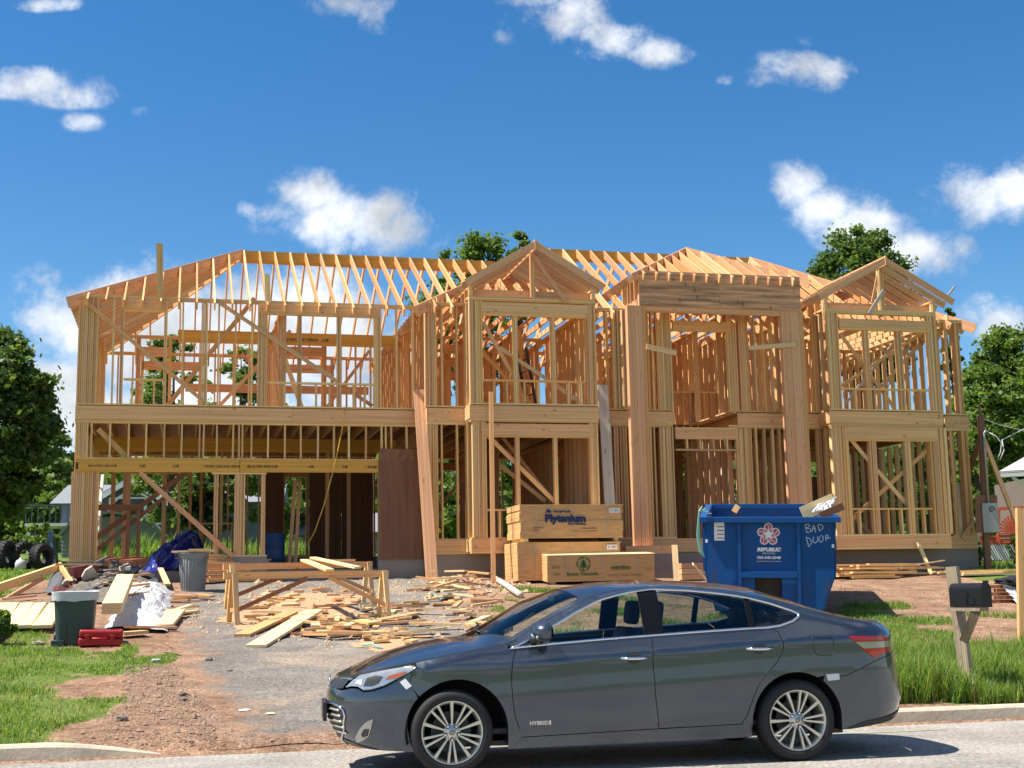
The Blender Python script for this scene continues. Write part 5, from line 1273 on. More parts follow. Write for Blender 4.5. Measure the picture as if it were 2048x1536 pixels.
# chalk strokes
def chalk(strokes, w=.011):
    bm = bmesh.new()
    for st in strokes:
        pts = [Vector((*dq(1380+x/6.024, 970+y/6.024), 0)) for x, y in st]
        for a, c in zip(pts, pts[1:]):
            d_ = (c-a).normalized(); n_ = Vector((-d_.y, d_.x, 0))*w/2; a2, c2 = a-d_*w*.3, c+d_*w*.3
            bm.faces.new([bm.verts.new((q.x, -.004, q.y)) for q in (a2-n_, c2-n_, c2+n_, a2+n_)])
    bm_obj('chalk_lettering', bm, M_CHALK, dump)
chalk([[(1385,480),(1410,575)],[(1385,480),(1430,470),(1445,490),(1400,520)],[(1400,520),(1450,525),(1460,555),(1410,575)],[(1470,560),(1490,480)],[(1490,480),(1515,570)],[(1475,535),(1515,520)],[(1540,475),(1560,555)],[(1540,475),(1590,480),(1605,515),(1560,555)],
       [(1400,630),(1430,745)],[(1400,630),(1450,650),(1465,695),(1430,745)],[(1490,625),(1480,680),(1510,700),(1540,670),(1535,625)],[(1560,620),(1550,670),(1580,690),(1605,660),(1600,615),(1575,608)],[(1630,610),(1640,670)],[(1630,610),(1660,600),(1665,625),(1640,640),(1690,640)]])
a, c = dq(1428, 1040.5), dq(1449, 1081); abox('sticker', (a[0], -.003, c[1]), (c[0], -.001, a[1]), M_VINYL, dump)
for k in range(4): abox('sticker_print', (a[0]+.05, -.0045, a[1]-.12-k*.065), (c[0]-.006, -.0032, a[1]-.105-k*.065), M_DARKMETAL, dump)
for px, py in ((1413, 1082), (1666, 1092)): x, z = dq(px, py); abox('reflector', (x-.02, -.003, z-.03), (x+.02, -.001, z+.03), M_VINYL, dump)
# rubbish in it
M_RUB = plain('mixed_rubbish', (.26,.17,.11), .95, var=.5, vscale=5, bmp=.6)
bm = bmesh.new(); nx, ny = 24, 40; V = {}
for j in range(ny+1):
    for i in range(nx+1):
        x = xl+.05+(xr_-xl-.1)*i/nx; y = .06+(LD-.12)*j/ny; V[i, j] = bm.verts.new((x, y, zr0-.62+.14*mnoise.noise(Vector((x*2, y*2, 4)))+.08*mnoise.noise(Vector((x*6, y*6, 7)))+.05*y))
for j in range(ny):
    for i in range(nx): bm.faces.new((V[i, j], V[i+1, j], V[i+1, j+1], V[i, j+1]))
tag(bm_obj('rubbish_fill', bm, M_RUB, dump, False), kind='stuff')
def dboard(name, a, c, w, t, mat, label, y0, y1, wd=(0, 0, 1), group=None):
    p, q = lp(MD, *a, y0), lp(MD, *c, y1); o = beam(name, MD @ Vector((p[0], y0, p[1])), MD @ Vector((q[0], y1, q[1])), w, t, mat, None, wd); return tag(o, label, 'board', group)
dboard('scrap_board', (1604,1028), (1668,1000), .24, .03, M_PALE, 'pale board sticking up at an angle from the right end of the dumpster', .35, .5)
dboard('dark_board', (1640,1032), (1686,1012), .13, .05, M_DARKW, 'dark brown plank poking out over the right rim of the dumpster', .15, .3)
dboard('offcut_board', (1468,1024), (1476,1011), .10, .04, M_FIR, 'small orange wood offcut standing in the dumpster near its left end', .4, .4)
M_POLY = plain('white_plastic_sheet', (.52,.52,.53), .4, var=.15)
pz = [MD @ Vector((*[(lambda q: q)(lp(MD, *p, y))[0]], y, lp(MD, *p, y)[1])) for p, y in (((1620,1030), .25), ((1660,1022), .3), ((1674,997), .6), ((1645,1003), .6))]
bm = bmesh.new(); vs = []
for j in range(13):
    for i in range(13):
        p = pz[0].lerp(pz[1], i/12).lerp(pz[3].lerp(pz[2], i/12), j/12); p = p+Vector((0, -.03, .03))*(1+2*abs(mnoise.noise(Vector((i*.6, j*.5, 2))))); vs.append(bm.verts.new(p))
for j in range(12):
    for i in range(12): bm.faces.new((vs[j*13+i], vs[j*13+i+1], vs[j*13+14+i], vs[j*13+13+i]))
tag(bm_obj('plastic_wrap', bm, M_POLY, None, False), 'crumpled white plastic wrap on the boards in the dumpster', 'plastic sheet')
M_STRAP = plain('teal_plastic_strap', (.20,.48,.42), .5)
bm = bmesh.new()
for k in range(4):
    pts = [MD @ Vector((*(lambda q: (q[0], -.1))(dq(1405+k*6, 1012+k*5)), dq(1405+k*6, 1012+k*5)[1])), MD @ Vector((dq(1398, 1030)[0], -.13, dq(1398, 1022)[1])), MD @ Vector((dq(1394+k*2, 1070)[0], -.12, dq(1400, 1070+k*4)[1])), MD @ Vector((dq(1400+k*3, 1105)[0], -.12, dq(1400, 1105+k*3)[1]))]
    bm_tube(bm, pts, .008, 4)
tag(bm_obj('packing_strap', bm, M_STRAP), 'tangled teal packing straps hanging over the left end of the dumpster', 'strap')
# ---- plywood lifts
m, nt, ns, ls, b = new_mat('plywood_sheet_edges')
n1_ = tex(nt, 1, 7, .7, mapscale=(3, 3, 75)); r = ramp(nt, [(.3, (.46,.22,.075)), (.5, (.70,.40,.16)), (.7, (.82,.54,.25))]); ls.new(n1_.outputs['Fac'], r.inputs[0]); ls.new(r.outputs[0], b.inputs['Base Color']); b.inputs['Roughness'].default_value = .8
M_EDGE = m
M_NAVY = plain('navy_stencil', (.01,.03,.11), .7); M_GREEN = plain('green_stencil', (.012,.13,.04), .7); M_PGREEN = plain('faded_green_stencil', (.25,.22,.06), .8); M_PAPER = plain('paper_label', (.72,.70,.66), .7, var=.05)
def lift(label, M, w, d, h, sheet=.0185, seed=0, zstep=None):
    t = thing('plywood_stack', M, label, 'plywood', 'strapped plywood stacks in front of the house'); rn = random.Random(seed); bm = bmesh.new(); n = int(h/sheet)
    sx = sy = 0.0
    for i in range(n):
        if rn.random() < .07: sx, sy = rn.uniform(-.015, .015), rn.uniform(-.012, .012)
        jx, jy = sx+rn.uniform(-.003, .003), sy+rn.uniform(-.003, .003); z = i*sheet
        bm_box(bm, (jx, jy, z+.0008), (w+jx, d+jy, z+sheet-.0008))
    o = bm_obj('sheets', bm, M_EDGE, t); o['kind'] = 'stuff'
    abox('top_sheet', (-.004, -.02, n*sheet), (w+.03, d, n*sheet+.012), M_PALE, t)
    for x in (w*.16, w*.5, w*.84):
        bm = bmesh.new(); bm_box(bm, (x, -.021, 0), (x+.014, -.0195, n*sheet)); bm_obj('strap', bm, M_GREYW, t)
    for y in (d*.38, d*.5):
        bm = bmesh.new(); bm_box(bm, (-.021, y, 0), (-.0195, y+.016, n*sheet)); bm_obj('strap', bm, M_DARKW, t)
    for x in (.1, w-.2):
        bm = bmesh.new(); bm_box(bm, (x, .02, -.08), (x+.09, d-.02, -.001)); bm_obj('bearer', bm, M_TAN, t)
    return t
vS = -.72-1.22
aS = hp(1036, 1148, vS); pS = HO+UX*aS[0]+VX*vS; zS = GZ(pS.x, pS.y)+.07
MS2 = Matrix.Translation((pS.x, pS.y, zS)) @ Matrix.Rotation(HA, 4, 'Z'); h2_ = hp(1040, 1084, vS)[1]-zS-.01
s2 = lift('lower of two strapped plywood stacks, right under the blue-printed one', MS2, 2.40, 1.22, h2_, seed=2)
uS1 = hp(1040, 1050, vS)[0]-aS[0]; MS1 = MS2 @ Matrix.Translation((uS1, 0, h2_+.09)); h1_ = hp(1040, 1009, vS)[1]-(zS+h2_+.09)
s1 = lift('upper plywood stack printed in navy blue, standing on another stack', MS1, hp(1245, 1050, vS)[0]-hp(1040, 1050, vS)[0], 1.22, h1_-.012, seed=5)
def stext(par, M, s, px, py, hpx, mat, w=None, bold=0.0, shear=0.0, y=-.024, name='stencil_lettering'):
    x, z = lp(M, px, py, y); sc = 2650/30.0; o = text(name, s, hpx/sc*1.38, mat, par, Matrix.Translation((x, y, z)) @ MF, bold=bold, shear=shear)
    if w:
        bb = [v.co.x for v in o.data.vertices]; cur = max(bb)-min(bb); o.matrix_local = Matrix.Translation((x, y, z)) @ MF @ Matrix.Diagonal((w/sc/cur, 1, 1, 1))
    return o
stext(s1, MS1, 'Plytanium', 1131, 1037, 15, M_NAVY, 84, bold=.012); stext(s1, MS1, 'Georgia-Pacific', 1124, 1022.5, 5, M_NAVY, 36, bold=.003); stext(s1, MS1, 'Rated Sheathing', 1154, 1047.5, 4.5, M_NAVY, 37, bold=.002)
stext(s1, MS1, 'GEORGIA-PACIFIC', 1077, 1055.5, 3, M_NAVY, 22); stext(s1, MS1, 'PLYWOOD', 1073, 1061.5, 3, M_NAVY, 13); stext(s1, MS1, 'Emporia, VA 23847', 1179, 1056, 3.2, M_NAVY, 30); stext(s1, MS1, 'Made out with Ventilation', 1169, 1062, 3, M_NAVY, 50)
x0, z0 = lp(MS1, 1097, 1025, -.024); k_ = 30/2650
o = flat_poly('stencil_logo', [(x0-7*k_, z0), (x0+8*k_, z0), (x0+5*k_, z0+3*k_), (x0, z0+8*k_), (x0-5*k_, z0+3*k_)], M_NAVY, -.025, s1)
for (M_, s_, a, c) in ((MS1, s1, (1218,1016), (1240,1026)), (MS2, s2, (1213,1089), (1235,1099))):
    p, q = lp(M_, *a, -.026), lp(M_, *c, -.026); abox('paper_tag', (p[0], -.027, q[1]), (q[0], -.025, p[1]), M_PAPER, s_)
    stext(s_, M_, 'PS   70001', (a[0]+c[0])/2, (a[1]+c[1])/2, 3, M_DARKMETAL, 16, y=-.0285)
pG = gp(1095, 1170); MS3 = frame(pG, R(11.0), .75) @ Matrix.Translation((0, 0, .06)); w3 = lp(MS3, 1309, 1140)[0]; h3 = lp(MS3, 1100, 1111)[1]
s3 = lift('plywood stack with green stencilled tree, nearest the dumpster', MS3, w3, 1.25, h3, seed=9)
cxg, czg = lp(MS3, 1167, 1128, -.024); rg_ = 14*29.6/2650
bm = bmesh.new()
for i in range(5):
    t0 = i*2*math.pi/5+.15
    P = [(rg_*math.cos(t), rg_*math.sin(t)) for t in np.linspace(t0, t0+1.02, 8)]; Q = [(rg_*.84*math.cos(t), rg_*.84*math.sin(t)) for t in np.linspace(t0, t0+1.02, 8)]
    for j in range(7): bm.faces.new([bm.verts.new((cxg+x, -.025, czg+z)) for x, z in (P[j], P[j+1], Q[j+1], Q[j])])
for (w_, z0, z1) in ((.05, .035, .105), (.075, -.02, .06), (.10, -.075, .012)): bm.faces.new([bm.verts.new((cxg+x, -.025, czg+z)) for x, z in ((-w_, z0), (w_, z0), (0, z1))])
bm.faces.new([bm.verts.new((cxg+x, -.025, czg+z)) for x, z in ((-.014, -.11), (.014, -.11), (.014, -.07), (-.014, -.07))])
bm_obj('stencil_logo', bm, M_GREEN, s3)
stext(s3, MS3, 'Boise Cascade', 1165, 1148, 6, M_GREEN, 62, bold=.002); stext(s3, MS3, 'WESTERN', 1241, 1136, 6.5, M_GREEN, 39, bold=.003, shear=.1); stext(s3, MS3, 'MADE', 1112, 1135, 4.5, M_PGREEN, 15, bold=.002); stext(s3, MS3, 'USA', 1112, 1149, 4.5, M_PGREEN, 15, bold=.001); stext(s3, MS3, 'PCS', 1297, 1138, 5, M_PGREEN, 14); stext(s3, MS3, 'STRUCTURAL PANELS', 1250, 1150, 4, M_PGREEN, 70)
# ---- sawhorses
def sawhorse(f0, f1, t0, t1, label, bl=.09, brace_px=None):
    a, c = gp(*f0), gp(*f1); d = (c-a); yaw = math.atan2(d.y, d.x); mid = (a+c)/2; L = d.xy.length
    M = Matrix.Translation((a.x, a.y, min(a.z, c.z))) @ Matrix.Rotation(yaw, 4, 'Z'); t = thing('sawhorse', M, label, 'sawhorse', 'sawhorses on the driveway')
    za, zc = lp(M, *t0)[1], lp(M, *t1)[1]; xa, xc = lp(M, *t0)[0], lp(M, *t1)[0]; hb = .115
    beam('top_rail', (xa, .16, za-hb/2), (xc, .16, zc-hb/2), .04, hb, M_FIR, t, wdir=(0, 1, 0))
    da = a.z-M.translation.z; dc = c.z-M.translation.z
    for x, zt_, g in ((.04, za, da), (L-.02, zc, dc)):
        xx = x if x > .5 else max(x, xa+.08); 
        for sg in (-1, 1):
            gz = GZ(*(M @ Vector((xx, .16+sg*.20, 0))).xy)-M.translation.z
            beam('leg', (xx, .16+sg*.20, gz), (xx, .16+sg*.045, zt_-.02), .085, .038, M_TAN, t, wdir=(1, 0, 0))
        beam('cross_tie', (xx, -.03, g+.25), (xx, .35, g+.25), .03, .07, M_FIR, t)
    for (x, xe, zt_, g) in ((L*.48, .06, za, da), (L*.62, L-.06, zc, dc)): beam('diagonal_brace', (x, .14, zt_-hb), (xe, .02, g+.25), .022, .07, M_DARKW if x < L*.5 else M_FIR, t, wdir=(0, 1, 0))
    return t, M, za, zc, L
h1s = sawhorse((468,1252), (778,1239), (454,1144), (785,1140), 'nearer of the two long wooden sawhorses on the driveway')
h2s = sawhorse((463,1221), (746,1209), (453,1127), (752,1122), 'farther of the two long wooden sawhorses on the driveway')
# boards lying across the two rails
def rail_pt(h, f): return h[1] @ Vector((h[4]*f, .16, h[2]*(1-f)+h[3]*f))
for (f0, f1, w, mt, lab, dz) in ((.62, .54, .14, M_FIR, 'short plank laid across both sawhorses from front to back', .02), (.80, .62, .12, M_PALE, 'pale plank end resting on the sawhorses, right of the crossing plank', .06)):
    a, c = rail_pt(h1s, f0), rail_pt(h2s, f1); e = (a-c).normalized(); tag(beam('plank', a+e*.12+Vector((0, 0, dz)), c-e*.35+Vector((0, 0, dz)), w, .038, mt, None, wdir=(1, .2, 0)), lab, 'plank')
for (fa, fb, dz, lab) in ((.55, .72, .03, 'offcut lying along the far sawhorse rail, left one'), (.62, .9, .028, 'long board lying along the far sawhorse rail')):
    a, c = rail_pt(h2s, fa), rail_pt(h2s, fb); sh = h2s[1].to_3x3() @ Vector((0, .08 if dz < .03 else -.02, dz)); tag(beam('plank', a+sh, c+sh, .13, .038, M_FIR, None, wdir=(0, 1, 0)), lab, 'plank')
# ---- two long boards on the asphalt
def gboard(name, a, c, w, t, mat, label, za=.03, zc=.03, group=None, cat='board'):
    p, q = gp(*a), gp(*c); p.z += za+.012; q.z += zc+.012; d = q-p; return tag(beam(name, p, q, w, t, mat, None, wdir=(d.y, -d.x, 0)), label, cat, group)
gboard('long_board', (484,1275), (582,1238), .25, .04, M_FIR, 'brownish board lying on the driveway left of the yellow board', .02, .10)
gboard('long_board', (512,1297), (629,1239), .29, .04, M_PALE, 'wide pale yellow board lying on the driveway nearest the car', .02, .14)
# ---- offcuts
def scatter(n, poly, label, group, seed, lmin=.12, lmax=.6, hmax=.05, mats=None, name='lumber_offcut', cen=None):
    rn = random.Random(seed); P = [(lambda q: (q.x, q.y))(gp(*p)) for p in poly]; xs = [p[0] for p in P]; ys = [p[1] for p in P]; k = 0; tries = 0
    while k < n and tries < 9000:
        tries += 1; x, y = rn.uniform(min(xs), max(xs)), rn.uniform(min(ys), max(ys))
        if not inpoly(x, y, P): continue
        if cen is not None and rn.random() > math.exp(-(((x-cen[0])/cen[2])**2+((y-cen[1])/cen[3])**2)): continue
        L = lmin+(lmax-lmin)*rn.random()**2.0; w = rn.choice((.09, .09, .14, .14, .19)); a = rn.gauss(.3, .55) if rn.random() < .7 else rn.uniform(0, 3.14)
        z = GZ(x, y)+.012+.02+rn.random()**2*hmax; t = rn.uniform(-.10, .10)*(hmax > .06)+rn.uniform(-.02, .02); d = Vector((math.cos(a), math.sin(a), .0)); 
        z += abs(t)*L*.5; e = Vector((d.x*L/2, d.y*L/2, t*L/2+(GZ(x+d.x*.3, y+d.y*.3)-GZ(x-d.x*.3, y-d.y*.3))/.6*L/2))
        p = Vector((x, y, z)); mt = rn.choice(mats or (M_FIR, M_FIR, M_FIR, M_RED, M_PALE, M_TAN)); tone = {'fir_lumber': 'orange', 'reddish_fir_lumber': 'reddish', 'pale_pine_board': 'pale', 'weathered_fir_lumber': 'tan'}[mt.name]; siz = 'long' if L > .45 else ('wide' if w > .15 else ('narrow short' if w < .1 else 'short'))
        tag(beam(name, p-e, p+e, w, .038, mt, None, wdir=(-d.y, d.x, rn.uniform(-.06, .06))), siz+' '+tone+' '+label+[', left part', ', middle part', ', right part'][min(2, int(3*(x-min(xs))/(max(xs)-min(xs))))], 'offcut', group); k += 1
scatter(88, [(480,1200),(560,1180),(740,1180),(800,1215),(880,1265),(800,1290),(640,1280),(500,1262)], 'lumber offcut on the asphalt under the sawhorses', 'offcuts around the sawhorses', 11, hmax=.05)
scatter(40, [(640,1235),(800,1240),(880,1265),(830,1290),(700,1292),(610,1275)], 'sawn piece strewn between the yellow board and the car', 'offcuts in front of the sawhorses', 12, lmin=.15, lmax=.9, hmax=.07)
scatter(34, [(800,1190),(880,1160),(960,1165),(975,1190),(900,1205),(830,1200)], 'offcut in the heap right of the sawhorses', 'offcut heap right of the sawhorses', 13, lmin=.25, lmax=1.0, hmax=.28, mats=(M_PALE, M_FIR, M_PALE, M_RED))
scatter(26, [(800,1215),(900,1200),(985,1205),(960,1235),(970,1262),(880,1262)], 'offcut on the asphalt between the heap and the car hood', 'offcuts beside the car hood', 14, lmin=.2, lmax=.8, hmax=.08, mats=(M_PALE, M_FIR, M_FIR))
scatter(14, [(330,1200),(420,1195),(420,1235),(350,1250),(240,1285)], 'broken board at the right edge of the rubbish heap', 'boards beside the rubbish heap', 15, lmin=.25, lmax=.8, hmax=.08)
# sawdust on the drive
M_SAW = plain('sawdust', (.42,.26,.14), .95, var=.3, vscale=12, bmp=.4)
def patch(name, px, mat, label, dz, seed, kind='stuff'):
    c = [gp(*p) for p in px]; out = []
    for i, p in enumerate(c):
        q = c[(i+1) % len(c)]; n_ = max(2, int((q-p).length/.1))
        for k in range(n_):
            s = p.lerp(q, k/n_); j = .22*mnoise.noise(Vector((s.x*1.7, s.y*1.7, seed)))+.12*mnoise.noise(Vector((s.x*6, s.y*6, seed))); out.append((s.x+j, s.y+j*.8))
    v, f = cdt_fill(out, .22, lambda x, y: GZ(x, y)+dz); o = mesh_obj(name, v, f, mat, smooth=True); return tag(o, label, kind=kind)
patch('sawdust', [(430,1240),(520,1196),(640,1185),(720,1195),(700,1235),(600,1252),(480,1262)], M_SAW, 'sawdust spread under the sawhorses', .017, 3)
patch('sawdust', [(700,1290),(770,1270),(840,1275),(800,1300),(740,1308)], M_SAW, 'sawdust in front of the offcuts near the car', .017, 5)
def leaner(a, c, w, t, mat, label, vtop, name='leaning_plank', vb=-.9):
    ub = hp(*a, vb)[0]; p = HO+UX*ub+VX*vb; p.z = GZ(p.x, p.y)+.01; u, z = hp(*c, vtop); q = HO+UX*u+VX*vtop; q.z = z; d = (q-p).normalized(); return tag(beam(name, p, q, w, t, mat, None, wdir=UX), label, 'plank')
# ---- lumber pile behind the sawhorses, lumber pile right of the dumpster
def pile(n, a, c, rows, label, group, seed, mats, wd=.14, th=.038, jit=.25, ln=None):
    rn = random.Random(seed); p, q = gp(*a), gp(*c); d = (q-p); d.z = 0; L = d.length; d.normalize(); nrm = Vector((-d.y, d.x, 0)); k = 0; lev = 0
    while k < n:
        m_ = max(1, rows-lev//2)
        for i in range(m_):
            if k >= n: break
            s0 = rn.uniform(-jit, jit); l_ = L*rn.uniform(.75, 1.05) if ln is None else rn.uniform(*ln); o = p+d*(s0+rn.uniform(0, max(0, L-l_)))+nrm*(i*wd*1.12+rn.uniform(-.03, .03)+.05*lev); tw = nrm*rn.uniform(-.12, .12)*jit
            z0 = max(GZ(*o.xy), GZ(*(o+d*l_).xy))+.03+lev*(th+.004); e = o+d*l_+tw; o.z = z0; e.z = z0+rn.uniform(-.0, .01)
            mt = rn.choice(mats); tone = {'fir_lumber': 'orange', 'reddish_fir_lumber': 'reddish', 'pale_pine_board': 'pale', 'weathered_fir_lumber': 'tan'}[mt.name]; lay = 'bottom' if lev == 0 else ('upper' if lev*rows*.7 > n*.5 else 'middle')
            tag(beam('stacked_board', o, e, wd, th, mt, None, wdir=(nrm.x, nrm.y, 0)), tone+(' front' if i == 0 else '')+' board in the '+lay+' layers of the '+label, 'board', group); k += 1
        lev += 1
pile(26, (412,1170), (568,1163), 4, 'stack in front of the garage', 'lumber stack in front of the garage', 21, (M_FIR, M_RED, M_FIR), jit=.08)
pile(46, (1668,1162), (1888,1150), 9, 'spread pile right of the dumpster', 'lumber pile right of the dumpster', 22, (M_PALE, M_FIR, M_TAN, M_FIR), wd=.10, jit=.6, ln=(1.4, 2.5))
pile(12, (1895,1156), (2046,1150), 6, 'thin boards by the right-hand corner', 'boards by the right-hand corner', 23, (M_TAN, M_PALE), wd=.09, jit=.3, ln=(1.0, 1.9))
leaner((1862,1134), (1836,1084), .09, .035, M_TAN, 'short board leaning on the foundation above the right lumber pile', VB-.07, 'prop_board', vb=-1.3)
_p = gp(1768, 1152); _q = at_depth(1888, 1121, _p.y+.6); _p = at_depth(1768, 1139, _p.y); tag(beam('long_batten', _p, _q, .09, .03, M_PALE, None, wdir=(0, 1, 0)), 'pale batten laid slanting on top of the right lumber pile', 'board')
# ---- boards leaning on the house
leaner((864,1156), (838,780), .27, .05, M_RED, 'wide reddish plank leaning on the house beside the plywood sheet', VG-.16)
leaner((987,1158), (982,784), .10, .045, M_FIR, 'narrow long plank leaning against the left bay', VB-.12, vb=-1.6)
leaner((1228,1150), (1205,770), .26, .05, M_GREYW, 'whitish weathered plank leaning against the house right of the left bay', -.12, vb=-.62)
# ---- concrete block, pipe, boards by the dumpster
M_BLOCK = plain('concrete_block', (.42,.40,.36), .9, bmp=.3)
p = gp(930, 1151); MB_ = frame(p, R(12)); t = thing('concrete_block', MB_, 'single grey concrete block lying by the house foundation', 'block')
bm = bmesh.new()
for (lo, hi) in (((-.2, 0, 0), (.2, .035, .19)), ((-.2, .155, 0), (.2, .19, .19)), ((-.2, .036, 0), (-.165, .154, .19)), ((.165, .036, 0), (.2, .154, .19)), ((-.018, .036, 0), (.018, .154, .19))): bm_box(bm, lo, hi)
bm_obj('shell', bm, M_BLOCK, t)
a, c = gp(985, 1160), gp(1041, 1197); a.z += .07; c.z += .07
bm = bmesh.new(); bm_tube(bm, [a, a.lerp(c, .5)+Vector((0, 0, .01)), c], .065, 12); tag(bm_obj('grey_pole', bm, M_GREYW, None, True), 'grey weathered pole lying on the dirt before the plywood stacks', 'pole')
_p = gp(1422, 1172); _q = at_depth(1386, 1128, _p.y-.1); tag(beam('leaning_sheet', _p, _q, .26, .025, M_PALE, None, wdir=(0, 1, .3)), 'pale board leaning on the left end of the dumpster', 'board')
_p = gp(1354, 1170); _q = at_depth(1349, 1090, _p.y+.25); tag(beam('plywood_offcut', _p, _q, .13, .03, M_FIR), 'upright strip of plywood between the plywood stack and the dumpster', 'board')
for k in range(3): gboard('step_board', (1358,1161), (1408,1160), .30, .12, M_RED if k == 2 else M_FIR, ['lowest', 'middle', 'topmost'][k]+' of three stacked boards behind the left end of the dumpster', .06+k*.13, .06+k*.13)
# ---- bins
M_BIN = plain('dark_green_plastic', (.04,.066,.064), .45, var=.2, vscale=4); M_GBIN = plain('weathered_grey_plastic', (.20,.215,.215), .7, var=.3, vscale=5, bmp=.1)
p = gp(146, 1294); MBn = frame(p, R(14), .3); t = thing('wheelie_bin', MBn, 'dark green wheeled bin without lid, standing on the grass', 'bin')
sc_ = (p-CAM0).length/FPX; W0, W1, HB = 66*sc_/2, 77*sc_/2, 100*sc_
bm = bmesh.new(); rings = []
for (z, w, d) in ((.03, W0, .22), (.10, W0, .235), (HB*.5, (W0+W1)/2, .255), (HB-.05, W1, .28), (HB-.05, W1+.02, .30), (HB, W1+.02, .30), (HB, W1-.02, .26), (HB*.3, W0-.02, .2)):
    ring = []
    for k in range(28):
        a = 2*math.pi*k/28; e_ = 4.5; cx_, sx_ = math.cos(a), math.sin(a); ring.append(bm.verts.new((w*math.copysign(abs(cx_)**(2/e_), cx_), .28+d*math.copysign(abs(sx_)**(2/e_), sx_), z)))
    rings.append(ring)
for A, B in zip(rings, rings[1:]):
    for k in range(28): bm.faces.new((A[k], A[(k+1) % 28], B[(k+1) % 28], B[k]))
bm.faces.new(rings[0][::-1]); bm.faces.new(rings[-1]); body = bm_obj('body', bm, M_BIN, t, True); body.modifiers.new('s', 'EDGE_SPLIT').split_angle = R(40)
abox('base_foot', (-W0-.05, .0, .0), (-W0+.12, .3, .09), M_BIN, t); abox('base_foot', (W0-.14, .02, 0), (W0, .16, .05), M_BIN, t)
for x in (-.12, .08): abox('rib', (x, .022, .12), (x+.02, .05, HB-.1), M_BIN, t)
for x in (-W0-.03, W0+.0):
    bm = bmesh.new(); bm_lathe(bm, [(0, -.02), (.10, -.02), (.10, .02), (0, .02)], 20, Matrix.Translation((x, .5, .10)) @ Matrix.Rotation(R(90), 4, 'Y')); bm_obj('wheel', bm, M_BLACKP, t, True)
bm = bmesh.new(); vs = []
for j in range(5):
    for k in range(40):
        a = 2*math.pi*k/40; e_ = 4.5; w, d = W1+.028+.012*(j > 1)*abs(mnoise.noise(Vector((k*.7, j, 1)))), .31; cx_, sx_ = math.cos(a), math.sin(a)
        s_ = 1 if j < 4 else .9; vs.append(bm.verts.new((s_*w*math.copysign(abs(cx_)**(2/e_), cx_), .28+s_*d*math.copysign(abs(sx_)**(2/e_), sx_), HB+[-.10-.05*abs(mnoise.noise(Vector((k*.35, 3, 1)))), -.05, .0, .012, -.02][j])))
for j in range(4):
    for k in range(40): bm.faces.new((vs[j*40+k], vs[j*40+(k+1) % 40], vs[j*40+40+(k+1) % 40], vs[j*40+40+k]))
tag(bm_obj('bin_liner', bm, M_POLY, None, False), 'white plastic liner folded over the rim of the green bin', 'bin bag').matrix_world = MBn
p = gp(386, 1183); MG = frame(p, 0, .2); t = thing('rubbish_bin', MG, 'round weathered grey rubbish bin covered by a loose board', 'bin'); sc_ = (p-CAM0).length/FPX; r0, r1, hb = 22*sc_, 28*sc_, 74*sc_
bm = bmesh.new(); bm_lathe(bm, [(0, .01), (r0, .0), (r0+.006, .03), (r1-.012, hb-.1), (r1+.004, hb-.1), (r1+.01, hb-.02), (r1+.03, hb-.02), (r1+.03, hb), (r1-.02, hb), (r0-.01, .1), (0, .1)], 36); o = bm_obj('body', bm, M_GBIN, t, True); o.modifiers.new('s', 'EDGE_SPLIT').split_angle = R(35)
for k in range(12):
    a = R(200+k*13); bm = bmesh.new(); bm_tube(bm, [(r0*1.01*math.cos(a), r0*1.01*math.sin(a), .05), ((r1-.012)*math.cos(a), (r1-.012)*math.sin(a), hb-.13)], .011, 6); bm_obj('rib', bm, M_GBIN, t, True)
for a in (R(200), R(-20)): bm = bmesh.new(); bm_tube(bm, [((r1+.01)*math.cos(a-.12), (r1+.01)*math.sin(a-.12), hb-.12), ((r1+.06)*math.cos(a), (r1+.06)*math.sin(a), hb-.1), ((r1+.01)*math.cos(a+.12), (r1+.01)*math.sin(a+.12), hb-.12)], .014, 6); bm_obj('handle', bm, M_GBIN, t, True)
tag(beam('cover_board', MG @ Vector((-r1-.12, -.08, hb+.02)), MG @ Vector((r1+.12, .04, hb+.035)), .42, .035, M_PALE, None, wdir=(0, 1, 0)), 'pale board lying as a lid on the grey round bin', 'board')
tag(beam('cover_board', MG @ Vector((-.02, -.34, hb+.055)), MG @ Vector((r1+.13, -.30, hb+.055)), .12, .035, M_FIR, None, wdir=(0, 1, 0)), 'small board laid on top of the pale lid board on the grey bin', 'board')
# ---- red tool case
M_REDP = plain('red_plastic', (.36,.012,.016), .45, var=.2, vscale=7)
p = gp(200, 1294); MR_ = frame(p, R(14), .5) @ Matrix.Rotation(R(2), 4, 'Y'); t = thing('tool_case', MR_, 'battered red plastic tool case lying by the green bin', 'tool case'); sc_ = (p-CAM0).length/FPX; w_ = 80*sc_
o = soft('body', (-w_/2, 0, .01), (w_/2, .34, .12), M_REDP, t, .03); o = soft('lid', (-w_/2+.005, .005, .125), (w_/2-.005, .335, .235), M_REDP, t, .035)
for x in (-.18, .16): soft('latch', (x-.03, -.015, .08), (x+.03, .01, .17), M_REDP, t, .006)
tube('carry_handle', [(-.11, .0, .12), (-.10, -.06, .12), (.08, -.06, .12), (.09, .0, .12)], .016, M_REDP, t, 8); abox('label_plate', (-.06, .10, .2352), (.12, .19, .237), M_TAPE, t)
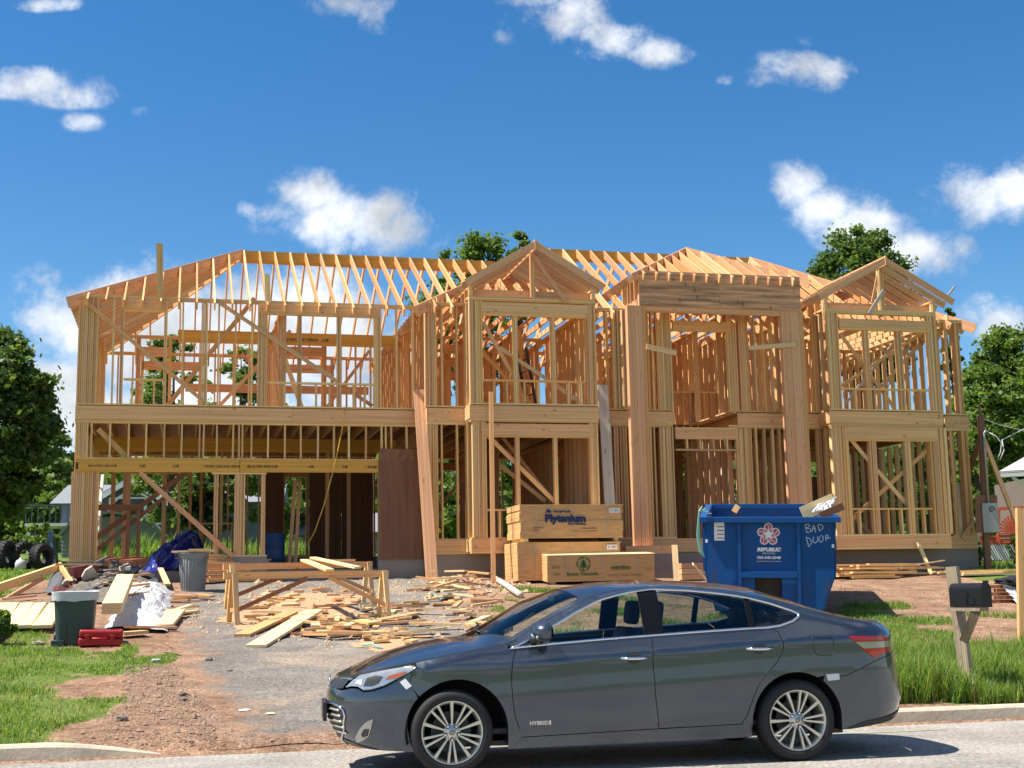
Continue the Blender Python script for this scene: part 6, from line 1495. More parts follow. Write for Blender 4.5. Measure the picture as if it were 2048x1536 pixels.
# ---- bundle of boards, plastic sheets and the rubbish heap on the left
def slab(pxs, zs, th, mat, label, name, cat, n=1, group=None):
    a, c, e, g = [gp(*p, dz=z) for p, z in zip(pxs, zs)]; nrm = (c-a).cross(g-a).normalized()
    if nrm.z < 0: nrm = -nrm
    m0, m1 = (a+c)/2, (g+e)/2; w = ((c-a).length+(e-g).length)/2
    for i in range(n):
        o = -nrm*(th*(i+.5)+.003*i); s = (c-a).normalized()*RND.uniform(-.02, .02)
        tag(beam(name, m0+o+s, m1+o+s, w, th, mat, None, wdir=(c-a)), label if n == 1 else ['topmost', 'second', 'third', 'lowest'][i]+' '+label, cat, group)
slab([(205,1206),(244,1206),(267,1148),(234,1149)], (.48, .48, .62, .62), .04, M_PALE, 'pale wide board of the tilted bundle on the rubbish heap', 'bundled_board', 'board', 4, 'tilted bundle of pale boards')
for k, (x0, x1) in enumerate(((-60, 8), (10, 36), (37, 62), (64, 100))):
    slab([(x0, 1250), (x1, 1250), (x1+30, 1204), (x0+34, 1206)], (.14,)*4, .05, M_PALE, ['leftmost', 'second from left', 'third from left', 'rightmost'][k]+' pale plank of the row lying left of the green bin', 'plank', 'plank')
def heap_h(a, b_): return .20*math.sin(math.pi*a)*math.sin(math.pi*min(1, b_*1.1))
M_HEAP = plain('dusty_rubble', (.15,.125,.10), .95, var=.6, vscale=8, bmp=.7)
Pq = [gp(90,1208), gp(345,1212), gp(300,1158), gp(150,1165)]
o = crumple('rubbish_heap', Pq, M_HEAP, n=44, amp=.10, seed=4, h=heap_h); tag(o, 'grey heap of torn shingles and rubble left of the grey bin', kind='stuff')
M_SHING = plain('asphalt_shingle', (.10,.105,.115), .9, var=.4, vscale=10); M_REDB = plain('dark_red_board', (.17,.045,.035), .8); M_TERRA = plain('terracotta_board', (.36,.12,.06), .8); M_BAG = plain('black_plastic_bag', (.02,.021,.024), .35)
rn = random.Random(33); hx_ = [gp(100,1200), gp(330,1200), gp(290,1150), gp(150,1160)]
for k in range(66):
    a, b_ = rn.random(), rn.random(); q = hx_[0].lerp(hx_[1], a).lerp(hx_[3].lerp(hx_[2], a), b_); z = GZ(q.x, q.y)+.05+heap_h(a, b_)*1.25+rn.uniform(0, .22)*math.sin(math.pi*a)
    s_ = rn.uniform(.16, .55); d_ = Vector((rn.uniform(-1, 1), rn.uniform(-1, 1), rn.uniform(-.5, .6))).normalized(); mt = rn.choice((M_SHING,)*5+(M_HEAP, M_REDB, M_GREYW)); nm = {'asphalt_shingle': 'broken_shingle', 'dusty_rubble': 'rubble_chunk', 'dark_red_board': 'painted_scrap', 'grey_weathered_wood': 'wood_scrap'}[mt.name]
    lab = {'broken_shingle': 'one of the torn grey shingle pieces in the rubbish heap', 'rubble_chunk': 'one of the dusty rubble chunks in the rubbish heap', 'painted_scrap': 'one of the small dark red scraps in the rubbish heap', 'wood_scrap': 'one of the grey wood scraps in the rubbish heap'}[nm]
    bm = bmesh.new(); L = s_; w = rn.uniform(.5, 1)*s_*.6; th = rn.choice((.02, .05, .09)); pts = []
    for i in range(7):
        t_ = 2*math.pi*i/7; rr_ = rn.uniform(.6, 1); pts.append((L/2*math.cos(t_)*rr_, w*math.sin(t_)*rr_))
    A = [bm.verts.new((x, y, 0)) for x, y in pts]; B = [bm.verts.new((x*.95, y*.95, th)) for x, y in pts]; bm.faces.new(A[::-1]); bm.faces.new(B)
    for i in range(7): bm.faces.new((A[i-1], A[i], B[i], B[i-1]))
    lab = lab.replace('one of the ', ('big ' if s_ > .4 else ('medium ' if s_ > .27 else 'small '))).replace('pieces', 'piece').replace('chunks', 'chunk').replace('scraps', 'scrap').replace('small small', 'small').replace('big small', 'larger').replace('medium small', 'mid-sized').replace('rubbish heap', ['left', 'middle', 'right'][min(2, int(a*3))]+[' front', ' back'][b_ > .5]+' of the rubbish heap')
    o = tag(bm_obj(nm, bm, mt), lab, 'scrap', 'pieces of the rubbish heap: '+nm.replace('_', ' ')); o.location = (q.x, q.y, z); o.rotation_euler = d_.to_track_quat('X', 'Z').to_euler()
def hboard(a, c, z0, z1, w, t, mat, label, name='loose_board', cat='board'): gboard(name, a, c, w, t, mat, label, z0, z1, cat=cat)
hboard((140,1186), (192,1176), .42, .42, .12, .18, M_REDB, 'dark red painted beam piece on the left of the rubbish heap', 'painted_beam', 'beam')
hboard((212,1172), (272,1164), .55, .55, .1, .05, M_TERRA, 'terracotta coloured board at the back of the rubbish heap'); hboard((250,1174), (276,1166), .55, .5, .3, .06, M_TERRA, 'wide terracotta panel piece at the right back of the heap', 'panel_piece', 'panel')
hboard((108,1192), (200,1187), .62, .58, .10, .04, M_FIR, 'plank lying flat over the green bin and the heap'); hboard((190,1196), (270,1186), .25, .25, .09, .04, M_TAN, 'plank between the green bin and the bundle of boards')
hboard((250,1212), (295,1205), .34, .34, .09, .04, M_FIR, 'short plank on the white plastic sheet, upper one'); hboard((248,1222), (294,1214), .25, .25, .10, .05, M_FIR, 'short plank on the white plastic sheet, lower one'); hboard((255,1190), (298,1184), .36, .36, .08, .04, M_RED, 'thin reddish plank at the top of the white plastic sheet')
hboard((320,1165), (335,1182), .3, .12, .12, .04, M_PALE, 'pale board end sticking out at the right side of the heap'); hboard((240,1276), (290,1272), .05, .05, .28, .05, M_FIR, 'orange board lying on the grass right of the red case'); hboard((325,1262), (352,1235), .06, .1, .30, .06, M_PALE, 'short thick pale board at the corner of the plastic sheet')
o = crumple('plastic_sheet', [gp(208,1262), gp(335,1268), gp(345,1190), gp(255,1185)], M_POLY, n=30, amp=.11, seed=8, soft_=False, h=lambda a, b_: .05*math.sin(math.pi*a)+.16*b_*math.sin(math.pi*a)); tag(o, 'crumpled white plastic sheet spilling from the rubbish heap', 'plastic sheet')
o = crumple('grey_tarp', [gp(92,1190), gp(135,1192), gp(140,1165), gp(105,1168)], M_SHING, n=16, amp=.15, seed=12, h=lambda a, b_: .3*math.sin(math.pi*a)*math.sin(math.pi*b_)); tag(o, 'grey crumpled tar paper at the left end of the heap', 'tar paper')
M_TARP = plain('blue_tarp', (.008,.018,.20), .3, var=.35, vscale=5)
o = crumple('blue_tarp', [gp(280,1160), gp(418,1162), gp(425,1146), gp(300,1146)], M_TARP, n=44, amp=.22, seed=15, h=lambda a, b_: (.85*math.exp(-((a-.66)/.24)**2)+.45*math.exp(-((a-.28)/.25)**2))*math.sin(math.pi*min(1, .05+b_*.98))**.7); tag(o, 'crumpled dark blue tarp heaped in front of the garage', 'tarp')
# ---- leaning wooden frame on the far left
fm = empty('timber_trestle', gp(100,1190), 0, 'propped trestle of rough beams on the grass at the far left', 'trestle')
def fbeam(nm, a, za, c, zc, w, t, mat):
    p, q = gp(*a, dz=za), gp(*c, dz=zc); o = fm.location; beam(nm, p-o, q-o, w, t, mat, fm, wdir=(0, 0, 1))
pa = gp(100, 1190); Yf = pa.y
def fb2(nm, a, c, w, t, mat, Y0, Y1):
    p, q = at_depth(*a, Y0), at_depth(*c, Y1); o = fm.location; beam(nm, p-o, q-o, w, t, mat, fm, wdir=(0, 0, 1))
fb2('rail', (-60,1199), (119,1134), .15, .05, M_TAN, Yf-1.2, Yf+1.0); fb2('rail', (-60,1188), (120,1128), .04, .12, M_TAN, Yf-1.15, Yf+1.05); fb2('leg', (119,1130), (146,1172), .13, .05, M_TAN, Yf+1.0, Yf-.1); fb2('brace', (4,1203), (86,1156), .09, .04, M_RED, Yf-.9, Yf+.6)
gboard('base_board', (0,1206), (70,1199), .10, .04, M_RED, 'reddish board lying flat below the propped wooden frame', .06, .06)
# ---- mailbox
p = gp(1941, 1394); MM_ = frame(p, R(-40), 0); t = thing('mailbox', MM_, 'black metal mailbox on a weathered split wooden post', 'mailbox'); sc_ = (p-CAM0).length/FPX
zt1 = lp(MM_, 1921, 1133)[1]; M_POST = wood('weathered_post_wood', [(.33,.255,.175),(.37,.29,.20)], grain=.55)
beam('post', (0.0, .0, -.2), (-18*sc_, 0, zt1), .125, .10, M_POST, t); 
zb = lp(MM_, 1940, 1213)[1]; zt2 = lp(MM_, 1940, 1166)[1]; hh = zt2-zb; ww = .15; x_m = lp(MM_, 1925, 1190)[0]
bd = wood('mailbox_board', [(.30,.23,.16),(.33,.25,.18)])
MX = Matrix.Translation((-.06, -.12, zb)) @ Matrix.Rotation(R(-22), 4, 'Z')   # box axis along local x
bm = bmesh.new(); prof_b = [(-ww/2, 0), (-ww/2, hh-ww/2)]+[(ww/2*math.cos(a), hh-ww/2+ww/2*math.sin(a)) for a in np.linspace(math.pi, 0, 13)][1:-1]+[(ww/2, hh-ww/2), (ww/2, 0)]
LM = .44
A = [bm.verts.new((0, y, z)) for y, z in prof_b]; B = [bm.verts.new((LM, y, z)) for y, z in prof_b]
bm.faces.new(A); bm.faces.new(B[::-1])
for i in range(len(A)): bm.faces.new((A[i-1], A[i], B[i], B[i-1]))
bm.transform(MX); M_BOXM = plain('black_enamel', (.01,.01,.011), .35, spec=.25); o = bm_obj('box', bm, M_BOXM, t, True); o.modifiers.new('s', 'EDGE_SPLIT').split_angle = R(40)
bm = bmesh.new(); pd = [(y*1.06, z*1.03-.003) for y, z in prof_b]; A = [bm.verts.new((LM, y, z)) for y, z in pd]; B = [bm.verts.new((LM+.025, y, z)) for y, z in pd]; bm.faces.new(A); bm.faces.new(B[::-1])
for i in range(len(A)): bm.faces.new((A[i-1], A[i], B[i], B[i-1]))
bm_box(bm, (LM+.0, -.02, hh), (LM+.05, .02, hh+.025)); bm.transform(MX); bm_obj('door', bm, M_BOXM, t)
bm = bmesh.new(); bm_box(bm, (.25, -ww/2-.008, .03), (.36, -ww/2-.002, .10)); bm_box(bm, (.25, -ww/2-.008, .03), (.275, -ww/2-.002, .17)); bm.transform(MX); bm_obj('flag', bm, M_BOXM, t)
bm = bmesh.new(); bm_box(bm, (-.05, -.07, -.045), (LM-.02, .07, -.002)); bm.transform(MX); bm_obj('shelf', bm, bd, t)
a = MX @ Vector((.30, 0, -.05)); beam('brace', (-.02, -.0, zb-.36), tuple(a), .10, .09, M_POST, t)
# ---- right edge: cut post, bag, bricks
p = gp(2046, 1290); q = lp(frame(p, 0, 0), 2042, 1016); o = beam('wooden_post', p+Vector((0, 0, -.1)), p+Vector((q[0], 0, q[1])), .14, .09, M_FIR, None); tag(o, 'plain upright wooden post at the right edge of the photo', 'post')
M_BRICK = plain('orange_brick', (.42,.17,.08), .85, var=.3, vscale=9)
pb = gp(1990, 1206); rn = random.Random(5)
for j in range(5):
    for i in range(5):
        q = Vector((pb.x+.22*i+(.1 if j % 2 else 0)+rn.uniform(-.01, .01), pb.y+.06*i, pb.z+.03+.07*j))
        o = abox('brick', (-.1, -.05, 0), (.1, .05, .062), M_BRICK); o.location = q; o.rotation_euler.z += rn.uniform(-.1, .1)+.15; tag(o, ['bottom', 'second', 'middle', 'fourth', 'top'][j]+' course orange brick in the stack behind the mailbox, '+['leftmost', 'left', 'centre', 'right', 'rightmost'][i], 'brick', 'bricks behind the mailbox')
pw = [at_depth(x, y, pb.y-.3+d_) for x, y, d_ in ((2000,1168,.3), (2085,1165,.4), (2085,1225,-.2), (2046,1222,-.3))]
bm = bmesh.new(); vs = []
for j in range(15):
    for i in range(15):
        q = pw[0].lerp(pw[1], i/14).lerp(pw[3].lerp(pw[2], i/14), j/14)+Vector((0, -.1, .05))*abs(mnoise.noise(Vector((i*.5, j*.5, 6)))); vs.append(bm.verts.new(q))
for j in range(14):
    for i in range(14): bm.faces.new((vs[j*15+i], vs[j*15+i+1], vs[j*15+16+i], vs[j*15+15+i]))
tag(bm_obj('white_bag', bm, M_POLY), 'white wrapped bag with scrawled marks at the right edge', 'bag')
pc = at_depth(2040, 1163, pb.y); bm = bmesh.new(); bmesh.ops.create_icosphere(bm, subdivisions=3, radius=1)
for v in bm.verts: n_ = mnoise.noise(v.co*2.5); v.co = Vector((v.co.x*.42, v.co.y*.3, v.co.z*.10))*(1+.5*n_)
o = bm_obj('black_bag', bm, M_BAG); o.location = pc; tag(o, 'black plastic bag lying over the white wrapped bag', 'bag')
o = crumple('teal_cloth', [gp(2005,1338), gp(2080,1342), gp(2080,1318), gp(2010,1322)], plain('pale_teal_cloth', (.28,.46,.50), .8, var=.4, vscale=14), n=14, amp=.06, seed=22); tag(o, 'pale teal crumpled cloth on the grass at the right edge', 'cloth')
# ---- straps and litter
for (a, c, e, lab) in (((722,1293), (745,1298), (765,1301), 'short teal strap on the driveway by the car hood'), ((850,1198), (868,1196), (885,1203), 'teal strap scrap below the offcut heap'), ((1018,1158), (1040,1149), (1062,1154), 'curved pale strap in front of the plywood stacks')):
    pts = [gp(*q) for q in (a, c, e)]; pts[1].z += .05; bm = bmesh.new(); bm_tube(bm, [q+Vector((0, 0, .02)) for q in pts], .016, 5); tag(bm_obj('packing_strap', bm, M_STRAP, None, True), lab, 'strap')
for (a, w, h_, mt, lab) in (((490,1424), .13, .02, M_PAPER, 'crumpled white paper scrap at the driveway mouth, left one'), ((541,1431), .11, .02, M_PALE, 'pale wood chip at the driveway mouth, right one'), ((417,1323), .11, .06, M_HEAP, 'dark stone lying alone on the driveway'), ((459,1344), .08, .03, M_HEAP, 'small dark chip on the driveway near the lone stone'), ((312,1324), .13, .04, M_POLY, 'clear plastic scrap on the grass edge of the driveway'), ((76,1289), .2, .05, M_CONC, 'grey brick lying in the grass left of the bin'), ((366,1392), .09, .05, M_HEAP, 'dark pebble in the dirt at the driveway edge, upper one'), ((366,1403), .09, .04, M_HEAP, 'brown pebble in the dirt at the driveway edge, lower one'), ((245,1441), .11, .05, M_HEAP, 'dark clod in the dirt near the kerb')):
    q = gp(*a); bm = bmesh.new(); bmesh.ops.create_icosphere(bm, subdivisions=2, radius=1)
    for v in bm.verts: v.co = Vector((v.co.x*w/2, v.co.y*w/2.6, v.co.z*h_/1.6))*(1+.35*mnoise.noise(v.co*1.7+Vector(q)))
    o = bm_obj({'paper_label': 'paper_scrap', 'pale_pine_board': 'wood_chip', 'white_plastic_sheet': 'plastic_scrap', 'concrete': 'loose_brick'}.get(mt.name, 'stone'), bm, mt); o.location = q+Vector((0, 0, .02)); tag(o, lab, 'litter' if mt not in (M_HEAP, M_CONC) else 'stone')
# ---- ladders, cord, drum in the house
def ladder(name, a, c, va, vc, w, mat, label, side=(1, 0)):
    ua, za = hp(*a, va); uc, zc = hp(*c, vc); A = HO+UX*ua+VX*va; A.z = za; C = HO+UX*uc+VX*vc; C.z = zc
    t = empty(name, A, 0, label, 'ladder'); s = UX*side[0]+VX*side[1]; L = (C-A).length
    for k in (0, 1): beam('rail', s*w*k, C-A+s*w*k, .03, .075, mat, t, wdir=s)
    n = int(L/.3)
    for i in range(1, n): q = (C-A)*(i/n); beam('rung', q+s*.015, q+s*(w-.015), .03, .03, mat, t, wdir=(0, 0, 1))
ladder('ladder', (178,1117), (194,946), VG+.7, VG+1.2, .42, M_WHITE, 'white ladder standing inside the left end of the garage', (.25, .97))
ladder('step_ladder', (1072,812), (1052,695), 1.2, 1.8, .45, M_BLACKP, 'dark ladder standing behind the upper left bay window', (-.3, .95))
ladder('ladder', (1458,1000), (1428,880), 1.2, 2.4, .42, M_STEEL, 'pale metal ladder inside the front door opening', (.7, .7))
M_CORD = plain('yellow_cord', (.55,.33,.06), .6)
pts = []
for (x, y, v) in ((690,815,VG-.06), (686,850,VG-.12), (676,900,VG-.12), (664,950,VG-.1), (648,1010,VG-.02), (630,1062,VG+.3), (612,1095,VG+.5)):
    u, z = hp(x, y, v); q = HO+UX*u+VX*v; q.z = z; pts.append(q)
bm = bmesh.new(); bm_tube(bm, pts, .014, 5); tag(bm_obj('extension_cord', bm, M_CORD, None, True), 'yellow extension cord hanging from the upper floor into the garage', 'cord')
u, z = hp(546, 1112, VG+1.2); q = HO+UX*u+VX*(VG+1.2); bm = bmesh.new(); bm_lathe(bm, [(0, 0), (.28, 0), (.28, .28), (.29, .29), (.28, .3), (.28, .58), (.29, .59), (.28, .6), (.28, .86), (.26, .88), (0, .87)], 28)
o = bm_obj('plastic_drum', bm, plain('dark_blue_plastic', (.012,.05,.13), .5), None, True); o.location = (q.x, q.y, 1.985); tag(o, 'dark blue plastic drum just inside the garage', 'drum')
# tall boards leaning inside the garage
for (a, c, lab) in (((578,1115), (590,960), 'left of two reddish boards leaning inside the garage'), ((590,1116), (600,962), 'right of two reddish boards leaning inside the garage')):
    ua, _z = hp(*a, VG+1.6); uc, zc = hp(*c, VG+2.4); A = HO+UX*ua+VX*(VG+1.6); A.z = 1.99; C = HO+UX*uc+VX*(VG+2.4); C.z = zc; tag(beam('leaning_board', A, C, .09, .04, M_RED, None, wdir=UX), lab, 'board')
# ------------------------------------------------------------------ neighbours, trees, grass
def leaf_mat(name, c0, c1, c2):
    m = bpy.data.materials.new(name); m.use_nodes = True; nt = m.node_tree; ns, ls = nt.nodes, nt.links; ns.clear()
    o = ns.new('ShaderNodeOutputMaterial'); at = ns.new('ShaderNodeAttribute'); at.attribute_name = 'tint'
    r = ramp(nt, [(0, c0), (.55, c1), (1, c2)]); ls.new(at.outputs['Fac'], r.inputs[0])
    d = ns.new('ShaderNodeBsdfPrincipled'); d.inputs['Roughness'].default_value = .5; d.inputs['Specular IOR Level'].default_value = .3; ls.new(r.outputs[0], d.inputs['Base Color'])
    t = ns.new('ShaderNodeBsdfTranslucent'); ls.new(mixc(nt, 1.0, r.outputs[0], (1.3, 1.35, .7), 'MULTIPLY'), t.inputs[0])
    mx = ns.new('ShaderNodeMixShader'); mx.inputs[0].default_value = .45; ls.new(d.outputs[0], mx.inputs[1]); ls.new(t.outputs[0], mx.inputs[2]); ls.new(mx.outputs[0], o.inputs[0]); return m
L_DARK = leaf_mat('dark_green_leaves', (.06,.10,.022), (.105,.17,.04), (.19,.25,.065)); L_MID = leaf_mat('green_leaves', (.08,.135,.028), (.14,.215,.045), (.24,.31,.08)); L_LIGHT = leaf_mat('light_green_leaves', (.10,.16,.035), (.17,.24,.06), (.30,.34,.11))
M_BARK = plain('bark', (.10,.075,.055), .9, var=.3, vscale=9, bmp=.5)
def quads_mesh(name, C, A, B, tint, mat, parent, tri=False):
    n = len(C)
    V = np.stack([C-A-B*.6, C+A*.2-B, C+A+B*.5, C-A*.1+B], 1).reshape(-1, 3)
    me = bpy.data.meshes.new(name); me.vertices.add(n*4); me.vertices.foreach_set('co', V.astype(np.float32).ravel())
    me.loops.add(n*4); me.loops.foreach_set('vertex_index', np.arange(n*4, dtype=np.int32)); me.polygons.add(n)
    me.polygons.foreach_set('loop_start', np.arange(0, n*4, 4, dtype=np.int32)); me.polygons.foreach_set('loop_total', np.full(n, 4, dtype=np.int32)); me.update(calc_edges=True)
    at = me.attributes.new('tint', 'FLOAT', 'FACE'); at.data.foreach_set('value', tint.astype(np.float32)); me.materials.append(mat)
    o = bpy.data.objects.new(name, me); COL.objects.link(o); o.parent = parent; return o
def tree(p, H, rx, rz, mat, label, n=14000, clumps=60, leaf=.2, seed=1, lean=0.0, gap=1.0, name='broadleaf_tree', group=None, trunk=True, base=.28, cat='tree'):
    n = int(n*1.5); leaf *= .74; rg = np.random.default_rng(seed); t = empty(name, p, 0, label, cat, group); cz = H-rz
    d = rg.normal(size=(clumps, 3)); d /= np.linalg.norm(d, axis=1)[:, None]; rad = rg.uniform(.2, 1, clumps)**.45
    cc = d*rad[:, None]*np.array([rx, rx, rz])*.86*gap; cc[0] = (0, 0, rz*.86); cc[1] = (rx*.3, 0, rz*.8); cc[2] = (rx*.85, 0, 0); cc[3] = (-rx*.85, 0, rz*.1); cc[:, 2] = np.maximum(cc[:, 2], -rz*.95); cc[:, 0] += lean*cc[:, 2]; cr_ = rg.uniform(.11, .27, clumps)*min(rx, rz)*(1.2-.4*rad)
    w = cr_**2; idx = rg.choice(clumps, n, p=w/w.sum()); u = rg.normal(size=(n, 3)); u /= np.linalg.norm(u, axis=1)[:, None]; rr_ = np.abs(rg.normal(.55, .42, n))
    C = cc[idx]+u*(cr_[idx]*rr_*rg.uniform(.7, 1.25, n))[:, None]*np.array([1.15, 1.15, .8]); C[:, 2] += cz
    A = rg.normal(size=(n, 3)); A[:, 2] *= .6; A /= np.linalg.norm(A, axis=1)[:, None]; Bv = np.cross(A, u+rg.normal(size=(n, 3))*.6); Bv /= np.linalg.norm(Bv, axis=1)[:, None]+1e-6
    s = leaf*rg.uniform(.4, 1.55, n)[:, None]; tint = np.clip(rg.normal(.45, .22, n)+.5*(rg.random(clumps)[idx]-.5), 0, 1)
    quads_mesh('crown', C, A*s*.6, Bv*s*.42, tint, mat, t)
    bm = bmesh.new(); tr = max(.09, H*.022); top = cz+rz*.35
    bm_tube(bm, [(lean*(z-cz)*.6*(z > cz*.6)+.1*math.sin(z*.8+seed), .1*math.cos(z*.7), z) for z in np.linspace(-.3, top, 8)], [tr*(1.25-.95*k/7) for k in range(8)], 9)
    for i in np.argsort(-cr_)[:26]:
        c = cc[i]+np.array([0, 0, cz]); z0 = max(H*base, min(c[2]-abs(c[0])*.6-.3, top*.9)); bm_tube(bm, [(0, 0, z0), (c[0]*.45, c[1]*.45, z0+(c[2]-z0)*.35), tuple(c)], [tr*.4, tr*.25, tr*.08], 5, cap=False)
    bm_obj('trunk', bm, M_BARK, t, True); return t
def tree_px(cx_, ytop, ybot, halfw, Y, mat, label, **k):
    """tree at distance Y whose crown covers the given photo pixels"""
    c = at_depth(cx_, (ytop+ybot)/2, Y); g = Vector((c.x, c.y, GZ(c.x, c.y))); ztop = at_depth(cx_, ytop, Y).z; zbot = at_depth(cx_, ybot, Y).z; sc = Y/FPX
    return tree(g, ztop-g.z, halfw*sc, (ztop-zbot)/2, mat, label, **k)
tree_px(-10, 640, 1075, 125, 46, L_DARK, 'big dark green tree filling the left edge of the photo', n=60000, clumps=190, leaf=.22, seed=3)
tree_px(-210, 600, 1075, 130, 50, L_DARK, 'dark tree beyond the left edge, beside the big dark tree', n=12000, clumps=60, leaf=.3, seed=4)
tree_px(105, 860, 1105, 75, 82, L_LIGHT, 'light green tree behind the grey house, right of the big dark tree', n=16000, clumps=60, leaf=.36, seed=5)
tree_px(30, 950, 1125, 80, 74, L_MID, 'bushy tree under the big dark tree by the tyres', n=14000, clumps=50, leaf=.34, seed=6)
tree_px(345, 655, 1075, 95, 56, L_LIGHT, 'loose tree seen through the upper garage frame, left one', n=13000, clumps=60, leaf=.2, seed=7, gap=1.1)
tree_px(480, 675, 1090, 85, 58, L_LIGHT, 'loose tree seen through the upper garage frame, right one', n=11000, clumps=54, leaf=.2, seed=8, gap=1.1)
tree_px(410, 930, 1090, 65, 50, L_DARK, 'dense dark tree seen through the left garage opening', n=18000, clumps=50, leaf=.24, seed=9)
tree_px(952, 458, 800, 120, 60, L_MID, 'tall sparse tree whose top shows above the roof ridge', n=20000, clumps=70, leaf=.22, seed=10, gap=1.05)
tree_px(1040, 458, 640, 34, 61, L_MID, 'thin tree top just left of the left gable peak', n=3500, clumps=14, leaf=.22, seed=28, gap=1.0)
tree_px(1722, 438, 800, 125, 58, L_DARK, 'tall dense tree rising behind the right-hand gable', n=46000, clumps=150, leaf=.2, seed=11)
tree_px(2010, 640, 1000, 95, 52, L_MID, 'leafy tree right of the house, at the right edge', n=40000, clumps=140, leaf=.2, seed=12)
tree_px(1950, 720, 1050, 60, 64, L_LIGHT, 'yellowish green tree close to the right corner of the house', n=16000, clumps=60, leaf=.28, seed=13)
tree_px(1905, 600, 900, 26, 66, L_DARK, 'slim dark tree top showing beside the right eave', n=5000, clumps=20, leaf=.25, seed=14)
tree_px(2130, 640, 1050, 110, 58, L_MID, 'leafy tree beyond the right edge of the photo', n=12000, clumps=60, leaf=.3, seed=15)
lowlab = ['behind the garage, left of the doorway', 'behind the garage doorway', 'behind the plywood sheet', 'behind the left bay, left side', 'behind the left bay, right side', 'behind the portico, left side', 'behind the front door', 'behind the dumpster', 'behind the right bay', 'behind the right corner of the house', 'behind the service pole']
for i, x in enumerate((560, 680, 800, 940, 1080, 1220, 1380, 1530, 1690, 1850, 1990)):
    tree_px(x, 800+(i*37 % 5)*16, 1105, 80, 62+(i*7 % 4)*4, (L_DARK, L_MID, L_DARK)[i % 3], 'green tree standing '+lowlab[i], n=9000, clumps=40, leaf=.32, seed=30+i, name='background_tree', group='trees behind the house')
# a far belt of woodland closing the horizon
rg = np.random.default_rng(77); n = 60000; ang = rg.uniform(-1.3, 1.3, n); dist = rg.uniform(110, 150, n); xx = np.sin(ang)*dist; yy = np.cos(ang)*dist; top = 6+4*np.array([mnoise.noise(Vector((x*.05, y*.05, 0))) for x, y in zip(xx, yy)])
zz = np.array([GZ(x, y) for x, y in zip(xx, yy)])+rg.random(n)**.7*(top+2.5); C = np.stack([xx, yy, zz], 1); A = rg.normal(size=(n, 3)); A /= np.linalg.norm(A, axis=1)[:, None]; Bv = np.cross(A, rg.normal(size=(n, 3))); Bv /= np.linalg.norm(Bv, axis=1)[:, None]
tag(quads_mesh('far_wood', C, A*.75, Bv*.6, np.clip(rg.normal(.4, .2, n), 0, 1), L_MID, None), 'far belt of woodland along the horizon', kind='stuff')
# shrubs
def shrub(px, py, hpx, wpx, mat, label, seed, Y=None):
    g = gp(px, py) if Y is None else Vector((*at_depth(px, py, Y).xy, 0)); 
    if Y: g.z = GZ(g.x, g.y)
    sc = (g-CAM0).length/FPX; tree(g, hpx*sc, wpx*sc, hpx*sc*.5, mat, label, n=5000, clumps=26, leaf=.10*max(1, sc*55), seed=seed, name='shrub', base=.05, cat='shrub')
shrub(70, 1112, 60, 62, L_MID, 'round shrub behind the tractor tyres', 51, 66); shrub(1953, 1120, 48, 16, L_MID, 'narrow shrub at the right foot of the house', 52, 38); shrub(2032, 1120, 60, 16, L_MID, 'shrub in front of the white lattice', 53, 39.5); shrub(0, 1290, 60, 26, L_MID, 'weedy bush at the left edge in front of the planks', 54)
# ---- grey neighbour house
M_GSIDE = plain('blue_grey_siding', (.10,.125,.15), .7, var=.08); M_GROOF = plain('grey_shingle_roof', (.20,.21,.225), .85, var=.25, vscale=14); M_GWIN = plain('dark_window_glass', (.03,.035,.04), .1, spec=.6)
YH = 72; a = at_depth(118, 1125, YH); zgd = GZ(a.x, a.y); sc = YH/FPX; MH = Matrix.Translation((a.x, a.y, zgd)) @ Matrix.Rotation(R(8), 4, 'Z'); nh = thing('neighbour_house', MH, 'grey two-storey house with gabled roof seen behind the garage, left', 'house')
ze = at_depth(118, 1008, YH).z-zgd; zp = at_depth(255, 962, YH).z-zgd; w1, w2 = 200*sc, 0; dd = 9.0
xg0, xg1 = 66*sc, 200*sc
def boards(name, pts, y, par, mat, step=.22):
    """clapboard wall: each course a board of its own depth, cut to the outline"""
    bm = bmesh.new(); zs = [p[1] for p in pts]; z = min(zs)
    while z < max(zs)-.02:
        zc = min(z+step/2, max(zs)-.01); xsx = []
        for i in range(len(pts)):
            p, q = pts[i-1], pts[i]
            if (p[1] > zc) != (q[1] > zc): xsx.append(p[0]+(zc-p[1])/(q[1]-p[1])*(q[0]-p[0]))
        if len(xsx) >= 2:
            x0, x1 = min(xsx), max(xsx); V = [bm.verts.new(c) for c in ((x0, y-.03, z), (x1, y-.03, z), (x1, y, z+step), (x0, y, z+step), (x0, y, z), (x1, y, z))]; bm.faces.new(V[:4]); bm.faces.new((V[0], V[4], V[5], V[1]))
        z += step
    o = bm_obj(name, bm, mat, par); o['kind'] = 'stuff'; return o
abox('wall', (0, .05, -1), (w1+6, dd, ze), M_GSIDE, nh); boards('siding', [(0, 0), (w1+6, 0), (w1+6, ze), (0, ze)], .02, nh, M_GSIDE)
bm = bmesh.new(); V = [bm.verts.new(p) for p in ((-.5, -.5, ze), (w1+6.5, -.5, ze), (w1+6.5, dd/2, zp+.2), (-.5, dd/2, zp+.2), (-.5, dd+.5, ze), (w1+6.5, dd+.5, ze))]; bm.faces.new(V[:4]); bm.faces.new((V[3], V[2], V[5], V[4])); bm.faces.new((V[0], V[3], V[4])); bm.faces.new((V[1], V[5], V[2])); bm_obj('roof', bm, M_GROOF, nh)
xm = 140*sc; hw_ = 72*sc; zg2 = at_depth(255, 968, YH).z-zgd
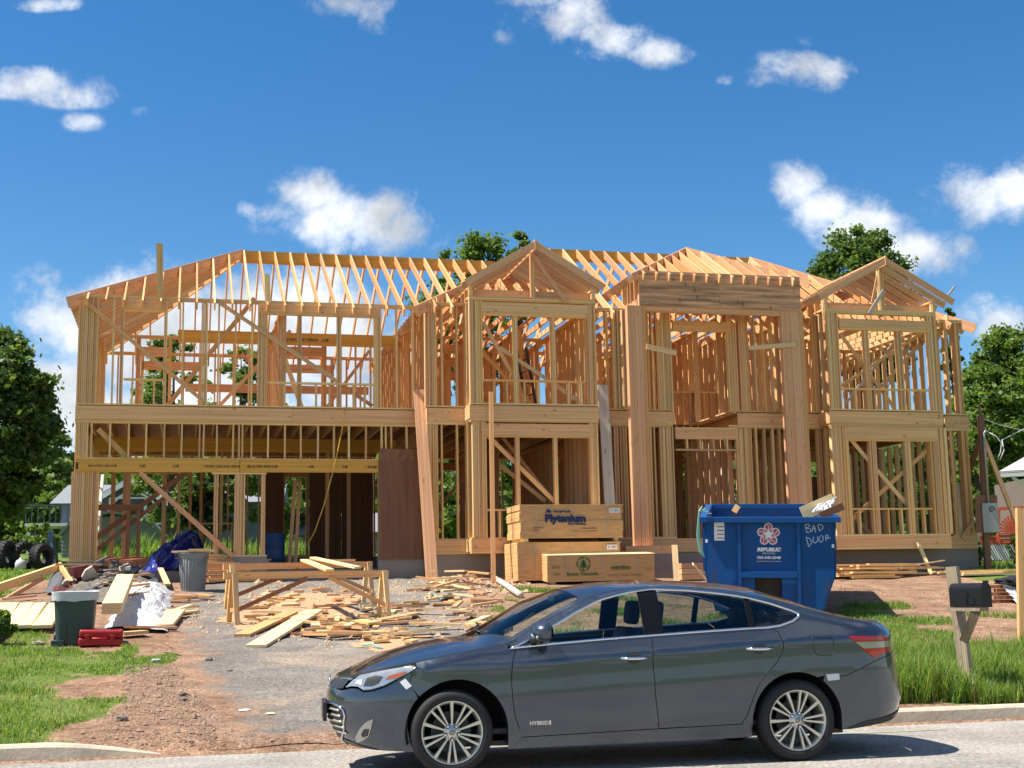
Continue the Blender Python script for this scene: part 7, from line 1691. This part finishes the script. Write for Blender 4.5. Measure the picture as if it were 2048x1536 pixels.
boards('gable_siding', [(xm-hw_*.95, 0), (xm+hw_*.95, 0), (xm+hw_*.95, ze), (xm, zg2), (xm-hw_*.95, ze)], -1.2, nh, M_GSIDE)
bm = bmesh.new()
for sg in (-1, 1):
    V = [bm.verts.new(p) for p in ((xm, -1.6, zg2+.15), (xm+sg*hw_*1.1, -1.6, ze-.15), (xm+sg*hw_*1.1, 4, ze-.15), (xm, 4, zg2+.15))]; bm.faces.new(V)
o = bm_obj('gable_roof', bm, M_GROOF, nh); mo = o.modifiers.new('t', 'SOLIDIFY'); mo.thickness = .15
for sg in (-1, 1): beam('barge_board', (xm, -1.63, zg2+.1), (xm+sg*hw_*1.12, -1.63, ze-.22), .05, .25, M_WHITE, nh, wdir=(0, 1, 0))
bm = bmesh.new(); cz_ = ze+.1; bm.faces.new([bm.verts.new((xm+.2+1.25*math.cos(t), -1.27, cz_-.9+1.25*math.sin(t))) for t in np.linspace(0, math.pi, 15)]); bm_obj('arched_window', bm, M_GWIN, nh)
tube('arch_trim', [(xm+.2+1.3*math.cos(t), -1.28, cz_-.9+1.3*math.sin(t)) for t in np.linspace(0, math.pi, 15)], .08, M_WHITE, nh, 6)
for k in range(3):
    x = xm-1.0+k*.95; o = abox('window', (x, -1.29, 1.6), (x+.8, -1.25, 2.9), M_GWIN, nh)
    for (lo, hi) in (((x-.08, -1.31, 1.52), (x, -1.26, 2.98)), ((x+.8, -1.31, 1.52), (x+.88, -1.26, 2.98)), ((x, -1.312, 2.9), (x+.8, -1.26, 2.98)), ((x, -1.312, 1.52), (x+.8, -1.26, 1.6))): abox('window_frame', lo, hi, M_WHITE, nh)
zdk = at_depth(118, 1052, YH).z-zgd; abox('balcony', (-1.2, -3, zdk-.15), (2.2, -.05, zdk), M_WHITE, nh)
for k in range(12): abox('baluster', (-1.2+k*.3, -3, zdk), (-1.16+k*.3, -2.96, zdk+.9), M_GSIDE, nh)
abox('balcony_rail', (-1.2, -3.02, zdk+.9), (2.2, -2.95, zdk+.97), M_GSIDE, nh); abox('porch_post', (-1.1, -2.9, -1), (-.95, -2.75, zdk-.15), M_WHITE, nh)
abox('door', (.5, -.06, -.2), (1.4, -.02, 2.0), M_WHITE, nh)
# ---- sage green shed in front of it
M_SAGE = plain('sage_green_siding', (.19,.225,.20), .75, var=.08); YS = 58; a = at_depth(122, 1122, YS); zsd = GZ(a.x, a.y); sc = YS/FPX; MSh = Matrix.Translation((a.x, a.y, zsd)) @ Matrix.Rotation(R(10), 4, 'Z'); sh = thing('garden_shed', MSh, 'sage green barn-roofed shed seen through the left garage opening', 'shed'); ws_ = 190*sc; zs1 = at_depth(150, 1065, YS).z-zsd; zs2 = at_depth(150, 1040, YS).z-zsd
boards('siding', [(0, -.3), (ws_, -.3), (ws_, zs1), (ws_*.88, zs2), (ws_*.12, zs2), (0, zs1)], 0, sh, M_SAGE, .16); abox('wall', (.02, .03, -.3), (ws_-.02, 3, zs1), M_SAGE, sh)
bm = bmesh.new(); pr = [(-.1, zs1-.1), (ws_*.11, zs2), (ws_*.5, zs2+.35), (ws_*.89, zs2), (ws_+.1, zs1-.1)]; A = [bm.verts.new((x, -.12, z)) for x, z in pr]; B = [bm.verts.new((x, 3.1, z)) for x, z in pr]
for i in range(4): bm.faces.new((A[i], A[i+1], B[i+1], B[i]))
o = bm_obj('roof', bm, M_GROOF, sh); mo = o.modifiers.new('t', 'SOLIDIFY'); mo.thickness = .06
for k, (p0, p1) in enumerate(zip(pr, pr[1:])): beam('roof_trim', (p0[0], -.14, p0[1]), (p1[0], -.14, p1[1]), .04, .1, M_WHITE if False else M_SAGE, sh, wdir=(0, 1, 0))
# second low building glimpsed through the garage doorway
YL = 62; a = at_depth(645, 1105, YL); zl_ = GZ(a.x, a.y); sc = YL/FPX; ob = thing('low_shed', Matrix.Translation((a.x, a.y, zl_)), 'low grey roofed shed seen through the garage back door', 'shed')
boards('siding', [(-1, -.3), (3, -.3), (3, 1.0), (-1, 1.0)], 0, ob, M_SAGE, .2); bm = bmesh.new(); V = [bm.verts.new(p) for p in ((-1.2, -.3, 1.0), (3.2, -.3, 1.0), (3.2, 2, 2.0), (-1.2, 2, 2.0))]; bm.faces.new(V); o = bm_obj('roof', bm, M_GROOF, ob); o.modifiers.new('t', 'SOLIDIFY').thickness = .1; abox('wall', (-.98, .03, -.3), (2.98, 3, .98), M_SAGE, ob)
# ---- tractor tyres
def tyre(px, py, r, label, rz):
    g = gp(px, py); t = empty('tractor_tyre', g, rz, label, 'tyre', 'old tractor tyres on the lawn'); bm = bmesh.new(); w = r*.42
    bm_lathe(bm, [(r*.52, -w*.8), (r*.6, -w), (r*.86, -w), (r*.95, -w*.8), (r*.97, 0), (r*.95, w*.8), (r*.86, w), (r*.6, w), (r*.52, w*.8), (r*.56, 0), (r*.52, -w*.8)], 40, Matrix.Translation((0, 0, r)) @ Matrix.Rotation(R(90), 4, 'X')); bm_obj('casing', bm, M_RUBBER, t, True)
    for k in range(22):
        for sg in (-1, 1):
            a = (k+.5*(sg > 0))*2*math.pi/22; A = Vector((r*.96*math.cos(a), 0, r+r*.96*math.sin(a))); C = Vector((r*.95*math.cos(a+.22), sg*w*.95, r+r*.95*math.sin(a+.22))); rad = Vector((math.cos(a+.1), 0, math.sin(a+.1))); beam('tread_lug', A, C, r*.10, r*.11, M_RUBBER, t, wdir=rad)
g_ = gp(50, 1139); rt = 52*(g_-CAM0).length/FPX/2
tyre(48, 1140, rt, 'tractor tyre on the lawn, middle one of three', R(48)); tyre(82, 1140, rt*.92, 'tractor tyre on the lawn, right one nearest the shed', R(68)); tyre(8, 1141, rt*1.05, 'tractor tyre on the lawn, left one at the photo edge', R(80))
g = gp(41, 1141); bm = bmesh.new(); bm_lathe(bm, [(0, 0), (.16, 0), (.17, .2), (.13, .3), (.05, .34), (.05, .38), (0, .38)], 16); o = bm_obj('white_jug', bm, M_POLY, None, True); o.location = g; tag(o, 'small white plastic jug in front of the tractor tyres', 'jug')
o = crumple('dark_tarp', [gp(88,1140), gp(112,1140), gp(112,1122), gp(90,1122)], M_BAG, n=14, amp=.3, seed=31, h=lambda a, b_: .9*math.sin(math.pi*a)*math.sin(math.pi*b_)); tag(o, 'black tarp over something beside the tractor tyres', 'tarp')
# ---- service pole
g = gp(1975, 1140); Yp = g.y; M_POLE = wood('brown_pole_wood', [(.17,.085,.05),(.19,.10,.06)]); sp_ = empty('service_pole', g, 0, 'braced brown timber pole carrying an electricity meter, right of the house', 'utility pole')
def P3(px, py, dy=0.0): return at_depth(px, py, Yp+dy)-g
beam('pole', Vector((0, 0, -.3)), P3(1961, 833), .15, .15, M_POLE, sp_); beam('pole_top', P3(1961, 835), P3(1959, 812), .05, .05, M_POLE, sp_)
beam('brace', P3(1967, 878), P3(2046, 1078), .10, .10, M_RED, sp_); beam('brace', P3(1958, 888, .3), P3(1935, 950, 1.2), .12, .08, M_POLE, sp_)
beam('meter_board', P3(1974, 1066, -.12), P3(1972, 990, -.12), .56, .03, M_PLYD, sp_)
abox('meter_box', P3(1968, 1065, -.2)+Vector((-.0, 0, 0)), P3(1994, 1006, -.15)+Vector((0, .12, 0)), M_STEEL, sp_)
bm = bmesh.new(); c = P3(1983, 1018, -.16); bm_lathe(bm, [(.0, .09), (.07, .08), (.085, .03), (.09, 0)], 20, Matrix.Translation(c) @ Matrix.Rotation(R(90), 4, 'X')); bm_obj('meter_dial', bm, glass_mat('meter_glass', (.7, .7, .7)), sp_, True)
bm = bmesh.new(); bm_lathe(bm, [(0, .02), (.075, .02)], 20, Matrix.Translation(c) @ Matrix.Rotation(R(90), 4, 'X')); bm_obj('meter_face', bm, M_WHITE, sp_)
tube('conduit', [P3(1977, 1008, -.16), P3(1969, 880, -.14), P3(1968, 866, -.14), P3(1971, 862, -.14), P3(1976, 864, -.14)], .035, M_STEEL, sp_, 8)
M_WIRE = plain('grey_cable', (.55,.55,.55), .5)
for (pts, lab) in (([(1976,864,-.14), (1992,872,-.2), (2003,886,-.2), (2001,905,-.2), (1996,915,-.2), (2000,920,-.2), (2008,900,-.2), (2004,880,-.1), (2048,858,2), (2180,850,4)], 'looped service cable hanging from the conduit'), ([(1961,836,0), (2000,850,2), (2048,862,4), (2200,880,8)], 'overhead cable from the pole top to the right')):
    bm = bmesh.new(); bm_tube(bm, [at_depth(x, y, Yp+d_) for x, y, d_ in pts], .012, 5); tag(bm_obj('service_cable', bm, M_WIRE, None, True), lab, 'cable')
# ---- neighbour on the right: eave, orange sunburst railing over white lattice
M_ORANGE = plain('orange_paint', (.62,.10,.045), .6); M_WROOF = plain('pale_shingles', (.42,.41,.39), .85, var=.15, vscale=12)
Yn = 42; rh = empty('neighbour_house', at_depth(2060, 1120, Yn), 0, 'pale house with white eaves just entering at the right edge', 'house'); o0 = rh.location.copy(); o0.z = GZ(o0.x, o0.y); rh.location = o0
def Q(px, py, dy=0.0): return at_depth(px, py, Yn+dy)-o0
bm = bmesh.new(); V = [bm.verts.new(p) for p in (Q(1999, 946), Q(2130, 938), Q(2130, 872, 3), Q(2052, 924, 3))]; bm.faces.new(V); o = bm_obj('roof', bm, M_WROOF, rh); o.modifiers.new('t', 'SOLIDIFY').thickness = .06
beam('gutter', Q(1999, 951), Q(2130, 944), .12, .14, M_WHITE, rh); abox('wall', Q(2066, 1120, 1.6), Q(2130, 955, 1.6)+Vector((0, 3, 0)), plain('brown_brick_wall', (.16,.13,.11), .9), rh); tube('downpipe', [Q(2026, 956), Q(2040, 964, .3), Q(2054, 968, .5), Q(2055, 1100, .5)], .05, M_WHITE, rh, 8)
Yd = 39.5; dk = empty('deck_railing', at_depth(2000, 1125, Yd), 0, 'orange painted railing with a sunburst motif above white lattice', 'railing'); d0 = dk.location.copy(); d0.z = GZ(d0.x, d0.y); dk.location = d0
def Qd(px, py, dy=0.0): return at_depth(px, py, Yd+dy)-d0
for (a, c, w) in (((1960,1019), (2080,1014), .09), ((1960,1075), (2080,1069), .08), ((1960,1084), (2080,1079), .14)): beam('rail', Qd(*a), Qd(*c), .05, w, M_ORANGE, dk, wdir=(0, 1, 0))
for x in (1997, 2049): beam('post', Qd(x, 1090), Qd(x, 1016), .08, .08, M_ORANGE, dk)
for k in range(9):
    a = R(95+k*11); beam('sun_ray', Qd(2030+5*math.cos(a), 1066-5*math.sin(a), -.03), Qd(2030+34*math.cos(a), 1066-38*math.sin(a), -.03), .03, .05, M_ORANGE, dk, wdir=(0, 1, 0))
bm = bmesh.new(); bm.faces.new([bm.verts.new(Qd(2030+9*math.cos(t), 1068-9*math.sin(t), -.05)) for t in np.linspace(0, math.pi, 12)]); bm_obj('sun_disc', bm, M_ORANGE, dk)
for k in range(22):
    for sg in (-1, 1):
        x0 = 1960+k*5.0; a = (x0, 1120) if sg > 0 else (x0, 1089); x1 = x0+17; c = (x1, 1089) if sg > 0 else (x1, 1120); beam('lattice_slat', Qd(*a, .05*sg*.3), Qd(*c, .05*sg*.3), .035, .012, M_WHITE, dk, wdir=(1, 0, sg))
abox('deck_shade', Qd(1960, 1122, .6), Qd(2080, 1085, .6)+Vector((0, .05, 0)), M_DARKW, dk)  # dark panel added behind the lattice to stand for the shade under the deck
# ------------------------------------------------------------------ grass
def blades(name, n, polys, h0, h1, w, mat, label, seed, dens=None, lean=.5):
    rg = np.random.default_rng(seed); P = []
    boxes = [(min(p[0] for p in q), max(p[0] for p in q), min(p[1] for p in q), max(p[1] for p in q)) for q in polys]; areas = np.array([(b_[1]-b_[0])*(b_[3]-b_[2]) for b_ in boxes]); k = 0
    while len(P) < n and k < n*12:
        k += 1; i = rg.choice(len(polys), p=areas/areas.sum()) if len(polys) > 1 else 0; b_ = boxes[i]; x, y = rg.uniform(b_[0], b_[1]), rg.uniform(b_[2], b_[3])
        if not inpoly(*wob(x, y), polys[i]): continue
        d = dens(x, y) if dens else 1.0
        if rg.random() > d: continue
        if inpoly(x, y, DPOLY): continue
        P.append((x, y, GZ(x, y), d))
    P = np.array(P); n = len(P); a = rg.uniform(0, 2*np.pi, n); h = rg.uniform(h0, h1, n)*(.55+.45*P[:, 3])*np.array([.85+.75*mnoise.noise(Vector((q[0]*.8, q[1]*.8, 31)))+.35*mnoise.noise(Vector((q[0]*3, q[1]*3, 13))) for q in P]); ln = rg.uniform(.1, lean, n)*h; dx, dy = np.cos(a), np.sin(a); px_, py_ = -dy, dx; ww = w*rg.uniform(.6, 1.3, n)
    b0 = P[:, :3]-np.stack([0*dx, 0*dx, 0*dx+.01], 1); side = np.stack([px_*ww/2, py_*ww/2, 0*ww], 1); m1 = b0+np.stack([dx*ln*.35, dy*ln*.35, h*.6], 1); t = b0+np.stack([dx*ln, dy*ln, h*(1-.15*rg.random(n))], 1)
    V = np.stack([b0-side, b0+side, m1+side*.8, m1-side*.8, t], 1).reshape(-1, 3); me = bpy.data.meshes.new(name); me.vertices.add(n*5); me.vertices.foreach_set('co', V.astype(np.float32).ravel()); base = (np.arange(n)*5)[:, None]
    L = np.concatenate([base+np.array([0, 1, 2, 3]), base+np.array([3, 2, 4])], 1).astype(np.int32).ravel(); me.loops.add(len(L)); me.loops.foreach_set('vertex_index', L); me.polygons.add(n*2)
    st = np.stack([np.arange(n)*7, np.arange(n)*7+4], 1).astype(np.int32).ravel(); me.polygons.foreach_set('loop_start', st); me.polygons.foreach_set('loop_total', np.tile(np.array([4, 3], dtype=np.int32), n)); me.update(calc_edges=True)
    at = me.attributes.new('tint', 'FLOAT', 'FACE'); at.data.foreach_set('value', np.repeat(np.clip(rg.normal(.45, .25, n), 0, 1), 2).astype(np.float32)); me.materials.append(mat); o = bpy.data.objects.new(name, me); COL.objects.link(o); return tag(o, label, kind='stuff')
G_LUSH = leaf_mat('lush_grass', (.09,.17,.024), (.17,.28,.045), (.38,.42,.12)); G_DRY = leaf_mat('dry_grass', (.13,.16,.035), (.25,.28,.07), (.48,.42,.2))
def dn(s, thr, k=3.0): return lambda x, y: min(1, max(0, (mnoise.noise(Vector((x*s, y*s, 11)))+thr)*k))
blades('lawn_grass', 16000, LAWN_L, .03, .10, .010, G_DRY, 'dry yellowed blades in the left lawn', 69, dn(.8, .5), .9)
blades('lawn_grass', 42000, LAWN_L, .025, .09, .010, G_LUSH, 'bright patchy grass on the left by the kerb', 61, dn(1.1, .22), .9)
RT = [gpoly([(1640,1412),(1625,1350),(1700,1330),(1800,1320),(1900,1318),(2048,1312),(2300,1320),(2400,1400)])]; RS = [gpoly([(1620,1330),(1640,1235),(1700,1212),(1800,1240),(1900,1285),(2048,1300),(2300,1300),(2300,1330),(1700,1340)])]
blades('tall_grass', 34000, RT, .14, .44, .012, G_LUSH, 'tall bright grass along the kerb right of the car', 62, dn(.9, .55), .7)
blades('tall_grass', 5000, RT, .2, .5, .010, G_DRY, 'dry seed stalks in the tall grass right of the car', 63, dn(.9, .4), .6)
blades('lawn_grass', 42000, RS, .03, .10, .011, G_DRY, 'short yellowish grass behind the car on the right', 64, dn(.8, .25), .8)
blades('lawn_grass', 16000, RS, .04, .12, .012, G_LUSH, 'greener grass patches behind the car on the right', 65, dn(.5, .05, 4), .8)
SCT = [gpoly([(950,1225),(1010,1215),(1040,1235),(980,1245)]), gpoly([(1000,1180),(1300,1175),(1450,1180),(1640,1215),(1640,1300),(1100,1290)]), gpoly([(1640,1215),(2048,1215),(2048,1290),(1900,1285),(1700,1215)])]
blades('weed_tufts', 14000, SCT, .05, .18, .013, G_LUSH, 'weed tufts in the dirt before the house', 66, dn(.8, -.12, 4), .8)
BK = [gpoly([(150,1135),(420,1132),(420,1126),(150,1126)])]
c0_, c1_ = at_depth(130, 1110, 44), at_depth(640, 1110, 46); bkp = [[(c0_.x, c0_.y), (c1_.x, c1_.y), (c1_.x+.5, c1_.y+7), (c0_.x-1, c0_.y+7)]]
blades('tall_weeds', 14000, bkp, .3, .95, .045, G_LUSH, 'tall sunlit weeds behind the garage', 67, dn(.4, .4), .6)
blades('lawn_grass', 26000, LAWN_B, .05, .14, .03, G_LUSH, 'mown lawn around the tyres and by the lattice', 68, None, .7)
# gravel and chips on the bare ground
def chips(name, n, polys, s0, s1, mat, label, seed):
    rg = np.random.default_rng(seed); bm = bmesh.new(); k = 0
    while k < n:
        q = polys[rg.integers(len(polys))]; x = rg.uniform(min(p[0] for p in q), max(p[0] for p in q)); y = rg.uniform(min(p[1] for p in q), max(p[1] for p in q))
        if not inpoly(x, y, q): continue
        k += 1; s = rg.uniform(s0, s1)*(1+2*(rg.random() < .04)); z = GZ(x, y)+.012; a = rg.uniform(0, 6.28, 4); V = [bm.verts.new((x+s*rg.uniform(.5, 1)*math.cos(i*1.57+a[0]), y+s*rg.uniform(.5, 1)*math.sin(i*1.57+a[0]), z)) for i in range(4)]; t = bm.verts.new((x+s*.2*math.cos(a[1]), y+s*.2*math.sin(a[1]), z+s*rg.uniform(.3, .8)))
        for i in range(4): bm.faces.new((V[i], V[(i+1) % 4], t))
    return tag(bm_obj(name, bm, mat, None, False), label, kind='stuff')
M_CHIP = plain('gravel_chips', (.27,.18,.125), .9, var=.5, vscale=7); M_WCHIP = plain('pale_litter', (.42,.29,.18), .9, var=.4, vscale=5)
DIRT = [gpoly([(120,1500),(250,1400),(250,1330),(350,1330),(400,1400),(470,1470),(640,1490),(420,1502)]), gpoly([(240,1400),(250,1330),(350,1330),(420,1400),(440,1480),(420,1500)]), gpoly([(980,1160),(1450,1165),(1640,1200),(1640,1300),(1100,1300),(960,1230)]), gpoly([(1640,1165),(2048,1165),(2048,1300),(1900,1285),(1640,1215)])]
chips('gravel', 15000, DIRT, .006, .019, M_CHIP, 'gravel and clods on the bare reddish dirt', 71)
chips('wood_chips', 2600, [gpoly([(330,1240),(480,1175),(600,1150),(980,1150),(985,1200),(1000,1290),(640,1300),(420,1270)])], .012, .05, M_WCHIP, 'wood chips and splinters littering the driveway', 72)
chips('wood_chips', 900, [gpoly([(860,1152),(1060,1150),(1060,1185),(960,1195),(860,1170)])], .015, .07, M_WCHIP, 'pale litter in front of the foundation', 73)
